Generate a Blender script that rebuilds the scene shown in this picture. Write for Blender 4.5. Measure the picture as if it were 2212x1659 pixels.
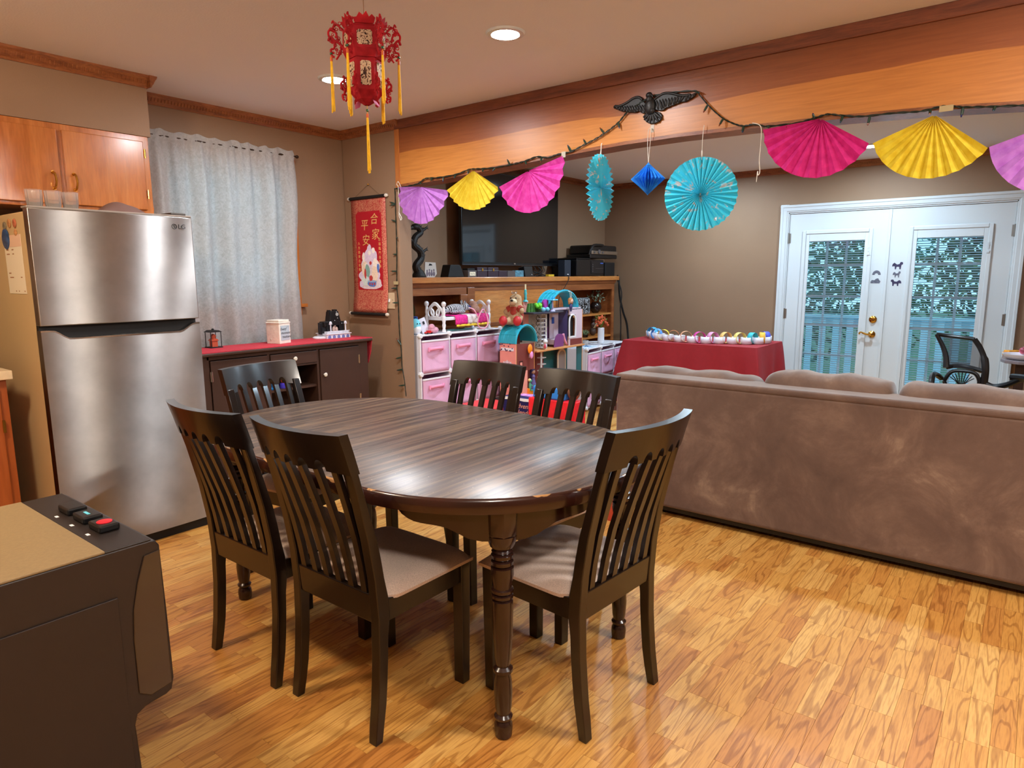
import bpy, math, random
from mathutils import Vector, Matrix, Euler
for _o in list(bpy.data.objects): bpy.data.objects.remove(_o)
R = random.Random(11)
SC = bpy.context.scene
COL = SC.collection
PI = math.pi
# ------------------------------------------------------------------ camera, world, exposure
cam_d = bpy.data.cameras.new('camera'); cam = bpy.data.objects.new('camera', cam_d); COL.objects.link(cam)
cam_d.sensor_width = 36.0; cam_d.lens = 36.0 * 1446 / 2212; cam_d.clip_start = 0.02; cam_d.clip_end = 200
_r = Matrix(((0.61595171, 0.12872638, -0.77719561), (-0.7877706, 0.09491032, -0.60861278), (-0.00458064, 0.98712793, 0.15986703)))
cam.matrix_world = Matrix.Translation((0, 0, 1.40)) @ _r.to_4x4()
SC.camera = cam
SC.view_settings.view_transform = 'Standard'; SC.view_settings.look = 'None'
SC.view_settings.gamma = 1.0; SC.view_settings.use_curve_mapping = False
SC.view_settings.exposure = 0.5
W = bpy.data.worlds.new('world'); SC.world = W; W.use_nodes = True
_bg = W.node_tree.nodes['Background']; _bg.inputs[0].default_value = (0.28, 0.66, 0.90, 1); _bg.inputs[1].default_value = 1.5
LIGHT_COOL = (0.95, 0.97, 1.0); LIGHT_DAY = (0.64, 0.84, 1.0); LIGHT_WARM = (1.0, 0.79, 0.57); LIGHT_MID = (1.0, 0.90, 0.78)
# ceiling lights: x, y, strength, colour, kind
DOWNLIGHTS = [(2.577, 2.047, 480, LIGHT_COOL, 0), (2.537, 3.249, 480, LIGHT_COOL, 0), (2.15, -0.65, 520, LIGHT_COOL, 0), (2.56, -1.25, 120, LIGHT_MID, 1),
              (0.05, 2.55, 120, LIGHT_WARM, 1), (0.15, -0.2, 130, LIGHT_MID, 1),
              (6.70, 1.27, 720, LIGHT_DAY, 0), (4.60, 0.60, 820, LIGHT_DAY, 0), (6.70, 2.80, 700, LIGHT_DAY, 0), (4.75, 2.70, 700, LIGHT_DAY, 0)]
# ------------------------------------------------------------------ helpers
def lin(v):
    v /= 255.0
    return v / 12.92 if v <= 0.04045 else ((v + 0.055) / 1.055) ** 2.4
def C(r, g, b): return (lin(r), lin(g), lin(b), 1.0)
def sc(c, k): return (min(1, c[0] * k), min(1, c[1] * k), min(1, c[2] * k), 1)
MATS = {}
def new_mat(name):
    m = bpy.data.materials.new(name); m.use_nodes = True
    nt = m.node_tree; b = nt.nodes['Principled BSDF']; return m, nt, b
def N(nt, t, **k):
    n = nt.nodes.new(t)
    for a, v in k.items():
        if isinstance(v, (int, float, tuple)) and a in n.inputs: n.inputs[a].default_value = v
        else: setattr(n, a, v)
    return n
def ramp(nt, fac, stops):
    r = nt.nodes.new('ShaderNodeValToRGB'); e = r.color_ramp.elements
    while len(e) < len(stops): e.new(0.5)
    for el, (p, c) in zip(e, stops): el.position = p; el.color = c
    nt.links.new(fac, r.inputs[0]); return r
def mapping(nt, scale, rot=(0, 0, 0), src='Object'):
    tc = N(nt, 'ShaderNodeTexCoord'); mp = N(nt, 'ShaderNodeMapping')
    mp.inputs['Scale'].default_value = scale; mp.inputs['Rotation'].default_value = rot
    nt.links.new(tc.outputs[src], mp.inputs[0]); return mp
def bump(nt, b, h, strength, dist=0.01):
    n = N(nt, 'ShaderNodeBump'); n.inputs['Strength'].default_value = strength; n.inputs['Distance'].default_value = dist
    nt.links.new(h, n.inputs['Height']); nt.links.new(n.outputs[0], b.inputs['Normal'])
def mat(name, col, rough=0.5, metal=0.0, var=0.0, vs=8.0, bmp=0.0, bs=60.0, spec=0.5, coat=0.0, sheen=0.0, trans=0.0, emis=0.0, ecol=None, alpha=1.0, sss=0.0):
    if name in MATS: return MATS[name]
    m, nt, b = new_mat(name)
    b.inputs['Base Color'].default_value = col; b.inputs['Roughness'].default_value = rough; b.inputs['Metallic'].default_value = metal
    b.inputs['Specular IOR Level'].default_value = spec; b.inputs['Coat Weight'].default_value = coat; b.inputs['Coat Roughness'].default_value = 0.12
    b.inputs['Sheen Weight'].default_value = sheen; b.inputs['Transmission Weight'].default_value = trans; b.inputs['Alpha'].default_value = alpha
    if emis: b.inputs['Emission Color'].default_value = ecol or col; b.inputs['Emission Strength'].default_value = emis
    if var or bmp:
        mp = mapping(nt, (1, 1, 1))
    if var:
        n = N(nt, 'ShaderNodeTexNoise'); n.inputs['Scale'].default_value = vs; n.inputs['Detail'].default_value = 5
        nt.links.new(mp.outputs[0], n.inputs['Vector'])
        r = ramp(nt, n.outputs[0], [(0.3, sc(col, 1 - var)), (0.7, sc(col, 1 + var))]); nt.links.new(r.outputs[0], b.inputs['Base Color'])
    if bmp:
        n = N(nt, 'ShaderNodeTexNoise'); n.inputs['Scale'].default_value = bs; n.inputs['Detail'].default_value = 4
        nt.links.new(mp.outputs[0], n.inputs['Vector']); bump(nt, b, n.outputs[0], bmp)
    MATS[name] = m; return m
def wood(name, cols, stretch=(1, 12, 12), scale=3.0, rough=0.3, coat=0.3, fine=0.25, bmp=0.05, dist=0.6):
    if name in MATS: return MATS[name]
    m, nt, b = new_mat(name)
    mp = mapping(nt, stretch)
    n = N(nt, 'ShaderNodeTexNoise'); n.inputs['Scale'].default_value = scale; n.inputs['Detail'].default_value = 6; n.inputs['Distortion'].default_value = dist
    nt.links.new(mp.outputs[0], n.inputs['Vector'])
    k = len(cols); r = ramp(nt, n.outputs[0], [(0.28 + 0.44 * i / (k - 1), c) for i, c in enumerate(cols)])
    mp2 = mapping(nt, tuple(6 * s for s in stretch))
    n2 = N(nt, 'ShaderNodeTexNoise'); n2.inputs['Scale'].default_value = scale; n2.inputs['Detail'].default_value = 3
    nt.links.new(mp2.outputs[0], n2.inputs['Vector'])
    r2 = ramp(nt, n2.outputs[0], [(0.35, (1 - fine,) * 3 + (1,)), (0.6, (1, 1, 1, 1))])
    mx = N(nt, 'ShaderNodeMix', data_type='RGBA', blend_type='MULTIPLY'); mx.inputs[0].default_value = 1
    nt.links.new(r.outputs[0], mx.inputs[6]); nt.links.new(r2.outputs[0], mx.inputs[7]); nt.links.new(mx.outputs[2], b.inputs['Base Color'])
    b.inputs['Roughness'].default_value = rough; b.inputs['Coat Weight'].default_value = coat; b.inputs['Coat Roughness'].default_value = 0.15
    bump(nt, b, n2.outputs[0], bmp, 0.004); MATS[name] = m; return m

class MB:
    def __init__(s): s.v = []; s.f = []; s.m = []; s.cur = 0; s.M = None
    def add(s, vs, fs):
        b = len(s.v)
        if s.M is not None: vs = [s.M @ Vector(v) for v in vs]
        s.v += [tuple(v) for v in vs]; s.f += [tuple(i + b for i in f) for f in fs]; s.m += [s.cur] * len(fs); return s
    def box(s, x0, x1, y0, y1, z0, z1):
        if x0 > x1: x0, x1 = x1, x0
        if y0 > y1: y0, y1 = y1, y0
        if z0 > z1: z0, z1 = z1, z0
        v = [(x, y, z) for z in (z0, z1) for y in (y0, y1) for x in (x0, x1)]
        return s.add(v, [(0, 2, 3, 1), (4, 5, 7, 6), (0, 1, 5, 4), (2, 6, 7, 3), (0, 4, 6, 2), (1, 3, 7, 5)])
    def obox(s, c, size, rot=(0, 0, 0)):
        M = Matrix.Translation(c) @ Euler(rot).to_matrix().to_4x4()
        h = [d / 2 for d in size]; o = s.M; s.M = (o @ M) if o is not None else M
        s.box(-h[0], h[0], -h[1], h[1], -h[2], h[2]); s.M = o; return s
    def tube(s, pts, r, n=8, cap=True, closed=False):
        P = [Vector(p) for p in pts]; k = len(P); rr = r if isinstance(r, (list, tuple)) else [r] * k
        vs = []; fs = []; up = None
        for i in range(k):
            a = P[(i - 1) % k] if (closed or i > 0) else P[i]; b = P[(i + 1) % k] if (closed or i < k - 1) else P[i]
            t = (b - a); t = t.normalized() if t.length > 1e-9 else Vector((0, 0, 1))
            if up is None: up = t.orthogonal().normalized()
            up = (up - t * up.dot(t)); up = up.normalized() if up.length > 1e-6 else t.orthogonal().normalized()
            w = t.cross(up)
            for j in range(n):
                an = 2 * PI * j / n; vs.append(P[i] + (up * math.cos(an) + w * math.sin(an)) * rr[i])
        for i in range(k if closed else k - 1):
            for j in range(n):
                a = i * n + j; b = i * n + (j + 1) % n; c = ((i + 1) % k) * n + (j + 1) % n; d = ((i + 1) % k) * n + j
                fs.append((a, b, c, d))
        if cap and not closed: fs.append(tuple(range(n - 1, -1, -1))); fs.append(tuple((k - 1) * n + j for j in range(n)))
        return s.add(vs, fs)
    def cyl(s, p0, p1, r0, r1=None, n=14): return s.tube([p0, p1], [r0, r0 if r1 is None else r1], n)
    def lathe(s, prof, n=24, c=(0, 0, 0), axis='z'):
        vs = []; fs = []; k = len(prof)
        for r, z in prof:
            for j in range(n):
                a = 2 * PI * j / n; x, y = r * math.cos(a), r * math.sin(a)
                p = (x, y, z) if axis == 'z' else ((z, x, y) if axis == 'x' else (y, z, x))
                vs.append((p[0] + c[0], p[1] + c[1], p[2] + c[2]))
        for i in range(k - 1):
            for j in range(n): fs.append((i * n + j, i * n + (j + 1) % n, (i + 1) * n + (j + 1) % n, (i + 1) * n + j))
        if prof[0][0] > 1e-5: fs.append(tuple(range(n - 1, -1, -1)))
        if prof[-1][0] > 1e-5: fs.append(tuple((k - 1) * n + j for j in range(n)))
        return s.add(vs, fs)
    def prism(s, poly, a0, a1, axis='x'):
        n = len(poly)
        def P(p, a): return (a, p[0], p[1]) if axis == 'x' else ((p[0], a, p[1]) if axis == 'y' else (p[0], p[1], a))
        vs = [P(p, a0) for p in poly] + [P(p, a1) for p in poly]
        fs = [tuple(range(n - 1, -1, -1)), tuple(range(n, 2 * n))] + [(i, (i + 1) % n, n + (i + 1) % n, n + i) for i in range(n)]
        return s.add(vs, fs)
    def sph(s, c, r, n=14, m=9, rot=None):
        r = (r, r, r) if isinstance(r, (int, float)) else r; vs = []; fs = []
        Q = Euler(rot).to_matrix() if rot else None
        for i in range(m + 1):
            t = PI * i / m
            for j in range(n):
                a = 2 * PI * j / n; v = Vector((r[0] * math.sin(t) * math.cos(a), r[1] * math.sin(t) * math.sin(a), r[2] * math.cos(t)))
                if Q: v = Q @ v
                vs.append((v.x + c[0], v.y + c[1], v.z + c[2]))
        for i in range(m):
            for j in range(n): fs.append((i * n + j, (i + 1) * n + j, (i + 1) * n + (j + 1) % n, i * n + (j + 1) % n))
        return s.add(vs, fs)
    def grid(s, fn, nu, nv):
        vs = [fn(i / nu, j / nv) for i in range(nu + 1) for j in range(nv + 1)]; w = nv + 1
        return s.add(vs, [(i * w + j, (i + 1) * w + j, (i + 1) * w + j + 1, i * w + j + 1) for i in range(nu) for j in range(nv)])
    def mesh(s, name, mats):
        me = bpy.data.meshes.new(name); me.from_pydata(s.v, [], s.f)
        for m in (mats if isinstance(mats, (list, tuple)) else [mats]): me.materials.append(m)
        if any(s.m): me.polygons.foreach_set('material_index', s.m)
        import bmesh
        bm = bmesh.new(); bm.from_mesh(me); bmesh.ops.remove_doubles(bm, verts=bm.verts, dist=1e-6)
        bmesh.ops.recalc_face_normals(bm, faces=bm.faces); bm.to_mesh(me); bm.free()
        return me
CUR = None
def part(name, mb, mats, parent=None, w=False, smooth=35, bevel=0.0, seg=2, solid=0.0, sub=0, label=None, kind=None, shift=None):
    """one mesh object; w=True: vertices are in room coordinates and get moved into the frame of CUR"""
    if w and CUR is not None: shift = CUR.location
    if shift is not None: mb.v = [(v[0] - shift[0], v[1] - shift[1], v[2] - shift[2]) for v in mb.v]
    me = mb.mesh(name, mats)
    if smooth and me.polygons: me.shade_smooth(); me.set_sharp_from_angle(angle=math.radians(smooth))
    o = bpy.data.objects.new(name, me); COL.objects.link(o)
    if solid: md = o.modifiers.new('s', 'SOLIDIFY'); md.thickness = solid; md.offset = 0
    if bevel: md = o.modifiers.new('b', 'BEVEL'); md.width = bevel; md.segments = seg; md.limit_method = 'ANGLE'; md.angle_limit = math.radians(50)
    if sub: md = o.modifiers.new('u', 'SUBSURF'); md.levels = sub; md.render_levels = sub
    p = parent if parent is not None else (CUR if w else None)
    if p is not None: o.parent = p
    if label: o['label'] = label
    if kind: o['kind'] = kind
    return o
def wp(name, mb, mats, parent=None, **k): return part(name, mb, mats, parent, w=True, **k)
def thing(name, label, cat, loc=(0, 0, 0), rot=0.0, group=None):
    global CUR
    o = bpy.data.objects.new(name, None); o.empty_display_size = 0.1; COL.objects.link(o)
    o.location = loc; o.rotation_euler = (0, 0, rot); o['label'] = label; o['category'] = cat
    if group: o['group'] = group
    CUR = o; return o
def solo(name, mb, mats, label, cat, group=None, **k):
    xs = [v[0] for v in mb.v]; ys = [v[1] for v in mb.v]; zs = [v[2] for v in mb.v]
    c = ((min(xs) + max(xs)) / 2, (min(ys) + max(ys)) / 2, min(zs))
    o = part(name, mb, mats, shift=c, **k); o.location = c; o['label'] = label; o['category'] = cat
    if group: o['group'] = group
    return o
def struct(name, mb, mats, label=None, **k):
    o = part(name, mb, mats, kind='structure', **k)
    if label: o['label'] = label
    return o
def dup(root, loc, rot=None, label=None):
    def cp(o, p):
        c = o.copy(); COL.objects.link(c)
        if p is not None: c.parent = p
        for ch in o.children: cp(ch, c)
        return c
    r = cp(root, None); r.location = loc
    if rot is not None: r.rotation_euler = (0, 0, rot)
    if label: r['label'] = label
    return r
def text_mb(txt, size, depth=0.0008, font=None, shear=0.0, align='CENTER'):
    cu = bpy.data.curves.new('t', 'FONT'); cu.body = txt; cu.size = size; cu.extrude = depth; cu.align_x = align; cu.align_y = 'CENTER'; cu.shear = shear; cu.resolution_u = 3
    o = bpy.data.objects.new('t', cu); COL.objects.link(o)
    dg = bpy.context.evaluated_depsgraph_get(); me = bpy.data.meshes.new_from_object(o.evaluated_get(dg))
    mb = MB(); mb.add([tuple(v.co) for v in me.vertices], [tuple(p.vertices) for p in me.polygons])
    bpy.data.objects.remove(o); bpy.data.curves.remove(cu); bpy.data.meshes.remove(me); return mb
def place(mb, o, ux, uy, un):
    """map local x,y,z of a text mesh to the room: origin o, right ux, up uy, normal un"""
    o = Vector(o); ux = Vector(ux); uy = Vector(uy); un = Vector(un)
    mb.v = [tuple(o + ux * v[0] + uy * v[1] + un * v[2]) for v in mb.v]; return mb
def lerp(a, b, t): return a + (b - a) * t
def interp(tab, x):
    for (x0, y0), (x1, y1) in zip(tab, tab[1:]):
        if x <= x1: t = (x - x0) / (x1 - x0); return y0 + (y1 - y0) * max(0, t)
    return tab[-1][1]
def smooth_path(pts, k=6):
    out = []; P = [Vector(p) for p in pts]
    for i in range(len(P) - 1):
        p0 = P[max(i - 1, 0)]; p1 = P[i]; p2 = P[i + 1]; p3 = P[min(i + 2, len(P) - 1)]
        for j in range(k):
            t = j / k
            out.append(0.5 * ((2 * p1) + (-p0 + p2) * t + (2 * p0 - 5 * p1 + 4 * p2 - p3) * t * t + (-p0 + 3 * p1 - 3 * p2 + p3) * t ** 3))
    out.append(P[-1]); return out
# ------------------------------------------------------------------ shared materials
M_wall = mat('wall_paint', C(142, 112, 86), 0.62, var=0.03, vs=3, bmp=0.12, bs=180)
M_ceil = mat('ceiling_paint', C(230, 231, 238), 0.85, bmp=0.08, bs=120)
M_crown = wood('crown_wood', [C(118, 62, 30), C(146, 84, 44), C(160, 98, 56)], (3, 3, 14), 4, 0.4, 0.2)
M_dark = wood('dark_wood', [C(38, 20, 15), C(52, 29, 21), C(62, 37, 27)], (2, 10, 10), 3, 0.35, 0.25)
M_oakcab = wood('cabinet_wood', [C(164, 92, 38), C(184, 110, 50), C(194, 122, 62)], (9, 9, 1), 2.2, 0.22, 0.5, 0.14)
M_espresso = mat('espresso_wood', C(22, 13, 9), 0.28, var=0.12, vs=6, coat=0.25)
M_white = mat('white_plastic', C(232, 232, 236), 0.4)
M_wtrim = mat('white_trim_paint', C(204, 210, 213), 0.35)
M_black = mat('black_plastic', C(14, 14, 16), 0.35)
M_matblack = mat('matte_black', C(12, 12, 13), 0.6)
M_brass = mat('brass', C(214, 170, 84), 0.18, 1.0)
M_chrome = mat('satin_nickel', C(200, 198, 192), 0.25, 1.0)
M_steelhinge = mat('hinge_steel', C(150, 146, 138), 0.4, 1.0)
M_red = mat('red_cloth', C(150, 20, 32), 0.75, var=0.06, vs=30, bmp=0.1, bs=300)
M_string = mat('white_string', C(226, 222, 210), 0.8)
M_tape = mat('clear_tape', C(220, 214, 196), 0.3, alpha=0.45)
# ------------------------------------------------------------------ floor of separate oak strips
def floor_mat():
    m, nt, b = new_mat('oak_strip'); L = nt.links.new
    g = N(nt, 'ShaderNodeNewGeometry'); oi = N(nt, 'ShaderNodeObjectInfo')
    ad = N(nt, 'ShaderNodeMath', operation='ADD'); L(g.outputs['Random Per Island'], ad.inputs[0]); L(oi.outputs['Random'], ad.inputs[1])
    fr = N(nt, 'ShaderNodeMath', operation='FRACT'); L(ad.outputs[0], fr.inputs[0])
    off = N(nt, 'ShaderNodeVectorMath', operation='SCALE'); off.inputs[0].default_value = (37, 71, 53); L(fr.outputs[0], off.inputs['Scale'])
    ps = N(nt, 'ShaderNodeVectorMath', operation='ADD'); L(g.outputs['Position'], ps.inputs[0]); L(off.outputs[0], ps.inputs[1])
    mp = N(nt, 'ShaderNodeMapping'); mp.inputs['Scale'].default_value = (0.9, 8.5, 1); L(ps.outputs[0], mp.inputs[0])
    n = N(nt, 'ShaderNodeTexNoise'); n.inputs['Scale'].default_value = 1.5; n.inputs['Detail'].default_value = 2.5; n.inputs['Roughness'].default_value = 0.42; L(mp.outputs[0], n.inputs['Vector'])
    mu = N(nt, 'ShaderNodeMath', operation='MULTIPLY'); mu.inputs[1].default_value = 62; L(n.outputs[0], mu.inputs[0])
    sn = N(nt, 'ShaderNodeMath', operation='SINE'); L(mu.outputs[0], sn.inputs[0])
    mr = N(nt, 'ShaderNodeMapRange'); mr.inputs[1].default_value = -1; mr.inputs[2].default_value = 1; L(sn.outputs[0], mr.inputs[0])
    rings = ramp(nt, mr.outputs[0], [(0.04, (0.60, 0.49, 0.36, 1)), (0.26, (1, 1, 1, 1))])
    mp2 = N(nt, 'ShaderNodeMapping'); mp2.inputs['Scale'].default_value = (14, 190, 1); L(ps.outputs[0], mp2.inputs[0])
    n2 = N(nt, 'ShaderNodeTexNoise'); n2.inputs['Scale'].default_value = 1; n2.inputs['Detail'].default_value = 3; L(mp2.outputs[0], n2.inputs['Vector'])
    pores = ramp(nt, n2.outputs[0], [(0.34, (0.74, 0.66, 0.56, 1)), (0.56, (1, 1, 1, 1))])
    base = ramp(nt, fr.outputs[0], [(0.0, C(182, 122, 56)), (0.35, C(194, 138, 64)), (0.7, C(201, 149, 74)), (1.0, C(210, 163, 90))])
    m1 = N(nt, 'ShaderNodeMix', data_type='RGBA', blend_type='MULTIPLY'); m1.inputs[0].default_value = 0.78; L(base.outputs[0], m1.inputs[6]); L(rings.outputs[0], m1.inputs[7])
    m2 = N(nt, 'ShaderNodeMix', data_type='RGBA', blend_type='MULTIPLY'); m2.inputs[0].default_value = 0.8; L(m1.outputs[2], m2.inputs[6]); L(pores.outputs[0], m2.inputs[7])
    L(m2.outputs[2], b.inputs['Base Color']); b.inputs['Roughness'].default_value = 0.46
    bump(nt, b, pores.outputs[0], 0.25, 0.002); return m
M_floor = floor_mat()
mb = MB(); mb.box(-1.8, 7.5, -2.6, 4.38, -0.05, -0.004)
floor = struct('floor', mb, mat('subfloor', C(70, 42, 22), 0.9), 'honey oak strip floor running towards the back room', smooth=0)
FW = 0.0632
def strip_geo(l):
    e = 0.0006; d = 0.0009
    lo = [(0, 0, -0.004), (l, 0, -0.004), (l, FW, -0.004), (0, FW, -0.004)]
    mi = [(e * .3, e * .3, -d), (l - e * .3, e * .3, -d), (l - e * .3, FW - e * .3, -d), (e * .3, FW - e * .3, -d)]
    hi = [(e, e, 0), (l - e, e, 0), (l - e, FW - e, 0), (e, FW - e, 0)]
    f = [(8, 9, 10, 11)]
    for k in (0, 4):
        for i in range(4): f.append((k + i, k + (i + 1) % 4, k + 4 + (i + 1) % 4, k + 4 + i))
    return lo + mi + hi, f
LENS = [0.21, 0.26, 0.31, 0.37, 0.43]
cands = []
yy = -2.6
while yy < 4.31:
    x = -1.8 - R.random() * 0.4
    while x < 7.4:
        k = R.randrange(5); l = LENS[k]
        if x > -1.8 and x + l < 7.5: cands.append((x, yy, k))
        x += l
    yy += FW
_ci = cam.matrix_world.inverted()
def seen(p):
    q = _ci @ Vector(p)
    if q.z > -0.2: return None
    u = -q.x / q.z * 1446; v = -q.y / q.z * 1446
    return (u, v, -q.z) if abs(u) < 1120 and abs(v) < 845 else None
rank = []
for i, (x, y, k) in enumerate(cands):
    s = seen((x + LENS[k] / 2, y + FW / 2, 0))
    hid = (x > 3.5) or (x < 0.72 and 1.7 < y) or (1.1 < x < 1.9 and y > 3.6)
    if s and not hid: rank.append((-LENS[k] / s[2] ** 3, i))
rank.sort(); own = set(i for _, i in rank[:300])
shared = []
for l in LENS:
    t = MB(); t.add(*strip_geo(l)); shared.append(t.mesh('plank', M_floor))
rest = MB()
for i, (x, y, k) in enumerate(cands):
    if i in own:
        o = bpy.data.objects.new('plank', shared[k]); COL.objects.link(o); o.location = (x, y, 0); o.parent = floor
    else:
        v, f = strip_geo(LENS[k]); rest.add([(a + x, b + y, c) for a, b, c in v], f)
part('far_planks', rest, M_floor, floor, smooth=0, kind='stuff')
# ------------------------------------------------------------------ walls
HC = 2.5
mb = MB(); mb.box(-1.8, 7.5, -2.6, 4.38, HC, HC + 0.1); struct('ceiling', mb, M_ceil, 'plain painted ceiling over both rooms', smooth=0)
mb = MB()
for b_ in ((-1.9, 2.04, 4.38, 4.5, -0.05, HC), (2.94, 7.62, 4.38, 4.5, -0.05, HC), (2.04, 2.94, 4.38, 4.5, -0.05, 1.20), (2.04, 2.94, 4.38, 4.5, 2.16, HC)): mb.box(*b_)
struct('wall_left', mb, M_wall, 'brown painted wall behind the fridge, curtain and television', smooth=0)
mb = MB()
for b_ in ((7.5, 7.62, -2.6, 0.215, -0.05, HC), (7.5, 7.62, 2.165, 4.38, -0.05, HC), (7.5, 7.62, 0.215, 2.165, 2.04, HC)): mb.box(*b_)
struct('wall_back', mb, M_wall, 'brown painted wall around the french doors', smooth=0)
mb = MB(); mb.box(-1.9, 7.6, -2.7, -2.6, -0.05, HC); struct('wall_right', mb, M_wall, 'brown wall on the right, outside the view', smooth=0)
mb = MB(); mb.box(-1.9, -1.8, -2.6, 4.38, -0.05, HC); struct('wall_front', mb, M_wall, 'brown wall behind the viewer', smooth=0)
mb = MB(); mb.box(3.46, 3.59, 3.76, 4.38, -0.004, HC); struct('wall_center', mb, M_wall, 'short brown wall with the scroll beside the opening', smooth=0, bevel=0.012, seg=3)
# header beam: plywood face over a slightly arched opening
def ply():
    m, nt, b = new_mat('plywood_face'); L = nt.links.new
    tc = N(nt, 'ShaderNodeTexCoord'); mp = N(nt, 'ShaderNodeMapping'); mp.inputs['Scale'].default_value = (1, 0.8, 5); L(tc.outputs['Object'], mp.inputs[0])
    n = N(nt, 'ShaderNodeTexNoise'); n.inputs['Scale'].default_value = 1.3; n.inputs['Detail'].default_value = 1.5; L(mp.outputs[0], n.inputs['Vector'])
    sp = N(nt, 'ShaderNodeSeparateXYZ'); L(tc.outputs['Object'], sp.inputs[0])
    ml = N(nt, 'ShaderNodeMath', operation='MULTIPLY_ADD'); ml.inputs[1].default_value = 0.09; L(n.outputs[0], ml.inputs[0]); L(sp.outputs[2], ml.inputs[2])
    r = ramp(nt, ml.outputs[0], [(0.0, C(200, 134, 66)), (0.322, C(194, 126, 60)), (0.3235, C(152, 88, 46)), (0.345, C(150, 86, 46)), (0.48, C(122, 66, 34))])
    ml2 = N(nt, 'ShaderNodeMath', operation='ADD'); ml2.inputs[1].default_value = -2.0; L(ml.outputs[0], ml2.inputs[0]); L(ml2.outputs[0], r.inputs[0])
    mp2 = N(nt, 'ShaderNodeMapping'); mp2.inputs['Scale'].default_value = (1, 2.2, 42); L(tc.outputs['Object'], mp2.inputs[0])
    n2 = N(nt, 'ShaderNodeTexNoise'); n2.inputs['Scale'].default_value = 2.0; n2.inputs['Detail'].default_value = 5; n2.inputs['Distortion'].default_value = 0.5; L(mp2.outputs[0], n2.inputs['Vector'])
    r2 = ramp(nt, n2.outputs[0], [(0.25, (0.78, 0.70, 0.62, 1)), (0.62, (1.05, 1.03, 1, 1))])
    mx = N(nt, 'ShaderNodeMix', data_type='RGBA', blend_type='MULTIPLY'); mx.inputs[0].default_value = 0.8
    L(r.outputs[0], mx.inputs[6]); L(r2.outputs[0], mx.inputs[7]); L(mx.outputs[2], b.inputs['Base Color'])
    b.inputs['Roughness'].default_value = 0.36
    bump(nt, b, n2.outputs[0], 0.10, 0.004); return m
M_ply = ply()
BB = [(-2.6, 2.00), (-0.8, 2.01), (0.12, 2.062), (0.45, 2.088), (0.8, 2.104), (1.24, 2.117), (1.6, 2.123), (1.9, 2.121), (2.3, 2.106), (2.9, 2.078), (3.3, 2.058), (3.76, 2.041)]
def beam_prism(x0, x1, dz0, ztop):
    m_ = MB()
    for (y0, z0), (y1, z1) in zip(BB, BB[1:]):
        v = [(x, y, z) for x in (x0, x1) for (y, z) in ((y0, z0 + dz0), (y1, z1 + dz0), (y1, ztop or z1 + .012), (y0, ztop or z0 + .012))]
        m_.add(v, [(0, 1, 2, 3), (7, 6, 5, 4), (0, 4, 5, 1), (2, 6, 7, 3)])
    return m_
beam = struct('wall_header', beam_prism(3.461, 3.59, 0.012, HC), M_crown, 'wooden header beam with plywood face above the wide opening', smooth=0)
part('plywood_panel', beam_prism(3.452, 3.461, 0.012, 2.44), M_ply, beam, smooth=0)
part('bottom_trim', beam_prism(3.448, 3.592, -0.006, None), M_crown, beam, smooth=0)
mb = MB(); mb.box(3.44, 3.461, -2.6, 3.76, 2.437, HC); part('top_trim', mb, wood('header_trim', [C(92, 44, 24), C(118, 60, 34), C(130, 72, 42)], (3, 1, 10), 3, 0.45, 0.1), beam, smooth=0, bevel=0.003)
mb = MB(); mb.box(3.446, 3.466, 3.72, 3.765, 2.03, 2.44); part('end_trim', mb, M_oakcab, beam, smooth=0, bevel=0.002)
# crown mouldings
CP = [(0, 0.062), (0.008, 0.062), (0.012, 0.052), (0.018, 0.045), (0.030, 0.022), (0.038, 0.013), (0.042, 0.0), (0, 0)]
def crown(x0, x1, wy, sgn=1, axis='x'):
    m_ = MB()
    if axis == 'x': m_.prism([(wy - sgn * a, HC - b) for a, b in CP], x0, x1, 'x')
    else: m_.prism([(wy - sgn * a, HC - b) for a, b in CP], x0, x1, 'y')
    n = int(abs(x1 - x0) / 0.02)
    for i in range(n):
        p = x0 + (i + 0.3) * (x1 - x0) / n
        if axis == 'x': m_.obox((p + 0.004, wy - sgn * 0.0255, HC - 0.034), (0.009, 0.006, 0.020), (sgn * 0.45, 0, 0))
        else: m_.obox((wy - sgn * 0.0255, p + 0.004, HC - 0.034), (0.006, 0.009, 0.020), (0, -sgn * 0.45, 0))
    return m_
def trim(k, m_, lab): return struct('trim_%d' % k, m_, M_crown, lab, smooth=0)
trim(1, crown(1.86, 3.46, 4.38), 'carved crown moulding above the curtain')
mb = crown(-1.8, 1.855, 4.03)
mb.prism([(1.855 + a, HC - b) for a, b in CP], 4.03 - 0.05, 4.38, 'y'); trim(2, mb, 'carved crown moulding above the kitchen cabinets')
trim(3, crown(3.72, 4.38, 3.46, 1, 'y'), 'crown moulding above the scroll')
trim(4, crown(3.59, 7.5, 4.38), 'crown moulding above the television')
trim(5, crown(-2.6, 4.38, 7.5, 1, 'y'), 'crown moulding above the french doors')
mb = MB(); mb.box(-1.8, 1.855, 4.03, 4.38, 2.178, HC); struct('wall_soffit', mb, M_wall, 'brown boxed soffit above the kitchen cabinets', smooth=0)
for k, b_ in enumerate(((3.445, 3.46, 3.76, 4.38, 0, 0.09), (3.45, 3.60, 3.745, 3.76, 0, 0.09), (7.485, 7.5, 2.27, 4.38, 0, 0.09), (7.485, 7.5, -2.6, 0.11, 0, 0.09))):
    mb = MB(); mb.box(*b_); struct('baseboard_%s' % ('center', 'opening', 'back', 'desk')[k], mb, M_wtrim if k > 1 else M_oakcab, smooth=0, bevel=0.003)
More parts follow.
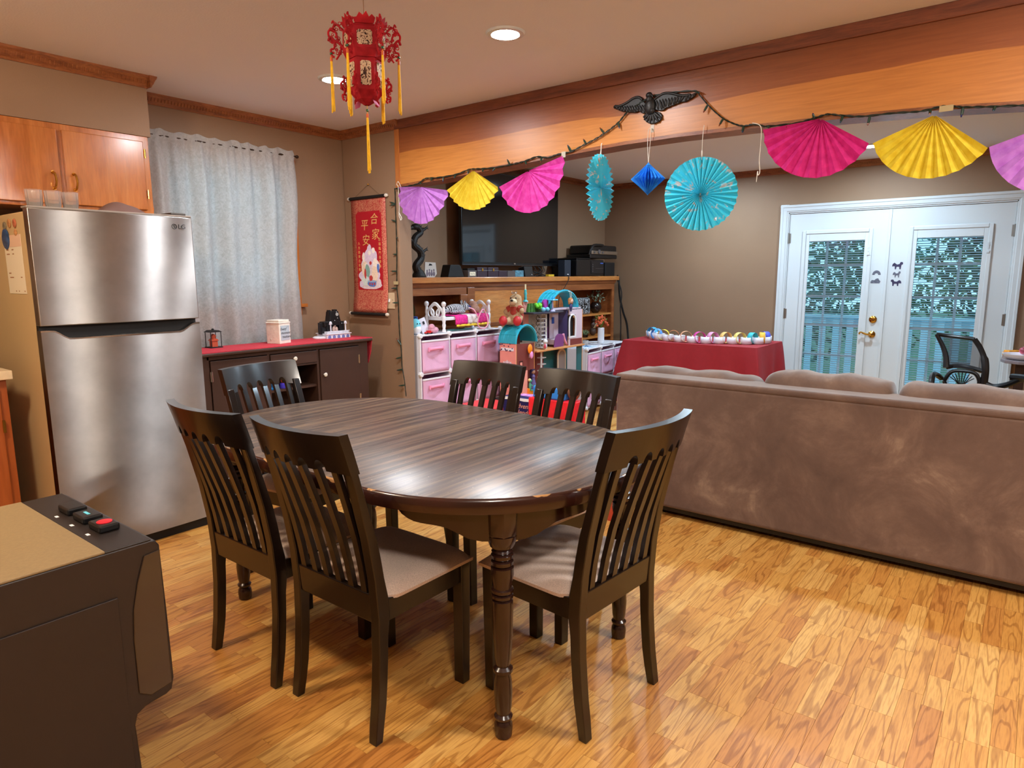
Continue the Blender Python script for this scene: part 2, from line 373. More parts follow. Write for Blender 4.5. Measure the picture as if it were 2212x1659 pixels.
# window behind the curtain, with oak casing
mb = MB()
for b_ in ((1.97, 2.04, 4.355, 4.38, 1.12, 2.23), (2.94, 3.01, 4.355, 4.38, 1.12, 2.23), (1.97, 3.01, 4.355, 4.38, 2.16, 2.23), (1.95, 3.045, 4.33, 4.38, 1.175, 1.20), (1.97, 3.01, 4.358, 4.38, 1.11, 1.175)): mb.box(*b_)
win = struct('window_1', mb, M_oakcab, 'wood cased window behind the white curtain', smooth=0, bevel=0.002)
mb = MB()
for b_ in ((2.04, 2.08, 4.42, 4.46, 1.2, 2.16), (2.90, 2.94, 4.42, 4.46, 1.2, 2.16), (2.08, 2.90, 4.42, 4.46, 1.2, 1.25), (2.08, 2.90, 4.42, 4.46, 2.11, 2.16), (2.08, 2.90, 4.42, 4.46, 1.66, 1.70)): mb.box(*b_)
part('sash', mb, M_wtrim, win, smooth=0)
M_glass = mat('clear_glass', (1, 1, 1, 1), 0.02, trans=1.0, spec=0.5)
MATS['clear_glass'].node_tree.nodes['Principled BSDF'].inputs['IOR'].default_value = 1.45
def pane_mat():
    m = bpy.data.materials.new('window_pane'); m.use_nodes = True; nt = m.node_tree; nt.nodes.remove(nt.nodes['Principled BSDF'])
    t = N(nt, 'ShaderNodeBsdfTransparent'); g = N(nt, 'ShaderNodeBsdfGlossy'); g.inputs['Roughness'].default_value = 0.03
    f = N(nt, 'ShaderNodeFresnel'); f.inputs[0].default_value = 1.45; mx = N(nt, 'ShaderNodeMixShader')
    nt.links.new(f.outputs[0], mx.inputs[0]); nt.links.new(t.outputs[0], mx.inputs[1]); nt.links.new(g.outputs[0], mx.inputs[2])
    nt.links.new(mx.outputs[0], nt.nodes['Material Output'].inputs[0]); return m
M_pane = pane_mat()
mb = MB(); mb.box(2.08, 2.90, 4.437, 4.441, 1.25, 2.11); part('pane', mb, M_pane, win, smooth=0)
# ------------------------------------------------------------------ french doors
mb = MB()
CAS = [(0, 0), (0.004, 0.010), (0.014, 0.012), (0.02, 0.018), (0.05, 0.020), (0.058, 0.026), (0.078, 0.026), (0.082, 0)]
def casing_side(y_in, sgn): return [(7.5 - t, y_in + sgn * o) for o, t in CAS]
mb.prism(casing_side(2.158, 1), 0, 2.12, 'z'); mb.prism(casing_side(0.222, -1), 0, 2.12, 'z')
mb.prism([(7.5 - t - 0.001, 2.035 + o) for o, t in CAS], 0.140, 2.240, 'y')
mb.box(7.5, 7.62, 2.15, 2.165, 0, 2.04); mb.box(7.5, 7.62, 0.215, 0.23, 0, 2.04); mb.box(7.5, 7.62, 0.215, 2.165, 2.025, 2.04)
mb.box(7.5, 7.62, 0.215, 2.165, -0.004, 0.012)
struct('trim_6', mb, M_wtrim, 'white casing around the french doors', smooth=20)
def door_leaf(num, y0, y1, lab, brass):
    X0, X1 = 7.512, 7.556; gy0, gy1, gz0, gz1 = y0 + 0.225, y1 - 0.225, 0.26, 1.79
    if num == 1: gy0, gy1 = y0 + 0.20, y1 - 0.20
    gy0, gy1 = (1.405, 1.955) if num == 1 else (0.435, 0.985)
    m_ = MB()
    for b_ in ((X0, X1, y0, gy0, 0.012, 2.022), (X0, X1, gy1, y1, 0.012, 2.022), (X0, X1, gy0, gy1, 0.012, gz0), (X0, X1, gy0, gy1, gz1, 2.022)): m_.box(*b_)
    d = struct('door_%d' % num, m_, M_wtrim, lab, smooth=0)
    d['category'] = 'door'
    f = MB()      # raised moulding frame round the glass
    for (a0, a1, c0, c1) in ((gy0 - 0.055, gy0 - 0.02, gz0 - 0.055, gz1 + 0.055), (gy1 + 0.02, gy1 + 0.055, gz0 - 0.055, gz1 + 0.055)): f.box(X0 - 0.016, X0, a0, a1, c0, c1)
    for (c0, c1) in ((gz0 - 0.055, gz0 - 0.02), (gz1 + 0.02, gz1 + 0.055)): f.box(X0 - 0.016, X0, gy0 - 0.02, gy1 + 0.02, c0, c1)
    part('glass_moulding', f, M_wtrim, d, smooth=0, bevel=0.006, seg=3)
    f = MB()
    for (a0, a1, c0, c1) in ((gy0 - 0.02, gy0 + 0.014, gz0 - 0.02, gz1 + 0.02), (gy1 - 0.014, gy1 + 0.02, gz0 - 0.02, gz1 + 0.02)): f.box(X0 - 0.008, X0 + 0.004, a0, a1, c0, c1)
    for (c0, c1) in ((gz0 - 0.02, gz0 + 0.014), (gz1 - 0.055, gz1 + 0.02)): f.box(X0 - 0.008, X0 + 0.004, gy0 + 0.014, gy1 - 0.014, c0, c1)
    part('glass_stop', f, M_wtrim, d, smooth=0, bevel=0.003)
    g = MB(); g.box(7.520, 7.523, gy0, gy1, gz0, gz1); part('pane', g, M_pane, d, smooth=0)
    s = MB(); nsl = 66
    for i in range(nsl):
        z = gz0 + 0.012 + (gz1 - gz0 - 0.05) * i / (nsl - 1)
        s.obox((7.531, (gy0 + gy1) / 2, z), (0.0165, gy1 - gy0 - 0.008, 0.0007), (0, 0.62, 0))
    part('blind_slats', s, mat('blind_white', C(216, 236, 242), 0.5), d, smooth=0, kind='stuff', label='thin horizontal blind slats sealed in the glass')
    for k in (1, 2):
        y = gy0 + (gy1 - gy0) * k / 3; b_ = MB(); b_.box(7.540, 7.552, y - 0.011, y + 0.011, gz0, gz1); part('muntin', b_, mat('muntin_grey', C(186, 204, 218), 0.5), d, smooth=0, bevel=0.003)
    for k in range(1, 5):
        z = gz0 + (gz1 - gz0) * k / 5; b_ = MB(); b_.box(7.5405, 7.5515, gy0, gy1, z - 0.011, z + 0.011); part('muntin', b_, mat('muntin_grey', C(186, 204, 218), 0.5), d, smooth=0, bevel=0.003)
    hy = y1 + 0.004 if num == 1 else y0 - 0.004
    for z in (1.775, 0.985, 0.20):
        h = MB(); h.cyl((7.505, hy, z - 0.055), (7.505, hy, z + 0.055), 0.007, n=10)
        q = hy - 0.022 if num == 1 else hy + 0.022; h.box(7.508, 7.511, min(hy, q), max(hy, q), z - 0.05, z + 0.05)
        part('hinge', h, M_steelhinge, d)
    sl = MB(); sy = gy0 - 0.028; sl.box(7.492, 7.51, sy - 0.006, sy + 0.006, 1.62, 1.68); sl.box(7.489, 7.50, sy - 0.010, sy + 0.012, 1.585, 1.605); sl.box(7.49, 7.51, sy - 0.009, sy + 0.009, 1.655, 1.662)
    part('blind_slider', sl, M_wtrim, d, smooth=0)
    if brass:
        yk = 1.293
        b_ = MB(); b_.lathe([(0.036, 7.512), (0.036, 7.506), (0.030, 7.500), (0.020, 7.497), (0.017, 7.486), (0, 7.484)], 24, (0, yk, 0.951), 'x')
        # lathe axis x places radius in y,z
        part('deadbolt', b_, M_brass, d)
        b_ = MB(); b_.lathe([(0.034, 7.512), (0.033, 7.505), (0.024, 7.498), (0.013, 7.490), (0.012, 7.462), (0, 7.460)], 24, (0, yk, 0.803), 'x')
        b_.tube(smooth_path([(7.466, yk, 0.803), (7.464, yk + 0.035, 0.803), (7.464, yk + 0.065, 0.812), (7.464, yk + 0.09, 0.822), (7.464, yk + 0.105, 0.812), (7.464, yk + 0.10, 0.80)], 5), [0.010] * 12 + [0.008] * 13 + [0.006], 8)
        part('lever_handle', b_, M_brass, d)
    else:
        b_ = MB(); b_.box(7.500, 7.514, 1.197 - 0.0, 1.225, 0.012, 2.02); part('astragal', b_, M_wtrim, d, smooth=0, bevel=0.003)
    return d
door_leaf(1, 1.205, 2.148, 'white french door leaf with the brass lever and deadbolt', True)
door_leaf(2, 0.232, 1.199, 'white french door leaf on the right behind the office chair', False)
# ------------------------------------------------------------------ downlights
def ceiling_light(i, x, y, s, col, dome):
    names = ['round recessed ceiling light nearest the beam, fully in view', 'round recessed ceiling light partly behind the red lantern', 'recessed ceiling light near the viewer on the right', 'added dome light on the right outside the view, to brighten the ceiling',
             'unseen warm kitchen light, given a dome to brighten the ceiling', 'unseen warm light behind the viewer, given a dome to brighten the ceiling', 'living room ceiling light glimpsed between the pink and yellow fans',
             'living room ceiling light above the sofa', 'living room ceiling light near the french doors', 'living room ceiling light in front of the television']
    thing('ceiling_light', names[i], 'light', (x, y, HC))
    if dome:  # unseen lamps, dome form added to throw fill light on the ceiling
        m_ = MB(); m_.lathe([(0.06, -0.03), (0.155, -0.03), (0.16, -0.02), (0.13, 0.0)], 36); part('base_ring', m_, M_chrome, CUR)
        m_ = MB(); m_.lathe([(0.15, -0.031), (0.148, -0.06), (0.125, -0.10), (0.08, -0.13), (0.03, -0.142), (0.0, -0.143)], 36)
        part('fill_dome', m_, mat('lamp_lens_%d' % i, (1, 1, 1, 1), 0.5, emis=s, ecol=col + (1,)), CUR); return
    m_ = MB(); m_.lathe([(0.060, -0.004), (0.066, -0.010), (0.085, -0.008), (0.092, -0.001), (0.092, 0.0)], 36)
    part('trim_ring', m_, M_wtrim, CUR)
    m_ = MB(); m_.lathe([(0.0, -0.0075), (0.03, -0.0072), (0.061, -0.005)], 36)
    part('lens', m_, mat('lamp_lens_%d' % i, (1, 1, 1, 1), 0.5, emis=s, ecol=col + (1,)), CUR)
for i, d in enumerate(DOWNLIGHTS): ceiling_light(i, *d)
# ------------------------------------------------------------------ dining table
TZ = 0.78; TCX, TCY = 1.81, 1.92; TR = 0.58; TL = 0.95
def table_wood():
    m, nt, b = new_mat('table_top_wood'); L = nt.links.new
    mp = mapping(nt, (1.1, 26, 1)); n = N(nt, 'ShaderNodeTexNoise'); n.inputs['Scale'].default_value = 1.6; n.inputs['Detail'].default_value = 7; n.inputs['Distortion'].default_value = 0.25; L(mp.outputs[0], n.inputs['Vector'])
    r = ramp(nt, n.outputs[0], [(0.30, C(52, 41, 36)), (0.46, C(80, 65, 56)), (0.58, C(108, 88, 71)), (0.74, C(132, 109, 85))])
    mp2 = mapping(nt, (5, 160, 1)); n2 = N(nt, 'ShaderNodeTexNoise'); n2.inputs['Scale'].default_value = 2; n2.inputs['Detail'].default_value = 4; L(mp2.outputs[0], n2.inputs['Vector'])
    r2 = ramp(nt, n2.outputs[0], [(0.32, (0.62, 0.6, 0.6, 1)), (0.6, (1, 1, 1, 1))])
    mx = N(nt, 'ShaderNodeMix', data_type='RGBA', blend_type='MULTIPLY'); mx.inputs[0].default_value = 0.8; L(r.outputs[0], mx.inputs[6]); L(r2.outputs[0], mx.inputs[7])
    v = N(nt, 'ShaderNodeTexNoise'); v.inputs['Scale'].default_value = 130; L(mapping(nt, (1, 1, 1)).outputs[0], v.inputs['Vector'])
    sp = ramp(nt, v.outputs[0], [(0.735, (0, 0, 0, 1)), (0.76, (1, 1, 1, 1))])
    m2 = N(nt, 'ShaderNodeMix', data_type='RGBA'); m2.inputs[7].default_value = C(170, 150, 130); L(sp.outputs[0], m2.inputs[0]); L(mx.outputs[2], m2.inputs[6]); L(m2.outputs[2], b.inputs['Base Color'])
    rr = ramp(nt, n2.outputs[0], [(0.3, (0.42, 0.42, 0.42, 1)), (0.7, (0.28, 0.28, 0.28, 1))]); L(rr.outputs[0], b.inputs['Roughness'])
    b.inputs['Specular IOR Level'].default_value = 0.75
    bump(nt, b, n2.outputs[0], 0.06, 0.003); return m
M_ttop = table_wood()
def edge_wood():
    m, nt, b = new_mat('table_edge_wood'); L = nt.links.new
    g = N(nt, 'ShaderNodeNewGeometry'); n = N(nt, 'ShaderNodeTexNoise'); n.inputs['Scale'].default_value = 9; n.inputs['Detail'].default_value = 4; L(mapping(nt, (1, 1, 1.5)).outputs[0], n.inputs['Vector'])
    sp = N(nt, 'ShaderNodeSeparateXYZ'); L(N(nt, 'ShaderNodeTexCoord').outputs['Object'], sp.inputs[0])
    mr = N(nt, 'ShaderNodeMapRange'); mr.inputs[1].default_value = 0.765; mr.inputs[2].default_value = 0.782; mr.inputs[3].default_value = -0.12; mr.inputs[4].default_value = 0.11; L(sp.outputs[2], mr.inputs[0])
    ad = N(nt, 'ShaderNodeMath', operation='ADD'); L(n.outputs[0], ad.inputs[0]); L(mr.outputs[0], ad.inputs[1])
    r = ramp(nt, ad.outputs[0], [(0.2, C(40, 19, 14)), (0.63, C(58, 27, 19)), (0.66, C(196, 148, 96))]); L(r.outputs[0], b.inputs['Base Color'])
    b.inputs['Roughness'].default_value = 0.25; b.inputs['Coat Weight'].default_value = 0.4; return m
M_tedge = edge_wood()
M_mahog = mat('table_leg_wood', C(38, 18, 13), 0.24, var=0.3, vs=14, coat=0.4)
def stadium(inset, y0, y1, n=30):
    """outline of the oval clipped to y0..y1 (local to the table centre), counter clockwise"""
    r = TR - inset; cy = TL - TR; pts = []
    if y1 > cy:
        for i in range(n + 1): a = PI * i / n; pts.append((r * math.cos(a), cy + r * math.sin(a)))
    else: pts += [(r, y1), (-r, y1)]
    if y0 < -cy:
        for i in range(n + 1): a = PI + PI * i / n; pts.append((r * math.cos(a), -cy + r * math.sin(a)))
    else: pts += [(-r, y0), (r, y0)]
    return pts
thing('dining_table', 'large oval dark brown dining table with turned legs, the only table ringed by chairs', 'table', (TCX, TCY, 0))
for nm, y0, y1 in (('end_leaf', -TL, -0.3205), ('leaf', -0.3195, -0.0205), ('leaf', -0.0195, 0.2795), ('end_leaf', 0.2805, TL)):
    m_ = MB(); rings = [(0.010, TZ - 0.048), (0.002, TZ - 0.046), (0.0, TZ - 0.040), (0.0, TZ - 0.011), (0.004, TZ - 0.003), (0.009, TZ)]
    k = None; vs = []
    for ins, z in rings:
        p = stadium(ins, y0, y1); k = len(p); vs += [(a, b, z) for a, b in p]
    m_.cur = 1
    m_.add(vs, [(i * k + j, i * k + (j + 1) % k, (i + 1) * k + (j + 1) % k, (i + 1) * k + j) for i in range(len(rings) - 1) for j in range(k)] + [tuple(range(k - 1, -1, -1))])
    p = stadium(0.009, y0, y1); m_.cur = 0; m_.add([(a, b, TZ) for a, b in p], [tuple(range(len(p)))])
    part(nm, m_, [M_ttop, M_tedge], CUR, smooth=40)
LEGP = [(0.018, 0.0), (0.022, 0.004), (0.024, 0.03), (0.023, 0.045), (0.0175, 0.055), (0.023, 0.063), (0.024, 0.07), (0.018, 0.078), (0.0215, 0.10), (0.024, 0.15), (0.022, 0.19), (0.018, 0.212), (0.025, 0.218), (0.025, 0.228), (0.017, 0.236), (0.021, 0.262), (0.025, 0.34), (0.027, 0.43), (0.026, 0.448), (0.021, 0.452), (0.027, 0.458), (0.027, 0.466), (0.022, 0.47), (0.028, 0.476), (0.028, 0.484), (0.023, 0.488), (0.024, 0.50), (0.029, 0.53), (0.0285, 0.552), (0.022, 0.556), (0.028, 0.562), (0.028, 0.572), (0.022, 0.577), (0.028, 0.583), (0.028, 0.592), (0.022, 0.597), (0.027, 0.603), (0.022, 0.609), (0.030, 0.618), (0.037, 0.640), (0.039, 0.655)]
LEGP = [(r_ * 1.2, z_) for r_, z_ in LEGP]
lx, ly0, ly1 = 0.36, -0.745, 0.715
for sx, y in ((-1, ly0), (1, ly0), (-1, ly1), (1, ly1)):
    m_ = MB(); m_.lathe(LEGP, 20, (sx * lx, y, 0)); 
    m_.lathe([(0.046, 0.655), (0.050, 0.66), (0.052, TZ - 0.048)], 8, (sx * lx, y, 0))
    part('leg', m_, M_mahog, CUR, smooth=40)
def apron_poly(L_):
    pts = [(-L_, TZ - 0.045), (-L_, TZ - 0.135)]
    prof = [(0.0, 0.140), (0.05, 0.139), (0.085, 0.130), (0.115, 0.112), (0.14, 0.098), (0.17, 0.092), (0.21, 0.090), (0.245, 0.086), (0.275, 0.074), (0.30, 0.055)]
    pts = [(-L_ + a, TZ - d) for a, d in prof] + [(L_ - a, TZ - d) for a, d in reversed(prof)]
    return [(-L_, TZ - 0.045), (-L_, TZ - 0.085), (L_, TZ - 0.085), (L_, TZ - 0.045)]
AB = [(0.0, 0.140), (0.06, 0.139), (0.10, 0.130), (0.13, 0.114), (0.16, 0.100), (0.19, 0.094), (0.23, 0.092), (0.265, 0.088), (0.295, 0.076), (0.32, 0.050)]
for sx, y in ((-1, ly0), (1, ly0), (-1, ly1), (1, ly1)):      # scalloped brackets that follow the rounded end
    cy_ = (TL - TR) * (-1 if y < 0 else 1); a0 = math.atan2(y - cy_, sx * lx); ra = math.hypot(sx * lx, y - cy_) + .012; vs = []; k = 33
    for i in range(k):
        s_ = -0.32 + 0.64 * i / (k - 1); a_ = a0 + s_ / ra; zb_ = TZ - interp(AB, abs(s_))
        for r_ in (ra - .011, ra + .011): vs += [(r_ * math.cos(a_), cy_ + r_ * math.sin(a_), zb_), (r_ * math.cos(a_), cy_ + r_ * math.sin(a_), TZ - .046)]
    m_ = MB(); m_.add(vs, [(i * 4 + p, i * 4 + q, i * 4 + 4 + q, i * 4 + 4 + p) for i in range(k - 1) for p, q in ((0, 1), (1, 3), (3, 2), (2, 0))] + [(0, 1, 3, 2), (4 * k - 4, 4 * k - 3, 4 * k - 1, 4 * k - 2)])
    part('apron_bracket', m_, M_mahog, CUR, smooth=40)
for y in (ly0, ly1):
    m_ = MB(); m_.prism(apron_poly(lx), y - 0.011, y + 0.011, 'y'); part('apron', m_, M_mahog, CUR, smooth=0, bevel=0.002)
for sx in (-1, 1):
    h = (ly1 - ly0) / 2; c0 = (ly1 + ly0) / 2; m_ = MB(); m_.prism([(a + c0, b) for a, b in apron_poly(h)], sx * lx - 0.011, sx * lx + 0.011, 'x'); part('apron', m_, M_mahog, CUR, smooth=0, bevel=0.002)
# ------------------------------------------------------------------ dining chair
def fabric(name, c0, c1):
    m, nt, b = new_mat(name); L = nt.links.new
    mp = mapping(nt, (1, 1, 1)); n = N(nt, 'ShaderNodeTexNoise'); n.inputs['Scale'].default_value = 5; n.inputs['Detail'].default_value = 5; L(mp.outputs[0], n.inputs['Vector'])
    r = ramp(nt, n.outputs[0], [(0.3, c0), (0.7, c1)]); n2 = N(nt, 'ShaderNodeTexNoise'); n2.inputs['Scale'].default_value = 320; L(mp.outputs[0], n2.inputs['Vector'])
    r2 = ramp(nt, n2.outputs[0], [(0.3, (0.8, 0.8, 0.8, 1)), (0.7, (1.1, 1.1, 1.1, 1))])
    mx = N(nt, 'ShaderNodeMix', data_type='RGBA', blend_type='MULTIPLY'); mx.inputs[0].default_value = 1; L(r.outputs[0], mx.inputs[6]); L(r2.outputs[0], mx.inputs[7]); L(mx.outputs[2], b.inputs['Base Color'])
    b.inputs['Roughness'].default_value = 0.9; b.inputs['Sheen Weight'].default_value = 0.15; bump(nt, b, n2.outputs[0], 0.25, 0.002); return m
M_seat = fabric('seat_fabric', C(196, 174, 160), C(212, 192, 178))
RAKE = [(0, 0.0), (0.12, 0.016), (0.25, 0.027), (0.40, 0.030), (0.52, 0.022), (0.65, 0.002), (0.80, -0.032), (0.90, -0.060), (0.98, -0.085)]
CW = 0.2145   # half outer width
def rake(z): return interp(RAKE, z)
def make_chair(loc, rot, label):
    t = thing('dining_chair', label, 'chair', loc, rot, 'dining chairs round the oval table')
    for s in (-1, 1):      # rear post, curved leg and stile in one
        m_ = MB(); vs = []; zs = [0, .06, .12, .19, .26, .33, .40, .46, .52, .58, .65, .72, .80, .885]
        for z in zs:
            x = rake(z); d = 0.034 if z < .3 else (0.044 if .36 < z < .5 else 0.036); d = lerp(0.028, d, min(1, z / .15)); d = d if z < .6 else lerp(d, .027, min(1, (z - .6) / .2)); w0, w1 = CW - 0.037, CW
            if z < .06: w0 += .004
            vs += [(x, s * w0, z), (x + d, s * w0, z), (x + d, s * w1, z), (x, s * w1, z)]
        k = len(zs)
        m_.add(vs, [(i * 4 + j, i * 4 + (j + 1) % 4, i * 4 + 4 + (j + 1) % 4, i * 4 + 4 + j) for i in range(k - 1) for j in range(4)] + [(3, 2, 1, 0), (4 * k - 4, 4 * k - 3, 4 * k - 2, 4 * k - 1)])
        part('rear_leg', m_, M_espresso, t, smooth=30, bevel=0.003)
    for s in (-1, 1):
        m_ = MB(); a, b = (s * (CW - 0.043), s * (CW - 0.001)); y0, y1 = min(a, b), max(a, b)
        m_.box(0.392, 0.436, y0, y1, 0.0, 0.445)
        for i, v in enumerate(m_.v):
            if v[2] < .01: m_.v[i] = (v[0] - (0.006 if v[0] > .41 else -0.002), v[1] * 0.985, v[2])
        part('front_leg', m_, M_espresso, t, smooth=0, bevel=0.003)
    m_ = MB()              # apron rails
    m_.box(0.40, 0.428, -CW + .04, CW - .04, 0.375, 0.445); m_.box(0.06, 0.40, CW - .030, CW - .008, 0.375, 0.445); m_.box(0.06, 0.40, -CW + .008, -CW + .030, 0.375, 0.445)
    part('seat_rail', m_, M_espresso, t, smooth=0, bevel=0.002)
    m_ = MB(); m_.prism([(rake(.38) + .006, .375), (rake(.38) + .03, .375), (rake(.48) + .028, .468), (rake(.48) + .004, .468)], -CW + .036, CW - .036, 'y')
    part('lower_back_rail', m_, M_espresso, t, smooth=0, bevel=0.003)
    m_ = MB()              # cushion
    def cush(u, v):
        x = lerp(0.062, 0.448, u); y = lerp(-CW - .004, CW + .004, v)
        if u < .12: y *= lerp(0.84, 1, u / .12)
        e = (1 - abs(2 * u - 1) ** 5) * (1 - abs(2 * v - 1) ** 5)
        return (x, y, 0.452 + 0.040 * e ** .45 if e > 0 else 0.452)
    m_.grid(cush, 18, 18); top = len(m_.v)
    m_.grid(lambda u, v: (lerp(0.066, 0.444, u), lerp(-CW, CW, v) * (0.84 if u == 0 else 1), 0.440), 1, 1)
    w = 19; ring = [i * w for i in range(w)] + [(w - 1) * w + j for j in range(1, w)] + [i * w + w - 1 for i in range(w - 2, -1, -1)] + [j for j in range(w - 2, 0, -1)]
    low = []
    for i in ring: q = m_.v[i]; low.append(len(m_.v)); m_.v.append((q[0], q[1] * .985, 0.440))
    for i in range(len(ring)): a, b = i, (i + 1) % len(ring); m_.f.append((ring[a], ring[b], low[b], low[a])); m_.m.append(0)
    part('seat_cushion', m_, M_seat, t, smooth=50)
    BOW = 0.044
    def bow(y): return -BOW * (1 - (y / CW) ** 2)
    # crest rail with five round arches over the gaps between six slats
    sy = [(-0.1575 + 0.063 * i) for i in range(6)]; gaps = [(a + b) / 2 for a, b in zip(sy, sy[1:])]
    def zb(y):
        for g in gaps:
            if abs(y - g) < 0.0188: return 0.868 + math.sqrt(max(0, 0.0188 ** 2 - (y - g) ** 2)) * 1.65
        return 0.868 - 0.010 * min(1, abs(y / CW)) ** 4
    CE = CW + .003; ys = sorted(set([round(-CE + 2 * CE * i / 40, 5) for i in range(41)] + [round(g + 0.0188 * math.sin(PI / 2 * k / 6), 5) for g in gaps for k in range(-6, 7)] + [round(g + e * 0.01881, 5) for g in gaps for e in (-1, 1)]))
    vs = []; th = 0.031; zt = 0.978
    for y in ys:
        for z in (zb(y), 0.5 * (zb(y) + zt), zt):
            x = rake(z) + bow(y) - 0.003; vs += [(x, y, z), (x + th, y, z)]
    k = len(ys); f = []
    for i in range(k - 1):
        a, b = i * 6, i * 6 + 6
        f += [(a, b, b + 2, a + 2), (a + 2, b + 2, b + 4, a + 4), (a + 1, a + 3, b + 3, b + 1), (a + 3, a + 5, b + 5, b + 3), (a + 4, b + 4, b + 5, a + 5), (a, a + 1, b + 1, b)]
    for a in (0, (k - 1) * 6): f += [(a, a + 1, a + 3, a + 2), (a + 2, a + 3, a + 5, a + 4)]
    m_ = MB(); m_.add(vs, f); part('crest_rail', m_, M_espresso, t, smooth=35, bevel=0.002, seg=1)
    for y in sy:
        m_ = MB(); vs = []; zs = [.462, .55, .65, .75, .83, .872]; yb = y * 0.95
        for z in zs:
            q = (z - .462) / (.872 - .462); yy_ = lerp(yb, y, q); x = rake(z) + bow(y) * q + 0.007
            vs += [(x, yy_ - .0125, z), (x + .016, yy_ - .0125, z), (x + .016, yy_ + .0125, z), (x, yy_ + .0125, z)]
        k = len(zs)
        m_.add(vs, [(i * 4 + j, i * 4 + (j + 1) % 4, i * 4 + 4 + (j + 1) % 4, i * 4 + 4 + j) for i in range(k - 1) for j in range(4)] + [(3, 2, 1, 0), (4 * k - 4, 4 * k - 3, 4 * k - 2, 4 * k - 1)])
        part('slat', m_, M_espresso, t, smooth=30)
    return t
ch = make_chair((1.172, 1.658, 0), 0.0, 'dark dining chair nearest the viewer, seat facing the table, second from the fridge')
dup(ch, (1.150, 2.152, 0), 0.0, 'dark dining chair closest to the fridge front, left of the nearest chair')
dup(ch, (1.782, 0.935, 0), PI / 2 - 0.075, 'dark dining chair at the right end of the table beside the sofa back')
dup(ch, (1.80, 2.905, 0), -PI / 2 + 0.14, 'dark dining chair at the far end of the table in front of the brown sideboard')
dup(ch, (2.410, 2.085, 0), PI + 0.0, 'far dining chair in front of the pink storage cubes')
dup(ch, (2.412, 1.580, 0), PI - 0.11, 'far dining chair beside the sofa in front of the red gift bag')
# ------------------------------------------------------------------ sofa
def suede():
    m, nt, b = new_mat('sofa_suede'); L = nt.links.new
    mp = mapping(nt, (1, 1, 1)); n = N(nt, 'ShaderNodeTexNoise'); n.inputs['Scale'].default_value = 3.2; n.inputs['Detail'].default_value = 8; n.inputs['Roughness'].default_value = 0.68; n.inputs['Distortion'].default_value = 0.4; L(mp.outputs[0], n.inputs['Vector'])
    r = ramp(nt, n.outputs[0], [(0.28, C(80, 59, 48)), (0.48, C(98, 75, 62)), (0.60, C(114, 90, 75)), (0.72, C(146, 122, 102))])
    L(r.outputs[0], b.inputs['Base Color']); b.inputs['Roughness'].default_value = 0.85; b.inputs['Sheen Weight'].default_value = 0.45; b.inputs['Sheen Roughness'].default_value = 0.4
    n2 = N(nt, 'ShaderNodeTexNoise'); n2.inputs['Scale'].default_value = 160; L(mp.outputs[0], n2.inputs['Vector']); bump(nt, b, n2.outputs[0], 0.12, 0.002); return m
M_sofa = suede()
M_foot = mat('black_foot', C(10, 9, 9), 0.5)
t = thing('sofa', 'long brown suede sofa with its back to the dining table', 'sofa', (3.5, 0.85, 0))
m_ = MB(); Y0, Y1 = -1.13, 1.10
def backp(x0, x1, y0, y1, z0, z1): m_.box(x0, x1, y0, y1, z0, z1)
backp(0, 0.17, Y0, Y1, 0.058, 0.80); part('back', m_, M_sofa, t, smooth=0, bevel=0.022, seg=4)
m_ = MB(); m_.box(-0.004, 0.20, Y0 - .004, Y1 + .004, 0.785, 0.822); part('top_welt', m_, M_sofa, t, smooth=0, bevel=0.014, seg=3)
m_ = MB(); m_.box(0.17, 0.90, Y0 + .02, Y1 - .02, 0.058, 0.34); part('base', m_, M_sofa, t, smooth=0, bevel=0.02)
for s in (Y0, Y1 - 0.20): m_ = MB(); m_.box(0.17, 0.92, s, s + 0.20, 0.058, 0.62); part('arm', m_, M_sofa, t, smooth=0, bevel=0.05, seg=4)
def cushion(c, size, p=3.2, seed=0, wr=0.006):
    rr = random.Random(seed); ph = [rr.uniform(0, 6) for _ in range(8)]; m = MB()
    def sg(x, e): return math.copysign(abs(x) ** e, x)
    def fn(u, v):
        a = 2 * PI * u; t_ = 2 * v - 1; t_ = math.copysign(1 - (1 - abs(t_)) ** 1.6, t_); s = max(0, 1 - abs(t_) ** 14) ** .30
        x = sg(math.cos(a), 2 / p) * s; z = sg(math.sin(a), 2 / p) * (s if s < .3 else lerp(s, 1, .35)); e = abs(t_) ** 6
        w = wr * (math.sin(9 * t_ + ph[0] + 3 * z) * .8 + math.sin(19 * t_ + ph[1] + 2 * x) * (.3 + 1.1 * e) + math.sin(8 * z + 7 * t_ + ph[2]) * .5)
        return (c[0] + x * size[0] / 2 + w * .5, c[1] + t_ * size[1] / 2, c[2] + z * size[2] / 2 + w - .012 * e * (z > 0))
    m.grid(fn, 40, 60); return m
seams = [1.10, 0.297, -0.340, -1.10]
for i in range(3):
    a, b = seams[i], seams[i + 1]
    dz = (-.030, .010, .005)[i]
    part('back_cushion', cushion((0.235, (a + b) / 2, 0.61 + dz), (0.24, abs(a - b) - .002, 0.54), 3.4, i + 3, 0.005), M_sofa, t, smooth=180)
    part('seat_cushion', cushion((0.58, (min(a, .9) + max(b, -.93)) / 2, 0.42), (0.62, abs(min(a, .9) - max(b, -.93)) - .006, 0.17), 4, i + 9, 0.003), M_sofa, t, smooth=180)
m_ = MB(); m_.box(0.03, 0.86, Y0 + 0.04, Y1 - 0.04, 0.030, 0.06); part('underframe', m_, M_foot, t, smooth=0)
for (a, b) in ((0.05, Y0 + .06), (0.05, Y1 - .12), (0.80, Y0 + .06), (0.80, Y1 - .12)): m_ = MB(); m_.box(a, a + .06, b, b + .06, 0, .06); part('foot', m_, M_foot, t, smooth=0)
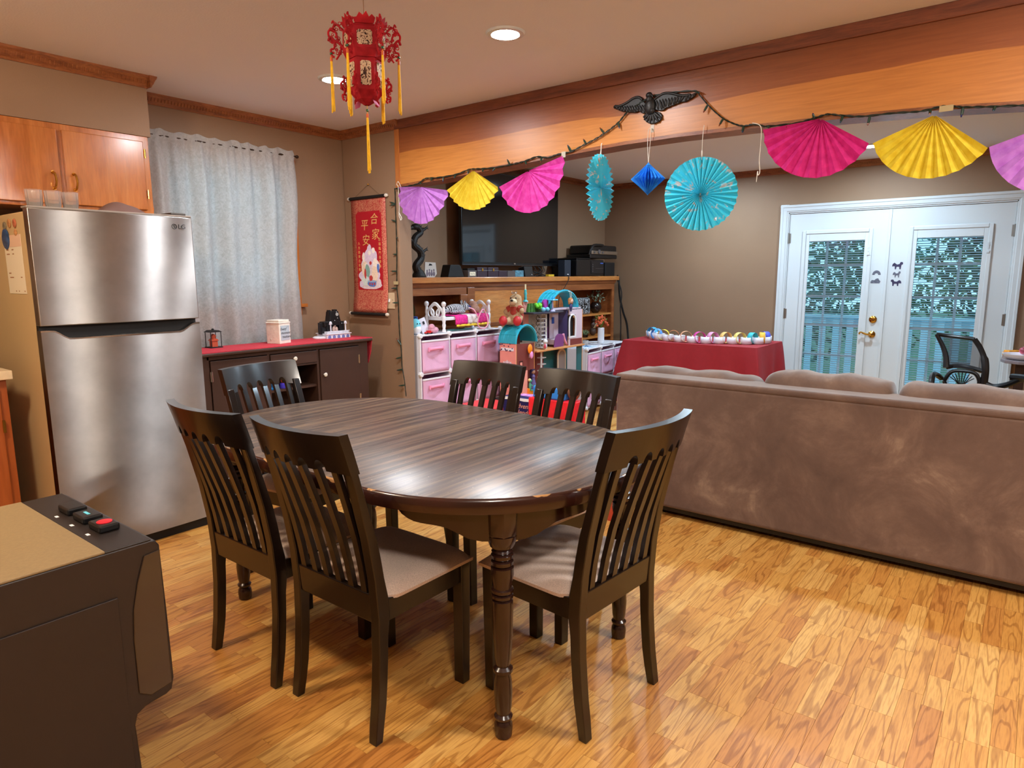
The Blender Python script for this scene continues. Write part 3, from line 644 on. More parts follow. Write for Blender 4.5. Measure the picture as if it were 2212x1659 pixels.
# ------------------------------------------------------------------ fridge
def steel():
    """horizontally brushed sheet: lamps smear into upright streaks"""
    m, nt, b = new_mat('brushed_steel'); L = nt.links.new
    b.inputs['Metallic'].default_value = 1; b.inputs['Roughness'].default_value = 0.33; b.inputs['Anisotropic'].default_value = 1.0; b.inputs['Anisotropic Rotation'].default_value = 0.25
    tg = N(nt, 'ShaderNodeTangent', direction_type='RADIAL', axis='Z'); L(tg.outputs[0], b.inputs['Tangent'])
    n2 = N(nt, 'ShaderNodeTexNoise'); n2.inputs['Scale'].default_value = 6; n2.inputs['Detail'].default_value = 6; L(mapping(nt, (1, 1, 1)).outputs[0], n2.inputs['Vector'])
    r = ramp(nt, n2.outputs[0], [(0.3, C(164, 162, 160)), (0.7, C(186, 184, 182))]); L(r.outputs[0], b.inputs['Base Color']); return m
M_steel = steel()
FX0, FX1, FY = 1.092, 1.840, 3.60
t = thing('refrigerator', 'stainless steel top freezer refrigerator beside the brown sideboard', 'refrigerator', (FX0 + .374, FY + .38, 0))
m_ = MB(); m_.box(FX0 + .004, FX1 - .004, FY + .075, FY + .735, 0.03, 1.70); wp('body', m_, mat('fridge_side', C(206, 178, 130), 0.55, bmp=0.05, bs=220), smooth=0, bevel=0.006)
def fdoor(z0, z1, nm):
    m = MB(); n = 14
    prof = [(FX0 + (FX1 - FX0) * i / n, FY + 0.014 * (abs(2 * i / n - 1)) ** 2.2) for i in range(n + 1)] + [(FX1, FY + .07), (FX0, FY + .07)]
    m.prism(prof, z0, z1, 'z'); return wp(nm, m, M_steel, smooth=25, bevel=0.004)
fdoor(1.178, 1.712, 'freezer_door'); 
# lower door with a scooped top edge
m_ = MB(); n = 40; vs = []
for i in range(n + 1):
    u = i / n; x = lerp(FX0, FX1, u); y = FY + 0.014 * abs(2 * u - 1) ** 2.2
    s = max(0, min(1, (u - .06) / .10)); s2 = max(0, min(1, (.97 - u) / .12)); d = 0.040 * min(s * s * (3 - 2 * s), s2 * s2 * (3 - 2 * s2))
    vs += [(x, y, 0.055), (x, y, 1.156 - d), (x, FY + .07, 1.156 - d), (x, FY + .07, 0.055)]
f = [(i * 4 + j, i * 4 + (j + 1) % 4, i * 4 + 4 + (j + 1) % 4, i * 4 + 4 + j) for i in range(n) for j in range(4)] + [(0, 1, 2, 3), (4 * n + 3, 4 * n + 2, 4 * n + 1, 4 * n)]
m_.add(vs, f); wp('fridge_door', m_, M_steel, smooth=25)
m_ = MB(); vs = []
for i in range(n + 1):
    u = i / n; x = lerp(FX0, FX1, u); y = FY + 0.014 * abs(2 * u - 1) ** 2.2 - .0008
    s = max(0, min(1, (u - .06) / .10)); s2 = max(0, min(1, (.97 - u) / .12)); d = 0.040 * min(s * s * (3 - 2 * s), s2 * s2 * (3 - 2 * s2))
    vs += [(x, y, 1.150 - d), (x, y, 1.157 - d), (x, y + .006, 1.157 - d)]
m_.add(vs, [(i * 3 + j, i * 3 + j + 1, i * 3 + 4 + j, i * 3 + 3 + j) for i in range(n) for j in range(2)]); wp('bright_edge', m_, mat('bright_steel', C(225, 222, 220), 0.15, 1.0), smooth=25)
m_ = MB(); m_.box(FX0 + .004, FX1 - .004, FY + .05, FY + .08, 1.10, 1.185); wp('handle_recess', m_, M_matblack, smooth=0)
m_ = MB(); m_.box(FX0 + .01, FX1 - .01, FY + .03, FY + .10, 0.0, 0.055); m_.box(FX0 + .01, FX1 - .01, FY + .45, FY + .72, 0.0, 0.04); wp('kick_plate', m_, M_matblack, smooth=0)
m_ = MB(); m_.box(FX0 + .0, FX1, FY + .015, FY + .09, 1.7125, 1.722); wp('top_cap', m_, mat('cap_grey', C(150, 140, 132), 0.5), smooth=0, bevel=0.003)
m_ = MB(); m_.box(FX1 - .10, FX1 - .02, FY + .03, FY + .15, 1.722, 1.735); wp('hinge_cover', m_, mat('cap_dark', C(70, 64, 60), 0.5), smooth=0, bevel=0.004)
M_logo = mat('logo_grey', C(74, 78, 84), 0.35, 0.6)
tm = place(text_mb('LG', 0.032, 0.0006), (FX1 - .058, FY + .0075, 1.662), (1, 0, 0), (0, 0, 1), (0, -1, 0)); wp('badge_lettering', tm, M_logo, smooth=0)
m_ = MB(); cx, cz = FX1 - .098, 1.662; ring = []
for i in range(25): a = 2 * PI * i / 24; ring.append((cx + .0125 * math.cos(a), FY + .0062, cz + .0125 * math.sin(a)))
m_.tube(ring, 0.0016, 6); m_.box(cx - .0012, cx + .0012, FY + .0045, FY + .0075, cz - .005, cz + .008); m_.box(cx - .0012, cx + .006, FY + .0045, FY + .0075, cz - .0062, cz - .004); m_.box(cx - .006, cx - .0035, FY + .0045, FY + .0075, cz + .003, cz + .0055)
wp('badge_emblem', m_, M_logo, smooth=0)
# things on the fridge side and top
def fside(y, z): return (FX0 - .001, y, z)
M_paper = mat('paper', C(240, 228, 200), 0.8)
t = thing('paper_note', 'cream printed sheet held by a magnet on the side of the refrigerator', 'paper', (FX0 + .002, 3.86, 1.32))
m_ = MB(); m_.box(FX0 + .0022, FX0 + .003, 3.745, 3.985, 1.325, 1.60); wp('sheet', m_, M_paper, smooth=0)
m_ = MB(); m_.box(FX0 + .0016, FX0 + .0022, 3.745, 3.985, 1.545, 1.60); wp('header', m_, mat('paper_header', C(232, 196, 168), 0.8), smooth=0)
m_ = MB()
for z, ys_ in ((1.53, ((3.93, .03), (3.86, .025))), (1.51, ((3.92, .04), (3.86, .02))), (1.42, ((3.93, .03),)), (1.40, ((3.90, .05), (3.78, .02))), (1.335, ((3.76, .012), (3.84, .01), (3.88, .01)))):
    for y, w in ys_: m_ = MB(); m_.box(FX0 + .0014, FX0 + .0022, y, y + w, z, z + .005); wp('print_line', m_, mat('brown_ink', C(170, 120, 80), 0.8), smooth=0)
m_ = MB(); m_.sph((FX0, 3.945, 1.585), (.006, .052, .05), 18, 10); solo('magnet', m_, mat('blue_magnet', C(52, 84, 128), 0.3, var=0.5, vs=40), 'large round blue and green magnet over the cream sheet', 'magnet')
for i, (y, z, c_, nm) in enumerate(((3.875, 1.655, C(196, 140, 90), 'oval tan magnet in the middle of the top row'), (3.80, 1.652, C(190, 110, 80), 'oval reddish magnet nearest the freezer door'), (3.945, 1.645, C(130, 120, 100), 'oval grey magnet farthest from the freezer door'), (3.80, 1.61, C(206, 150, 100), 'small oval tan magnet below the top row'))):
    m_ = MB(); m_.sph((FX0 + .001, y, z), (.005, .022 if i < 3 else .017, .021 if i < 3 else .016), 14, 8); solo('magnet', m_, mat('magnet_%d' % i, c_, 0.35, var=0.35, vs=60), nm, 'magnet', group='magnets on the refrigerator side')
M_crystal = mat('crystal', C(250, 246, 242), 0.03, trans=0.85, spec=0.8)
for i, (x, y) in enumerate(((1.165, 3.74), (1.240, 3.735), (1.315, 3.74))):
    m_ = MB(); m_.lathe([(0.022, 0), (0.028, .004), (0.034, .05), (0.036, .105), (0.033, .105), (0.030, .05), (0.02, .008), (0, .007)], 12, (x, y, 1.7005))
    o = solo('glass_tumbler', m_, M_crystal, ('cut glass tumbler on the refrigerator, leftmost of three', 'cut glass tumbler on the refrigerator, in the middle of three', 'cut glass tumbler on the refrigerator, rightmost of three')[i], 'glass', 'cut glass tumblers on the refrigerator', smooth=20)
m_ = MB(); m_.grid(lambda u, v: (1.44 + .24 * u + .0 * v, 3.71 + .18 * v, 1.7065 + .075 * (math.sin(PI * u) ** .6) * (math.sin(PI * v) ** .5) + .004 * math.sin(14 * u + 5 * v)), 22, 14)
solo('folded_cloth', m_, mat('mauve_cloth', C(120, 92, 86), 0.9), 'crumpled mauve grey cloth lying on top of the refrigerator', 'cloth', smooth=180)
# ------------------------------------------------------------------ wall cabinet above the fridge
t = thing('wall_cabinet', 'honey brown two door wall cabinet above the refrigerator', 'cabinet', (1.42, 4.2, 1.757))
CF = 4.03
m_ = MB(); m_.box(0.30, 1.838, CF + .018, 4.378, 1.757, 2.176); wp('body', m_, M_oakcab, smooth=0)
m_ = MB()
for b_ in ((0.30, 1.838, CF, CF + .018, 2.135, 2.176), (0.30, 1.838, CF, CF + .018, 1.757, 1.79), (0.95, 0.985, CF, CF + .018, 1.79, 2.135), (1.372, 1.412, CF, CF + .018, 1.79, 2.135), (1.795, 1.838, CF, CF + .018, 1.79, 2.135), (0.30, 0.34, CF, CF + .018, 1.79, 2.135)): m_.box(*b_)
wp('face_frame', m_, M_oakcab, smooth=0, bevel=0.002)
def cabdoor(x0, x1, hx, hinge):
    m = MB(); m.box(x0, x1, CF - .018, CF - .001, 1.775, 2.146); d = wp('door', m, M_oakcab, smooth=0, bevel=0.004, seg=3)
    m = MB(); m.tube(smooth_path([(hx, CF - .018, 1.93), (hx, CF - .040, 1.925), (hx + .004, CF - .046, 1.89), (hx, CF - .040, 1.855), (hx, CF - .018, 1.85)], 5), 0.0055, 8)
    m.cyl((hx, CF - .018, 1.93), (hx, CF - .022, 1.93), .009, n=10); m.cyl((hx, CF - .018, 1.85), (hx, CF - .022, 1.85), .009, n=10); wp('handle', m, M_brass, d)
    if hinge:
        for z in (2.08, 1.86): m = MB(); m.box(x1 - .001, x1 + .006, CF - .022, CF - .004, z - .022, z + .022); m.cyl((x1 + .003, CF - .022, z - .024), (x1 + .003, CF - .022, z + .024), .005, n=8); wp('hinge', m, M_brass, d)
    return d
cabdoor(0.975, 1.380, 1.345, 0); cabdoor(1.404, 1.803, 1.440, 1); cabdoor(0.33, 0.96, 0.925, 0)
# ------------------------------------------------------------------ kitchen counter at the left edge
t = thing('base_cabinet', 'reddish brown kitchen base cabinet left of the refrigerator', 'cabinet', (0.60, 4.0, 0))
M_redcab = wood('base_cabinet_wood', [C(142, 66, 24), C(160, 80, 32), C(172, 92, 44)], (9, 9, 1), 2.0, 0.35, 0.2, 0.1)
m_ = MB(); m_.box(-0.40, 0.985, 3.80, 4.378, 0.10, 0.93); m_.box(-0.40, 0.985, 3.86, 4.37, 0, 0.10); wp('body', m_, M_redcab, smooth=0, bevel=0.002)
m_ = MB(); m_.box(0.44, 0.95, 3.782, 3.80, 0.14, 0.90); d = wp('door', m_, M_redcab, smooth=0, bevel=0.004)
m_ = MB(); m_.box(0.945, 0.957, 3.776, 3.79, 0.68, 0.74); wp('hinge', m_, M_brass, d, smooth=0)
m_ = MB(); m_.box(-0.40, 1.005, 3.765, 4.378, 0.93, 0.972); solo('countertop', m_, mat('cream_laminate', C(226, 206, 172), 0.35, var=0.05, vs=40), 'cream laminate countertop end beside the refrigerator', 'countertop', smooth=0, bevel=0.004)
m_ = MB(); m_.lathe([(0.05, 0), (0.085, .01), (0.10, .03), (0.092, .055), (0.05, .07), (0, .072)], 20, (0.88, 3.93, 0.972)); solo('round_tin', m_, mat('dark_tin', C(52, 46, 40), 0.35, var=0.4, vs=40), 'dark patterned round tin on the end of the countertop', 'tin')
m_ = MB(); m_.lathe([(0.03, 0), (0.06, .004), (0.10, .012), (0.101, .015), (0.06, .007), (0, .006)], 24, (0.86, 3.93, 1.0445)); solo('plate', m_, mat('yellow_green_glaze', C(196, 206, 110), 0.3), 'yellow green plate resting on the dark round tin', 'plate')
m_ = MB(); m_.grid(lambda u, v: (0.76 + 0.105 * math.cos(2 * PI * u) * math.sin(PI * (0.06 + .94 * v)) ** .7, 4.20 + .08 * math.sin(2 * PI * u) * math.sin(PI * (.06 + .94 * v)) ** .7, 0.973 + .42 * (1 - v)), 28, 14); solo('mesh_bag', m_, mat('black_mesh', C(20, 17, 15), 0.8, bmp=0.5, bs=160), 'tall black mesh bag at the left edge behind the plate', 'bag', smooth=180)
# ------------------------------------------------------------------ portable appliance in the foreground
M_app = mat('appliance_dark', C(40, 31, 28), 0.42, var=0.05, vs=3, bmp=0.03, bs=200)
AX1, AY0, AY1, AZ = 0.748, 1.765, 2.385, 0.722
t = thing('portable_dishwasher', 'dark brown rolling appliance with tan top in the lower left foreground', 'appliance', (0.44, 2.07, 0))
prof = [(0.13, 0.03), (AX1 - .105, 0.03), (AX1 - .098, 0.10), (AX1 - .103, 0.235), (AX1 - .095, 0.262), (AX1 - .07, 0.275), (AX1 - .02, 0.280), (AX1 - .004, 0.288), (AX1 + .004, 0.32), (AX1 + .002, 0.50), (AX1 - .002, AZ - .02), (AX1 - .012, AZ - .004), (AX1 - .022, AZ), (0.13, AZ)]
m_ = MB(); m_.prism(prof, AY0 + .004, AY1 - .004, 'y'); wp('cabinet', m_, M_app, smooth=35, bevel=0.004)
m_ = MB(); m_.box(0.10, AX1 - .115, AY0 - .001, AY0 + .004, 0.06, 0.60); wp('side_panel', m_, M_app, smooth=0, bevel=0.002)
gl = [(AX1 - .004, .31), (AX1 - .004, AZ - .03), (AX1 - .045, AZ - .035), (AX1 - .066, AZ - .10), (AX1 - .082, AZ - .17), (AX1 - .088, AZ - .25), (AX1 - .088, .32), (AX1 - .06, .30)]
m_ = MB(); m_.prism(gl, AY0 - .0005, AY0 + .0042, 'y'); wp('handle_panel', m_, mat('glossy_brown', C(56, 44, 35), 0.12, coat=0.6), smooth=0, bevel=0.003)
m_ = MB(); m_.box(0.13, AX1 - .132, AY0 + .004, AY1 - .004, AZ, AZ + .006); wp('tan_top', m_, mat('tan_laminate', C(132, 110, 74), 0.5, var=0.08, vs=120, bmp=0.1, bs=300), smooth=0, bevel=0.002)
m_ = MB(); m_.box(AX1 - .132, AX1 - .022, AY0 + .004, AY1 - .004, AZ - .001, AZ + .004); wp('control_strip', m_, mat('strip_brown', C(30, 24, 22), 0.4), smooth=0, bevel=0.002)
for i, y in enumerate((2.165, 2.055, 1.945)):
    m_ = MB(); m_.box(AX1 - .092, AX1 - .040, y - .038, y + .038, AZ + .004, AZ + .024); k = wp('control_button', m_, M_black, smooth=0, bevel=0.005, seg=3)
    if i == 2: m_ = MB(); m_.lathe([(0.019, 0), (0.019, .002), (0.016, .003), (0, .003)], 20, (AX1 - .066, y - .004, AZ + .0238)); wp('red_dot', m_, mat('red_label', C(214, 26, 44), 0.4), k)
    if i == 1: m_ = MB(); m_.box(AX1 - .072, AX1 - .064, y - .016, y + .016, AZ + .024, AZ + .0246); wp('cyan_mark', m_, mat('cyan_label', C(90, 190, 210), 0.4), k, smooth=0)
    m_ = MB(); m_.box(AX1 - .116, AX1 - .108, y - .022, y - .006, AZ + .004, AZ + .0046); wp('white_mark', m_, M_white, smooth=0)
m_ = MB()
for x in (0.17, AX1 - .16):
    for y in (AY0 + .06, AY1 - .06): m_.cyl((x, y - .012, .016), (x, y + .012, .016), .016, n=14)
wp('caster', m_, M_black)
m_ = MB(); m_.box(0.13, AX1 - .075, AY0 + .01, AY1 - .01, 0.02, 0.045); wp('base_plate', m_, M_black, smooth=0, bevel=0.004)
# ------------------------------------------------------------------ sideboard
M_side = mat('sideboard_wood', C(62, 40, 31), 0.42, var=0.10, vs=5, bmp=0.03, bs=90)
SX0, SX1, SY0, SY1, SZ = 1.90, 3.255, 3.92, 4.225, 0.945
t = thing('sideboard', 'dark brown sideboard with white knobs under the curtained window', 'sideboard', (2.57, 4.09, 0))
m_ = MB()
for b_ in ((SX0, SX0 + .02, SY0, SY1, 0, SZ - .02), (SX1 - .02, SX1, SY0, SY1, 0, SZ - .02), (2.425, 2.443, SY0 + .002, SY1, .06, SZ - .02), (2.806, 2.824, SY0 + .002, SY1, .06, SZ - .02), (SX0, SX1, SY1 - .01, SY1, .06, SZ - .02), (SX0 + .02, SX1 - .02, SY0 + .002, SY1, .06, .08)): m_.box(*b_)
for x0, x1 in ((SX0 + .02, 2.035), (SX1 - .082, SX1 - .02)): m_.box(x0, x1, SY0, SY0 + .018, .06, SZ - .02)
m_.box(2.02, SX1 - .08, SY0, SY0 + .018, SZ - .045, SZ - .02); m_.box(2.443, 2.806, SY0, SY0 + .018, .80, .812)
wp('carcass', m_, M_side, smooth=0, bevel=0.0015)
m_ = MB(); m_.box(SX0 - .02, SX1 + .03, SY0 - .03, SY1 + .004, SZ - .02, SZ); wp('top', m_, M_side, smooth=0, bevel=0.006, seg=3)
def knob(x, y, z, p): m = MB(); m.lathe([(0.005, 0), (0.005, -.012), (0.012, -.015), (0.014, -.021), (0.010, -.026), (0, -.027)], 16, (x, y, z), 'y'); 
M_knob = mat('white_knob', C(214, 206, 192), 0.3)
def mkknob(x, z, d):
    m = MB(); m.lathe([(0.006, SY0 - .004), (0.005, SY0 - .016), (0.012, SY0 - .019), (0.0145, SY0 - .025), (0.010, SY0 - .030), (0, SY0 - .031)], 16, (x, 0, z), 'y')
    # axis y profile: radius spreads over z and x
    wp('knob', m, M_knob, d)
def sdoor(x0, x1, kx, hx):
    m = MB(); m.box(x0, x1, SY0 - .006, SY0 + .012, .085, SZ - .05); d = wp('door', m, M_side, smooth=0, bevel=0.002)
    mkknob(kx, .719, d)
    for z in (.80, .51): m = MB(); m.cyl((hx, SY0 - .008, z - .032), (hx, SY0 - .008, z + .032), .005, n=8); m.box(hx - .008, hx + .008, SY0 - .008, SY0 - .006, z - .03, z + .03); wp('hinge', m, M_chrome, d)
sdoor(2.04, 2.422, 2.38, 2.042); sdoor(2.828, 3.170, 2.856, 3.168)
m_ = MB(); m_.box(2.446, 2.803, SY0 - .006, SY0 + .012, .815, SZ - .05); d = wp('drawer', m_, M_side, smooth=0, bevel=0.002); mkknob(2.62, .856, d)
m_ = MB(); m_.box(2.443, 2.806, SY0 + .02, SY1 - .01, .640, .655); wp('shelf', m_, M_side, smooth=0); m_ = MB(); m_.box(2.443, 2.806, SY0 + .02, SY1 - .01, .36, .375); wp('shelf', m_, M_side, smooth=0)
m_ = MB(); m_.box(SX0 - .01, SX1 + .012, SY0 - .022, SY1, SZ + .0005, SZ + .006)
m_.prism([(SY0 - .018, SZ + .004), (SY1 - .01, SZ + .004), (SY1 - .01, .70), (SY0 + .10, .70), (SY0 + .03, .76), (SY0 + .0, .84)], SX1 + .031, SX1 + .036, 'x'); m_.box(SX1, SX1 + .036, SY0 - .018, SY1, SZ + .001, SZ + .006)
o = solo('table_runner', m_, mat('red_runner', C(190, 46, 62), 0.8, var=0.12, vs=60, bmp=0.2, bs=200), 'red cloth runner covering the top of the sideboard', 'cloth', smooth=0)
# figurines inside the open middle
m_ = MB(); m_.sph((2.462, 3.99, .7075), (.026, .022, .05), 14, 9); m_.sph((2.458, 3.985, .757), .017); m_.sph((2.485, 3.98, .69), (.016, .014, .03)); m_.lathe([(.032, .6555), (.034, .662), (.02, .672)], 16, (2.465, 3.985, 0)); solo('blue_glass_figurine', m_, mat('blue_glass', C(40, 130, 190), 0.1, trans=0.5, var=0.4, vs=60), 'blue glassy figurine on the open sideboard shelf', 'figurine')
m_ = MB(); m_.lathe([(.03, .6555), (.032, .66), (.03, .685), (.022, .69)], 18, (2.575, 3.98, 0)); m_.cur = 1; m_.sph((2.575, 3.98, .71), (.02, .018, .026)); m_.sph((2.572, 3.975, .745), (.016, .014, .02)); m_.sph((2.588, 3.975, .728), (.008, .008, .02), rot=(0, .5, 0)); solo('snow_globe_figurine', m_, [mat('violet_base', C(70, 60, 190), 0.3), mat('orange_fig', C(214, 96, 60), 0.4, var=0.4, vs=80)], 'orange figurine on a violet base next to the blue one', 'figurine')
m_ = MB(); m_.box(2.452, 2.55, 3.96, 4.06, .3755, .45); solo('small_box', m_, mat('tan_card', C(206, 184, 140), 0.7), 'small tan box on the bottom sideboard shelf', 'box', smooth=0, bevel=0.002)
ZR = SZ + .0062
# white lidded keepsake box
t = thing('keepsake_box', 'whitewashed lidded keepsake box with a lettered grey panel on the red runner', 'box', (2.615, 4.07, ZR), 0.28)
m_ = MB(); m_.box(-.055, .055, -.055, .055, 0, .135); part('body', m_, mat('whitewash', C(228, 220, 208), 0.6, var=0.08, vs=30, bmp=0.2, bs=80), t, smooth=0, bevel=0.003)
m_ = MB(); m_.box(-.058, .058, -.058, .058, .135, .145); m_.box(-.052, .052, -.052, .052, .145, .160); part('lid', m_, mat('whitewash', C(0, 0, 0)), t, smooth=0, bevel=0.004)
m_ = MB(); m_.box(-.042, .044, -.0565, -.055, .022, .122); p_ = part('picture_panel', m_, mat('grey_panel', C(176, 190, 198), 0.4), t, smooth=0)
tm = MB()
for s_, x, z, w in (('Every', -.018, .098, .026), ('moment', .004, .072, .026), ('matters', .012, .046, .026)):
    q = place(text_mb(s_, w, 0.0004, shear=0.35), (x, -.0569, z), (1, 0, 0), (0, 0, 1), (0, -1, 0)); tm.add(q.v, q.f)
tm.tube(smooth_path([(.012, -.0569, .104), (.022, -.0569, .112), (.040, -.0569, .110)], 4), .0006, 5); tm.tube(smooth_path([(-.038, -.0569, .072), (-.03, -.0569, .076), (-.024, -.0569, .074)], 4), .0006, 5); tm.tube(smooth_path([(-.036, -.0569, .044), (-.026, -.0569, .050), (-.016, -.0569, .048)], 4), .0006, 5)
part('lettering', tm, mat('ink_black', C(24, 26, 30), 0.5), p_, smooth=0)
m_ = MB(); m_.sph((-.0555, .02, .03), (.002, .008, .009), 10, 6); part('shell', m_, M_knob, t)
# black castle ornament
t = thing('castle_ornament', 'black clock tower house on a white colonnaded base at the right of the sideboard', 'ornament', (3.10, 4.11, ZR), -0.10)
M_cw = mat('ornament_white', C(216, 222, 234), 0.4, var=0.06, vs=40)
m_ = MB(); m_.box(-.098, .098, -.07, .07, 0, .030); m_.box(-.105, .105, -.077, .077, .030, .036); m_.box(-.088, .088, -.062, .06, .036, .050); m_.lathe([(.05, 0), (.052, .01), (.04, .016), (0, .017)], 18, (-.115, .0, 0))
part('base', m_, M_cw, t, smooth=0, bevel=0.0015)
for i in range(5):
    x = -.076 + i * .038; m_ = MB(); m_.prism([(x - .012, .002), (x + .012, .002), (x + .012, .016), (x + .007, .023), (x, .0255), (x - .007, .023), (x - .012, .016)], -.0715, -.0695, 'y'); part('arch', m_, mat('arch_blue', C(98, 112, 168), 0.5), t, smooth=0)
m_ = MB()
for i in range(17): x = -.084 + i * .0105; m_.box(x - .0016, x + .0016, -.075, -.073, .036, .052)
m_.box(-.09, .09, -.0755, -.0725, .052, .055); part('railing', m_, M_cw, t, smooth=0)
m_ = MB(); m_.box(-.072, -.03, -.03, .05, .036, .12); m_.box(.032, .075, -.03, .05, .036, .12); m_.box(-.072, .075, .005, .05, .036, .118); m_.box(-.03, .032, -.03, .05, .092, .125)
m_.prism([(-.045, .118), (.05, .118), (.030, .195), (.012, .198), (-.025, .198), (-.032, .190)], -.028, .04, 'y'); m_.box(-.038, -.022, -.01, .02, .16, .205); m_.box(-.002, .026, -.02, .01, .19, .208)
m_.prism([(-.085, .08), (-.03, .118), (-.04, .125), (-.092, .12)], -.025, .04, 'y'); m_.box(-.122, -.102, -.02, .01, .035, .115); m_.box(-.12, -.07, -.02, .01, .03, .08)
part('house', m_, mat('ornament_black', C(16, 16, 20), 0.35), t, smooth=0, bevel=0.002)
m_ = MB(); m_.lathe([(.012, -.0285), (.012, -.0305), (.009, -.031), (0, -.031)], 20, (.018, 0, .172), 'y'); part('clock_face', m_, mat('clock_grey', C(170, 172, 170), 0.4), t)
for x in (-.058, .066):
    m_ = MB(); m_.cyl((x, -.06, .05), (x, -.06, .105), .0045, n=10); m_.sph((x, -.06, .114), (.010, .010, .011), 12, 8); m_.box(x - .009, x + .009, -.069, -.051, .104, .108); part('lamp_post', m_, M_cw, t)
m_ = MB(); m_.sph((-.008, -.02, .062), (.014, .012, .024)); m_.sph((.012, -.022, .06), (.012, .011, .022)); m_.sph((.0, -.02, .088), .008); part('figures', m_, mat('figure_pastel', C(178, 150, 140), 0.5, var=0.4, vs=90), t)
for x, z in ((-.05, .15 - .05), (.055, .105), (.02, .145), (-.004, .128), (.012, .19)): m_ = MB(); m_.sph((x, -.031, z), .0028, 8, 5); part('pearl', m_, M_cw, t)
# little glass lantern beside the fridge
t = thing('glass_lantern', 'small glass lantern with a red pagoda, left end of the runner beside the refrigerator', 'ornament', (2.20, 4.16, ZR))
m_ = MB()
for x in (-.034, .034):
    for y in (-.034, .034): m_.box(x - .0018, x + .0018, y - .0018, y + .0018, .006, .10)
m_.box(-.04, .04, -.04, .04, 0, .006); m_.prism([(-.042, .10), (.042, .10), (.020, .112), (-.020, .112)], -.04, .04, 'y'); m_.lathe([(.008, .112), (.008, .120), (0, .124)], 10); part('frame', m_, M_matblack, t, smooth=0)
m_ = MB(); m_.box(-.018, .018, -.018, .018, .006, .045); m_.prism([(-.026, .045), (.026, .045), (.010, .058), (-.010, .058)], -.024, .024, 'y'); m_.box(-.010, .010, -.010, .010, .058, .072); m_.prism([(-.016, .072), (.016, .072), (0, .088)], -.014, .014, 'y'); part('pagoda', m_, mat('pagoda_red', C(186, 80, 50), 0.5), t, smooth=0)
# ------------------------------------------------------------------ curtain
def curtain_mat():
    m, nt, b = new_mat('lace_curtain'); L = nt.links.new
    mp = mapping(nt, (1, 1, 1)); n = N(nt, 'ShaderNodeTexVoronoi'); n.inputs['Scale'].default_value = 60; L(mp.outputs[0], n.inputs['Vector'])
    n2 = N(nt, 'ShaderNodeTexNoise'); n2.inputs['Scale'].default_value = 45; n2.inputs['Detail'].default_value = 5; n2.inputs['Distortion'].default_value = 1.5; L(mp.outputs[0], n2.inputs['Vector'])
    r = ramp(nt, n2.outputs[0], [(0.35, C(196, 196, 194)), (0.65, C(214, 214, 214))]); L(r.outputs[0], b.inputs['Base Color']); b.inputs['Roughness'].default_value = 0.8
    bump(nt, b, n2.outputs[0], 0.35, 0.005)
    tr = N(nt, 'ShaderNodeBsdfTranslucent'); L(r.outputs[0], tr.inputs[0]); mx = N(nt, 'ShaderNodeMixShader'); mx.inputs[0].default_value = 0.5
    L(b.outputs[0], mx.inputs[1]); L(tr.outputs[0], mx.inputs[2]); L(mx.outputs[0], nt.nodes['Material Output'].inputs[0]); return m
M_curt = curtain_mat()
t = thing('curtain', 'white gathered lace curtain with a ruffled header over the window', 'curtain', (2.45, 4.30, 0.93))
RZ = 2.247
def cf(u, v):
    x = 1.90 + 1.06 * u; z = lerp(2.283 + 0.007 * math.sin(58 * u) + .004 * math.sin(23 * u), 0.93, v)
    d = (RZ - z)
    amp = 0.030 * min(1, max(0, d) / .25) + 0.004
    w = amp * (math.sin(46 * u + 1.2 * math.sin(5 * u)) * .6 + .5 * math.sin(27 * u + 2 + .8 * v)) + 0.006 * math.sin(120 * u) * (1 - min(1, max(0, d) / .5))
    if d < 0: w = 0.010 * math.sin(75 * u + 3 * math.sin(9 * u)) - .004
    if abs(d) < .02: w = w * .3 - .008
    x += 0.012 * math.sin(3 * v * 2) * u + .010 * math.sin(9 * v) * (u > .98)
    return (x, 4.292 + w, z)
m_ = MB(); m_.grid(cf, 220, 60); wp('fabric', m_, M_curt, smooth=180)
m_ = MB(); m_.cyl((1.88, 4.29, RZ), (2.985, 4.29, RZ), .0065, n=10); m_.sph((2.99, 4.29, RZ), (.013, .012, .012)); m_.cyl((2.972, 4.29, RZ), (2.972, 4.378, RZ), .005, n=8); m_.box(2.962, 2.982, 4.372, 4.379, RZ - .02, RZ + .02); wp('rod', m_, mat('dark_bronze', C(58, 42, 32), 0.4, 0.7))
# ------------------------------------------------------------------ garland, fans and hangings on the header beam
M_gwire = mat('green_wire', C(20, 34, 24), 0.5)
M_gbulb = mat('green_socket', C(34, 58, 44), 0.4)
WIRE = [(3.763, 2.026), (3.631, 2.034), (3.522, 2.043), (3.450, 2.070), (3.330, 2.066), (3.163, 2.071), (3.043, 2.091), (2.958, 2.088), (2.837, 2.082), (2.677, 2.088), (2.593, 2.095), (2.491, 2.113), (2.405, 2.099), (2.341, 2.110), (2.242, 2.117), (2.154, 2.144), (2.074, 2.168), (1.996, 2.201), (1.933, 2.236), (1.884, 2.279), (1.836, 2.301), (1.788, 2.324), (1.724, 2.342), (1.621, 2.343), (1.493, 2.330), (1.465, 2.304), (1.421, 2.253), (1.371, 2.203), (1.328, 2.168), (1.276, 2.139), (1.230, 2.124), (1.186, 2.125), (1.142, 2.114), (1.118, 2.107), (0.982, 2.103), (0.903, 2.115), (0.843, 2.123), (0.778, 2.108), (0.698, 2.094), (0.572, 2.090), (0.476, 2.083), (0.402, 2.091), (0.361, 2.085), (0.316, 2.076), (0.229, 2.065), (0.120, 2.054)]
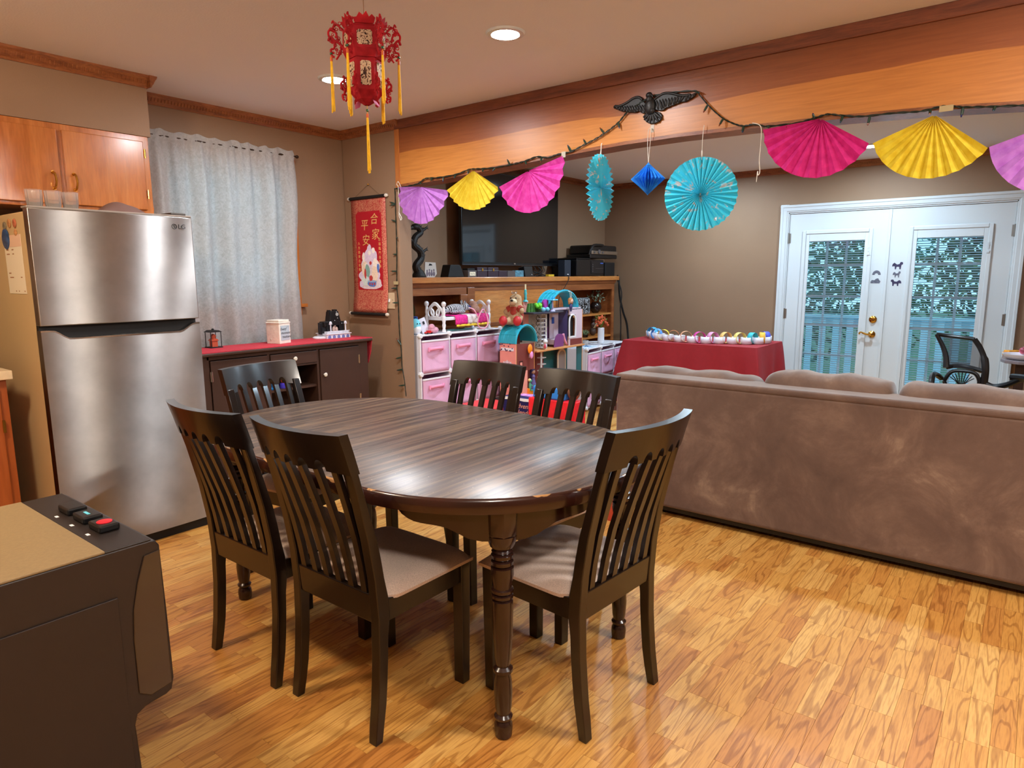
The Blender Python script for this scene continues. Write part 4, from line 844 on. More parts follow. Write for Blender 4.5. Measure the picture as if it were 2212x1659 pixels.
BULBS = [((3.500, 2.045), (3.483, 2.028)), ((3.385, 2.065), (3.384, 2.041)), ((3.277, 2.061), (3.275, 2.031)), ((3.165, 2.065), (3.164, 2.045)), ((3.049, 2.083), (3.048, 2.060)), ((2.921, 2.079), (2.918, 2.057)), ((2.822, 2.078), (2.837, 2.060)), ((2.702, 2.090), (2.709, 2.121)), ((2.578, 2.094), (2.562, 2.066)), ((2.455, 2.104), (2.453, 2.073)), ((2.249, 2.118), (2.265, 2.155)), ((2.243, 2.118), (2.258, 2.154)), ((2.143, 2.149), (2.157, 2.175)), ((2.025, 2.192), (2.042, 2.221)), ((1.932, 2.236), (1.921, 2.200)), ((1.485, 2.324), (1.458, 2.312)), ((1.422, 2.249), (1.439, 2.215)), ((1.336, 2.174), (1.351, 2.135)), ((1.231, 2.121), (1.232, 2.091)), ((1.231, 2.121), (1.232, 2.090)), ((1.115, 2.106), (1.097, 2.094)), ((1.014, 2.100), (1.022, 2.088)), ((0.903, 2.116), (0.909, 2.137)), ((0.780, 2.106), (0.786, 2.073)), ((0.669, 2.088), (0.674, 2.050)), ((0.439, 2.083), (0.437, 2.061)), ((0.323, 2.074), (0.326, 2.035)), ((0.214, 2.063), (0.218, 2.042))]
VWIRE = [(3.783, 2.033), (3.780, 1.994), (3.781, 1.844), (3.780, 1.685), (3.782, 1.554), (3.788, 1.437), (3.793, 1.318), (3.784, 1.214), (3.782, 1.094), (3.780, 0.974), (3.767, 0.849), (3.763, 0.729), (3.742, 0.624), (3.727, 0.497)]
VBULBS = [((3.785, 1.923), (3.836, 1.940)), ((3.785, 1.919), (3.827, 1.911)), ((3.784, 1.797), (3.821, 1.810)), ((3.783, 1.678), (3.748, 1.678)), ((3.782, 1.558), (3.819, 1.561)), ((3.788, 1.435), (3.839, 1.437)), ((3.791, 1.311), (3.846, 1.309)), ((3.783, 1.203), (3.829, 1.202)), ((3.766, 0.887), (3.809, 0.938)), ((3.770, 0.792), (3.822, 0.778)), ((3.764, 0.700), (3.816, 0.689)), ((3.738, 0.582), (3.790, 0.573))]
LWING = [(1.968, 2.332), (1.957, 2.325), (1.929, 2.321), (1.896, 2.328), (1.870, 2.337), (1.849, 2.347), (1.825, 2.351), (1.804, 2.346), (1.788, 2.331), (1.771, 2.313), (1.758, 2.291), (1.757, 2.260), (1.767, 2.259), (1.788, 2.264), (1.810, 2.279), (1.825, 2.274), (1.839, 2.274), (1.852, 2.277), (1.871, 2.280), (1.890, 2.287), (1.909, 2.290), (1.928, 2.298), (1.948, 2.308), (1.962, 2.317)]
RWING = [(1.733, 2.305), (1.718, 2.323), (1.695, 2.335), (1.663, 2.345), (1.621, 2.339), (1.578, 2.323), (1.547, 2.316), (1.516, 2.315), (1.490, 2.322), (1.486, 2.317), (1.496, 2.303), (1.522, 2.292), (1.543, 2.285), (1.572, 2.287), (1.582, 2.282), (1.596, 2.282), (1.606, 2.277), (1.623, 2.277), (1.633, 2.271), (1.650, 2.271), (1.660, 2.264), (1.670, 2.260), (1.690, 2.263), (1.716, 2.272)]
TAIL = [(1.749, 2.259), (1.767, 2.250), (1.782, 2.243), (1.777, 2.229), (1.761, 2.214), (1.742, 2.204), (1.716, 2.200), (1.691, 2.206), (1.674, 2.219), (1.672, 2.239), (1.685, 2.254), (1.706, 2.261)]
M_tips = [mat('bulb_tip_%d' % i, c, 0.2) for i, c in enumerate((C(110, 44, 32), C(50, 74, 88), C(34, 40, 92), C(120, 60, 30)))]
def garland(name, label, pts, bulbs, X, amp):
    t = thing(name, label, 'string lights', (X, pts[0][0], pts[0][1]))
    P = smooth_path([(X, y, z) for y, z in pts], 6); m_ = MB()
    for ph in (0, PI):
        m_.tube([(p[0] + amp * math.cos(i * 1.1 + ph), p[1] + amp * .5 * math.sin(i * 1.1 + ph), p[2] + amp * math.sin(i * 1.1 + ph)) for i, p in enumerate(P)], 0.0028, 5)
    wp('wire', m_, M_gwire)
    for i, ((y0, z0), (y1, z1)) in enumerate(bulbs):
        xo = X - 0.008 - 0.01 * (i % 2); a = Vector((X, y0, z0)); b = Vector((xo, y1, z1)); m_ = MB(); c = a.lerp(b, 0.72)
        m_.tube([a, a.lerp(c, .3), c], [0.0045, 0.0062, 0.0052], 7); k = wp('bulb', m_, M_gbulb)
        m_ = MB(); m_.tube([c, c.lerp(b, .7), b], [0.0036, 0.003, 0.0005], 6); wp('bulb_tip', m_, M_tips[(i * 7) % 4], k)
garland('string_lights', 'dark green string of mini lights draped along the header beam over the bird', WIRE, BULBS, 3.437, 0.003)
garland('string_lights', 'dark green string of mini lights hanging down the wall right of the scroll', VWIRE, VBULBS, 3.452, 0.0015)
m_ = MB(); m_.box(3.4475, 3.4485, 3.772, 3.822, 1.338, 1.362); solo('tape_strip', m_, mat('masking_tape', C(176, 158, 116), 0.6), 'strip of masking tape holding the hanging light string to the wall', 'tape', smooth=0)
def paper(name, col, dark):
    m, nt, b = new_mat(name); L = nt.links.new
    n = N(nt, 'ShaderNodeTexNoise'); n.inputs['Scale'].default_value = 30; n.inputs['Detail'].default_value = 6; L(mapping(nt, (1, 1, 1)).outputs[0], n.inputs['Vector'])
    r = ramp(nt, n.outputs[0], [(0.35, dark), (0.65, col)]); L(r.outputs[0], b.inputs['Base Color']); b.inputs['Roughness'].default_value = 0.75; bump(nt, b, n.outputs[0], 0.25, 0.004)
    tr = N(nt, 'ShaderNodeBsdfTranslucent'); L(r.outputs[0], tr.inputs[0]); mx = N(nt, 'ShaderNodeMixShader'); mx.inputs[0].default_value = 0.4
    L(b.outputs[0], mx.inputs[1]); L(tr.outputs[0], mx.inputs[2]); L(mx.outputs[0], nt.nodes['Material Output'].inputs[0]); return m
P_lil = paper('lilac_paper', C(214, 150, 226), C(196, 122, 212)); P_yel = paper('yellow_paper', C(246, 228, 80), C(234, 208, 50)); P_pink = paper('hot_pink_paper', C(240, 96, 198), C(224, 52, 172)); P_mag = paper('magenta_paper', C(236, 56, 160), C(216, 34, 138))
def fan(c, l, r, b, X, m, label, n=11):
    yc, zc = c
    def pol(p): return math.atan2(p[1] - zc, p[0] - yc), math.hypot(p[0] - yc, p[1] - zc)
    aL, rL = pol(l); aR, rR = pol(r); aB, rB = pol(b)
    if aR > 0: aR -= 2 * PI
    k = 2 * n; tb = (aB - aL) / (aR - aL); vs = []; NR = 6
    for i in range(k + 1):
        t = i / k; a = lerp(aL, aR, t)
        q = (t - tb) / (tb if t < tb else 1 - tb); rad = lerp(rB, rL if t < tb else rR, q * q)
        for j in range(NR + 1):
            u = j / NR; rr = 0.006 + (rad - .006) * u
            x = X + (0.5 if i % 2 else -0.5) * 0.022 * (0.25 + .75 * u) + .006 * math.sin(3 * a) * u
            vs.append((x, yc + rr * math.cos(a), zc + rr * math.sin(a)))
    w = NR + 1; m_ = MB(); m_.add(vs, [(i * w + j, i * w + j + 1, (i + 1) * w + j + 1, (i + 1) * w + j) for i in range(k) for j in range(NR)])
    return solo('paper_fan', m_, m, label, 'paper fan', 'paper fan banner on the header beam', smooth=0, solid=0.0006)
FX = 3.424
fan((3.486, 2.016), (3.693, 2.030), (3.216, 1.970), (3.435, 1.767), FX, P_lil, 'lilac paper fan at the left end of the banner, below the plywood beam')
fan((2.994, 2.079), (3.221, 1.970), (2.777, 1.956), (3.023, 1.830), FX, P_yel, 'small yellow paper fan in front of the television')
fan((2.545, 2.033), (2.765, 1.955), (2.290, 2.094), (2.581, 1.786), FX, P_pink, 'tilted hot pink paper fan right of the small yellow one')
fan((0.870, 2.105), (1.128, 2.089), (0.659, 1.970), (0.890, 1.845), FX, P_mag, 'magenta paper fan right of the hanging white cord')
fan((0.420, 2.058), (0.644, 1.968), (0.222, 1.900), (0.419, 1.801), FX, P_yel, 'wide yellow paper fan above the french doors')
fan((-0.020, 1.985), (0.218, 1.903), (-0.23, 1.96), (-0.010, 1.700), FX, P_lil, 'lilac paper fan cut off at the right edge')
m_ = MB(); m_.box(3.420, 3.421, 2.272, 2.30, 2.085, 2.118); solo('tape_strip', m_, M_tape, 'clear tape at the upper tip of the hot pink fan', 'tape', smooth=0)
m_ = MB(); m_.box(3.421, 3.422, 0.355, 0.405, 2.066, 2.090); solo('tape_strip', m_, mat('masking_tape', C(0, 0, 0)), 'crumpled tape at the top of the wide yellow fan', 'tape', smooth=0)
def cord(label, pts, r=0.0022, X=3.43):
    m_ = MB(); m_.tube(smooth_path([(X - .004 * (i % 2), y, z) for i, (y, z) in enumerate(pts)], 5), r, 6); return solo('cord', m_, M_string, label, 'cord', smooth=180)
cord('white cord dangling left of the magenta fan', [(1.187, 2.131), (1.143, 2.107), (1.141, 2.023), (1.142, 1.951), (1.138, 1.897), (1.145, 1.880), (1.149, 1.90), (1.151, 1.849)])
cord('white cord with a hook hanging at the left end of the banner', [(3.690, 2.030), (3.715, 2.072), (3.735, 2.050), (3.716, 2.034), (3.716, 1.900), (3.716, 1.835), (3.710, 1.815), (3.701, 1.800), (3.693, 1.812), (3.702, 1.835), (3.722, 1.858)])
# pinwheel rosettes
def foil():
    m, nt, b = new_mat('teal_foil_paper'); L = nt.links.new
    mp = mapping(nt, (1, 1, 1)); n = N(nt, 'ShaderNodeTexNoise'); n.inputs['Scale'].default_value = 26; n.inputs['Detail'].default_value = 3; n.inputs['Distortion'].default_value = 1; L(mp.outputs[0], n.inputs['Vector'])
    r = ramp(nt, n.outputs[0], [(0.60, (0, 0, 0, 1)), (0.615, (1, 1, 1, 1))]); r.color_ramp.interpolation = 'LINEAR'
    mx = N(nt, 'ShaderNodeMix', data_type='RGBA'); mx.inputs[6].default_value = C(66, 206, 232); mx.inputs[7].default_value = C(226, 230, 232); L(r.outputs[0], mx.inputs[0]); L(mx.outputs[2], b.inputs['Base Color'])
    mm_ = N(nt, 'ShaderNodeMath', operation='MULTIPLY'); mm_.inputs[1].default_value = 0.55; L(r.outputs[0], mm_.inputs[0]); L(mm_.outputs[0], b.inputs['Metallic']); rr = ramp(nt, r.outputs[0], [(0, (.6, .6, .6, 1)), (1, (.14, .14, .14, 1))]); L(rr.outputs[0], b.inputs['Roughness']); return m
M_foil = foil()
def rosette(c, rad, ang, label, n=34):
    t = thing('paper_rosette', label, 'paper rosette', c, ang)
    vs = []; k = 2 * n; NR = 8
    for i in range(k):
        a = 2 * PI * i / k
        for j in range(NR + 1):
            u = j / NR; r_ = 0.004 + (rad - .004) * u * (1.0 if i % 2 else .985)
            vs.append(((0.5 if i % 2 else -.5) * .024 * (.3 + .7 * u), r_ * math.cos(a), r_ * math.sin(a)))
    w = NR + 1; m_ = MB(); m_.add(vs, [(i * w + j, i * w + j + 1, ((i + 1) % k) * w + j + 1, ((i + 1) % k) * w + j) for i in range(k) for j in range(NR)])
    part('pleated_disc', m_, M_foil, t, smooth=0, solid=0.0006)
    return t
t = rosette((3.425, 2.034, 1.893), 0.184, math.radians(278 - 180), 'narrow edge on teal foil rosette hanging left of the blue diamond')
m_ = MB(); m_.tube([(0, 0, .18), (0, 0, .20), (.0, 0.0, .225)], 0.0022, 6); m_.tube(smooth_path([(0, 0, .05), (0.012, 0, .13), (.004, 0, .185), (0, 0, .21), (0.002, -.006, .235), (0, -.012, .245)], 4), .0022, 6); part('cord', m_, M_string, t, smooth=180)
t = rosette((3.425, 1.436, 1.813), 0.186, 0.25, 'large round teal foil rosette facing the room')
m_ = MB(); m_.tube(smooth_path([(0, 0, .17), (0, 0, .24), (0.004, -.001, .30), (.012, -.004, .342)], 4), .0016, 6); m_.cyl((0, 0, .185), (0, 0, .215), .0035, n=8); part('cord', m_, M_string, t, smooth=180)
t = thing('honeycomb_diamond', 'blue honeycomb paper diamond hanging between the two teal rosettes', 'paper ornament', (3.425, 1.737, 1.915))
m_ = MB(); nf = 26
for i in range(nf):
    a = 2 * PI * i / nf; prof = [(0.0, -.085), (.045, -.042), (.092, 0.0), (.045, .042), (0.0, .085)]
    for s in (-1, 1):
        vs = []
        for u, (r_, z) in enumerate(prof):
            for j in range(4):
                q = r_ * j / 3; off = s * .0032 * math.sin(PI * (j / 3 * 2 + u * .5)); vs.append((q * math.cos(a) - off * math.sin(a), q * math.sin(a) + off * math.cos(a), z))
        m_.add(vs, [(p * 4 + j, p * 4 + j + 1, p * 4 + 5 + j, p * 4 + 4 + j) for p in range(4) for j in range(3)])
part('honeycomb', m_, paper('blue_tissue', C(70, 186, 255), C(40, 156, 250)), t, smooth=0)
m_ = MB(); m_.tube(smooth_path([(0, 0, .082), (.003, .010, .18), (.006, .008, .25), (.008, 0, .265), (.006, -.008, .25), (.003, -.005, .18), (0, 0, .082)], 5), .0014, 6); part('cord', m_, M_string, t, smooth=180)
m_ = MB(); m_.box(3.4495, 3.4515, 1.722, 1.742, 2.160, 2.200); m_.cyl((3.449, 1.732, 2.176), (3.443, 1.732, 2.172), .006, n=8); solo('adhesive_hook', m_, M_tape, 'clear adhesive hook under the black bird', 'hook')
# black bird plaque
t = thing('bird_plaque', 'black spread winged bird mounted on the header beam', 'bird figure', (3.45, 1.742, 2.293))
M_bird = mat('bird_black', C(17, 17, 20), 0.45, bmp=0.1, bs=120)
def wing(poly, nm, root, lead, nfe):
    m_ = MB(); m_.prism(poly, 3.436, 3.452, 'x'); o = wp(nm, m_, M_bird, smooth=0, bevel=0.004, seg=3)
    r0, tip = root, poly[0] if nm == 'left_wing' else poly[8]
    f = MB(); q = [p for p in (poly[11:24] if nm == 'left_wing' else poly[10:23])]
    if nm == 'left_wing': pass
    for i, (y, z) in enumerate(q):
        u = i / (len(q) - 1); uu = u if nm == 'left_wing' else 1 - u
        ty = lerp(r0[0], lead[0], uu); tz = lerp(r0[1], lead[1], uu)
        a = Vector((3.436, ty, tz)); b = Vector((3.440, y, z)); d = b - a
        f.tube([a, a + d * .3, a + d * .8, b], [.003, .0085, .0075, .0015], 8)
    wp('feathers', f, M_bird, o, smooth=60); 
    f = MB(); e = poly[1:9] if nm == 'left_wing' else poly[0:8]
    f.tube(smooth_path([(3.437, y, z) for y, z in e], 3), .0075, 8); wp('leading_edge', f, M_bird, o, smooth=60)
wing(LWING, 'left_wing', (1.775, 2.305), (1.955, 2.322), 12)
wing(RWING, 'right_wing', (1.705, 2.318), (1.495, 2.318), 12)
m_ = MB(); m_.prism(TAIL, 3.438, 3.452, 'x'); o = wp('tail', m_, M_bird, smooth=0, bevel=0.004)
f = MB()
for y, z in TAIL[2:9]: a = Vector((3.436, 1.727, 2.268)); b = Vector((3.438, y, z)); f.tube([a, a.lerp(b, .6), b], [.004, .0095, .004], 8)
wp('tail_feathers', f, M_bird, o, smooth=60)
m_ = MB(); m_.sph((3.432, 1.739, 2.292), (.022, .030, .046), 18, 12); m_.sph((3.424, 1.741, 2.326), (.017, .017, .024), 14, 10, (0.2, 0, 0)); m_.sph((3.420, 1.741, 2.345), (.016, .0185, .016), 16, 10); m_.tube([(3.416, 1.728, 2.344), (3.412, 1.718, 2.338), (3.411, 1.716, 2.328)], [.007, .005, .001], 8); m_.sph((3.430, 1.727, 2.268), (.014, .018, .02), 12, 8); wp('body', m_, M_bird, smooth=60)
# ------------------------------------------------------------------ scroll, switch
def brocade():
    m, nt, b = new_mat('brocade'); L = nt.links.new
    n = N(nt, 'ShaderNodeTexNoise'); n.inputs['Scale'].default_value = 70; n.inputs['Detail'].default_value = 2; n.inputs['Distortion'].default_value = 2.5; L(mapping(nt, (1, 1, 1)).outputs[0], n.inputs['Vector'])
    r = ramp(nt, n.outputs[0], [(0.46, C(168, 26, 34)), (0.50, C(206, 140, 104)), (0.56, C(214, 158, 122)), (0.60, C(170, 30, 38))]); L(r.outputs[0], b.inputs['Base Color']); b.inputs['Roughness'].default_value = 0.55; return m
t = thing('wall_scroll', 'red and gold hanging scroll with four large gold characters', 'scroll', (3.455, 4.08, 1.10))
SYL, SYR = 4.285, 3.888
def scx(z): return 3.452 - 0.030 * max(0, (1.36 - z) / .26) ** 2 * (1 - max(0, (1.16 - z) / .06) * .35)
def sheet(y0, y1, z0, z1, dx, n=24):
    m_ = MB(); m_.grid(lambda u, v: (scx(lerp(z0, z1, v)) - dx, lerp(y0, y1, u), lerp(z0, z1, v)), 6, n); return m_
wp('backing', sheet(SYL, SYR, 1.118, 1.985, 0), brocade(), smooth=180, solid=0.001)
m_ = MB(); pan = [(4.215, 1.275), (3.955, 1.275), (3.955, 1.290), (3.940, 1.290), (3.940, 1.872), (3.955, 1.872), (3.955, 1.888), (4.215, 1.888), (4.215, 1.872), (4.232, 1.872), (4.232, 1.290), (4.215, 1.290)]
m_.prism(pan, 3.4495, 3.4508, 'x'); wp('red_panel', m_, mat('silk_red', C(176, 14, 34), 0.5), smooth=0)
M_gold = mat('gold_print', C(222, 170, 100), 0.4)
for s_, y, z, w in (('合', 4.020, 1.823, .088), ('家', 4.010, 1.708, .088), ('平', 4.132, 1.782, .088), ('安', 4.122, 1.668, .088)):
    wp('gold_character', place(text_mb(s_, w, 0.0006, shear=.12), (3.4482, y, z), (0, -1, 0), (0, 0, 1), (-1, 0, 0)), M_gold, smooth=0)
for s_, y, z0 in (('百福臨門喜慶來', 3.965, 1.672), ('八方進寶吉星照', 4.205, 1.648)):
    q = MB()
    for i, ch_ in enumerate(s_): k = place(text_mb(ch_, .026, 0.0006), (3.4488, y, z0 - i * .033), (0, -1, 0), (0, 0, 1), (-1, 0, 0)); q.add(k.v, k.f)
    wp('side_verse', q, M_gold, smooth=0)
# printed group of robed figures and a blue bowl, flat print in thin layers
def blob(cy, cz, ry, rz, col, lay, n=20, wob=.08, seed=0):
    rr = random.Random(seed); ph = [rr.uniform(0, 6) for _ in range(3)]; q = MB()
    q.prism([(cy + ry * math.cos(2 * PI * i / n) * (1 + wob * math.sin(3 * 2 * PI * i / n + ph[0])), cz + rz * math.sin(2 * PI * i / n) * (1 + wob * math.sin(4 * 2 * PI * i / n + ph[1]))) for i in range(n)], 3.4494 - .0003 * lay - .00006 * seed, 3.4492 - .0003 * lay - .00006 * seed, 'x')
    return wp('printed_figure', q, col, smooth=0)
PA = [mat('print_%d' % i, c, 0.5, var=.12, vs=90) for i, c in enumerate((C(226, 210, 214), C(222, 206, 226), C(214, 226, 220), C(238, 214, 190), C(250, 236, 224), C(86, 124, 196), C(150, 176, 206), C(190, 60, 60), C(130, 170, 160)))]
for i, (y, z, ry, rz, c_, l) in enumerate(((4.085, 1.33, .125, .030, 0, 1), (4.09, 1.40, .125, .055, 1, 1), (4.08, 1.47, .108, .075, 0, 1), (4.075, 1.54, .082, .07, 1, 1), (4.085, 1.605, .024, .036, 1, 2), (4.085, 1.578, .017, .018, 4, 3), (4.040, 1.595, .018, .022, 4, 2), (4.155, 1.545, .016, .036, 4, 2), (4.145, 1.455, .036, .060, 3, 2), (4.125, 1.485, .017, .018, 4, 3), (4.115, 1.44, .030, .05, 8, 3), (4.02, 1.475, .034, .06, 4, 2), (4.03, 1.42, .036, .06, 3, 3), (4.025, 1.515, .017, .018, 4, 4), (3.99, 1.46, .014, .035, 5, 2), (4.075, 1.50, .014, .014, 7, 4), (4.14, 1.42, .012, .040, 7, 4), (4.145, 1.365, .045, .040, 2, 3), (4.065, 1.345, .050, .026, 5, 4), (4.065, 1.362, .054, .008, 6, 5), (4.09, 1.342, .008, .010, 7, 6), (4.062, 1.340, .008, .010, 7, 6), (4.035, 1.342, .008, .010, 7, 6), (4.075, 1.385, .02, .022, 7, 5), (4.19, 1.34, .022, .026, 1, 2), (3.985, 1.345, .03, .035, 0, 2))):
    blob(y, z, ry, rz, PA[c_], l, seed=i)
for z, dx in ((1.990, 0), (1.112, .028)):
    m_ = MB(); x = 3.448 - dx; m_.cyl((x, SYL + .008, z), (x, SYR - .008, z), .0115, n=12); k = wp('roller', m_, M_matblack)
    for y, s in ((SYL + .008, 1), (SYR - .008, -1)): m_ = MB(); m_.lathe([(.0135, 0), (.0145, s * .008), (.012, s * .018), (.006, s * .024), (0, s * .025)], 14, (x, y, z), 'y'); wp('roller_knob', m_, M_knob, k)
m_ = MB(); m_.tube([(3.450, 4.235, 1.998), (3.452, 4.075, 2.084), (3.450, 3.945, 2.000)], .0009, 5); wp('cord', m_, mat('brown_cord', C(92, 66, 44), 0.8))
m_ = MB(); m_.sph((3.452, 4.075, 2.085), .007); wp('nail', m_, M_brass)
t = thing('light_switch', 'beige double switch plate half hidden behind the scroll', 'switch plate', (3.46, 3.866, 1.17))
m_ = MB(); m_.box(3.454, 3.460, 3.826, 3.92, 1.155, 1.275); wp('plate', m_, mat('beige_plastic', C(208, 184, 150), 0.35), smooth=0, bevel=0.003)
m_ = MB(); m_.obox((3.450, 3.878, 1.218), (.010, .010, .026), (0, .3, 0)); wp('toggle', m_, M_white, smooth=0, bevel=0.002)
m_ = MB(); m_.cyl((3.4535, 3.846, 1.222), (3.452, 3.846, 1.222), .003, n=8); wp('screw', m_, M_chrome)
# ------------------------------------------------------------------ red paper lantern
LC = (1.744, 2.047, 2.157)
t = thing('paper_lantern', 'red cut paper palace lantern with yellow tassels hanging from the ceiling', 'lantern', (LC[0], LC[1], 2.0), math.radians(49.6))
M_lred = paper('lantern_red', C(206, 30, 48), C(176, 18, 34)); M_lpink = paper('lantern_pink', C(232, 150, 196), C(222, 120, 176))
def ink():
    m, nt, b = new_mat('ink_painting'); L = nt.links.new
    n = N(nt, 'ShaderNodeTexNoise'); n.inputs['Scale'].default_value = 62; n.inputs['Detail'].default_value = 5; n.inputs['Distortion'].default_value = 2.2; L(mapping(nt, (1, 1, 1)).outputs[0], n.inputs['Vector'])
    r = ramp(nt, n.outputs[0], [(0.36, C(40, 34, 30)), (0.44, C(120, 60, 40)), (0.48, C(232, 208, 176)), (0.62, C(236, 214, 184)), (0.70, C(206, 120, 60))]); L(r.outputs[0], b.inputs['Base Color']); b.inputs['Roughness'].default_value = 0.7
    tr = N(nt, 'ShaderNodeBsdfTranslucent'); L(r.outputs[0], tr.inputs[0]); mx = N(nt, 'ShaderNodeMixShader'); mx.inputs[0].default_value = 0.35; L(b.outputs[0], mx.inputs[1]); L(tr.outputs[0], mx.inputs[2]); L(mx.outputs[0], nt.nodes['Material Output'].inputs[0]); return m
M_ink = ink()
z0 = 2.0
def hexp(r, a0=PI / 6): return [(r * math.cos(a0 + PI / 3 * i), r * math.sin(a0 + PI / 3 * i)) for i in range(6)]
def hexband(r0, za, r1, zb, nm, m):
    q = MB(); a = hexp(r0); b = hexp(r1); q.add([(x, y, za) for x, y in a] + [(x, y, zb) for x, y in b], [(i, (i + 1) % 6, 6 + (i + 1) % 6, 6 + i) for i in range(6)]); return part(nm, q, m, t, smooth=0, solid=0.001)
hexband(.068, .185, .080, .212, 'upper_collar', M_lred); hexband(.080, .212, .078, .285, 'upper_band', M_lred); hexband(.078, .285, .062, .300, 'top_collar', M_lred)
hexband(.062, .105 - .03, .064, .185, 'lower_body', M_lred); hexband(.040, .048, .062, .075, 'bottom_skirt', M_lred); hexband(.010, .030, .040, .048, 'bottom_bowl', M_lred)
q = MB(); q.add([(x, y, .300) for x, y in hexp(.062)], [(0, 1, 2, 3, 4, 5)]); part('top_lid', q, M_lred, t, smooth=0, solid=0.001)
for i in range(6):
    a = PI / 3 * i; n_ = Vector((math.cos(a), math.sin(a), 0)); tt = Vector((-math.sin(a), math.cos(a), 0))
    for (ra, za, zb, hw, nm) in ((.0705, .222, .272, .027, 'upper_painting'), (.0572, .088, .172, .019, 'lower_painting')):
        q = MB(); o_ = n_ * ra; ch_ = .006
        pl = [(-hw + ch_, za), (hw - ch_, za), (hw, za + ch_), (hw, zb - ch_), (hw - ch_, zb), (-hw + ch_, zb), (-hw, zb - ch_), (-hw, za + ch_)]
        q.add([tuple(o_ + tt * u + Vector((0, 0, z))) for u, z in pl], [tuple(range(8))]); part(nm, q, M_ink, t, smooth=0, solid=0.0008)
    # frilled top crown leaf
    q = MB(); pts = [(-.035, .296), (.035, .296), (.040, .312), (.028, .322), (.018, .314), (.008, .330), (-.004, .318), (-.016, .326), (-.026, .312), (-.038, .310)]
    q.add([tuple(n_ * (.066 + (z - .296) * .5) + tt * u + Vector((0, 0, z))) for u, z in pts], [tuple(range(10))]); part('crown_leaf', q, M_lred, t, smooth=0, solid=0.0008)
def scrollwork(base_r, zc, w, h, seed):
    """lacy cut paper ornament in the (r, z) plane: solid curved strokes joined by a dense net of little rings"""
    q = MB(); rr = random.Random(seed)
    P3 = lambda u, v, d=0.0: (base_r + w * u, d, zc + h * v)
    for st, r_ in (((( -.05, .30), (.25, .45), (.55, .50), (.85, .62), (1.0, .5)), .0048), (((.0, .80), (.25, .92), (.5, .96), (.68, .84)), .004), (((.35, .55), (.5, .75), (.8, .82), (.98, .74), (.95, .62)), .004), (((.55, .48), (.62, .30), (.85, .26), (.8, .10), (.62, .06)), .0042), (((.1, .40), (.2, .2), (.36, .08), (.5, .0)), .0036), (((.55, .95), (.62, 1.06), (.72, .98)), .003)):
        q.tube([P3(*p) for p in smooth_path([(a_, b_, 0) for a_, b_ in st], 3) for p in [(p[0], p[1])]], r_, 5)
    k = 0; used = []
    while k < 34 and len(used) < 400:
        u, v = rr.uniform(0, 1.0), rr.uniform(0, 1.0); used.append(0)
        if u + abs(v - .58) * 1.25 > 1.12 or (u < .12 and v < .15): continue
        r_ = rr.uniform(.055, .115); k += 1
        q.tube([(base_r + w * (u + r_ * math.cos(2 * PI * j / 8)), 0, zc + h * v + w * r_ * math.sin(2 * PI * j / 8)) for j in range(8)], .0017, 4, closed=True)
    for u, v, a_, b_ in ((.62, .78, .13, .10), (.72, .48, .15, .11), (.45, .62, .12, .08), (.70, .18, .10, .07)):
        q.sph(P3(u, v), (w * a_, .0012, w * b_ * 1.3), 10, 6)
    return q
M_tas = mat('yellow_tassel', C(236, 190, 30), 0.7, var=.12, vs=60)
def tassel(x, y, zt, L_, lean=0.0):
    q = MB(); q.tube([(x, y, zt), (x, y, zt - .03)], .0012, 5); c_ = part('tassel_cord', q, M_tas, t)
    q = MB(); q.sph((x, y, zt - .018), .0055, 10, 7); part('green_bead', q, mat('jade_bead', C(40, 90, 60), 0.2), c_)
    q = MB(); q.cyl((x, y, zt - .030), (x, y, zt - .044), .0048, n=10); part('tassel_cap', q, mat('orange_thread', C(206, 96, 40), 0.6), c_)
    q = MB()
    for k in range(14):
        a = k * 2.4; r_ = .0042 * math.sqrt((k + .5) / 14); dz = R.uniform(-.012, .006)
        q.tube([(x + r_ * .6 * math.cos(a), y + r_ * .6 * math.sin(a), zt - .042), (x + r_ * math.cos(a) + lean * .3, y + r_ * math.sin(a), zt - L_ * .5), (x + r_ * 1.5 * math.cos(a) + lean, y + r_ * 1.5 * math.sin(a), zt - L_ + dz)], .0021, 5)
    part('tassel_threads', q, M_tas, c_, smooth=60)
for i in range(6):
    a = PI / 6 + PI / 3 * i
    for (br, zc, w, h, nm) in ((.078, .185, .052, .125, 'dragon_ornament'), (.062, .040, .030, .085, 'lower_ornament')):
        q = scrollwork(br, zc, w, h, i); q.v = [(v[0] * math.cos(a) - v[1] * math.sin(a), v[0] * math.sin(a) + v[1] * math.cos(a), v[2]) for v in q.v]; part(nm, q, M_lred, t, smooth=60)
    tassel(.122 * math.cos(a), .122 * math.sin(a), .222, .20 + .012 * (i % 3), .004 * math.sin(i))
tassel(0, 0, .030, .235, .006)
for i in (1, 4): q = MB(); a = PI / 3 * i; q.add([(.03 * math.cos(a + d) * s, .03 * math.sin(a + d) * s, z) for d, s, z in ((-.3, 1, .05), (.3, 1, .05), (.4, 1.5, .03), (0, 1.7, .02), (-.4, 1.5, .03))], [(0, 1, 2, 3, 4)]); part('pink_petal', q, M_lpink, t, smooth=0, solid=.0008)
q = MB(); q.tube([(0, 0, .29), (0.0, 0, .41)], .0011, 5); q.tube([(.006 * math.cos(2 * PI * k / 12), 0, .416 + .007 * math.sin(2 * PI * k / 12)) for k in range(12)], .0012, 5, closed=True); q.tube([(0, 0, .423), (0, 0, .499)], .0014, 5); q.cyl((0, 0, .494), (0, 0, .4995), .006, n=10); part('hanging_wire', q, mat('copper_wire', C(120, 84, 52), 0.4, .8), t)
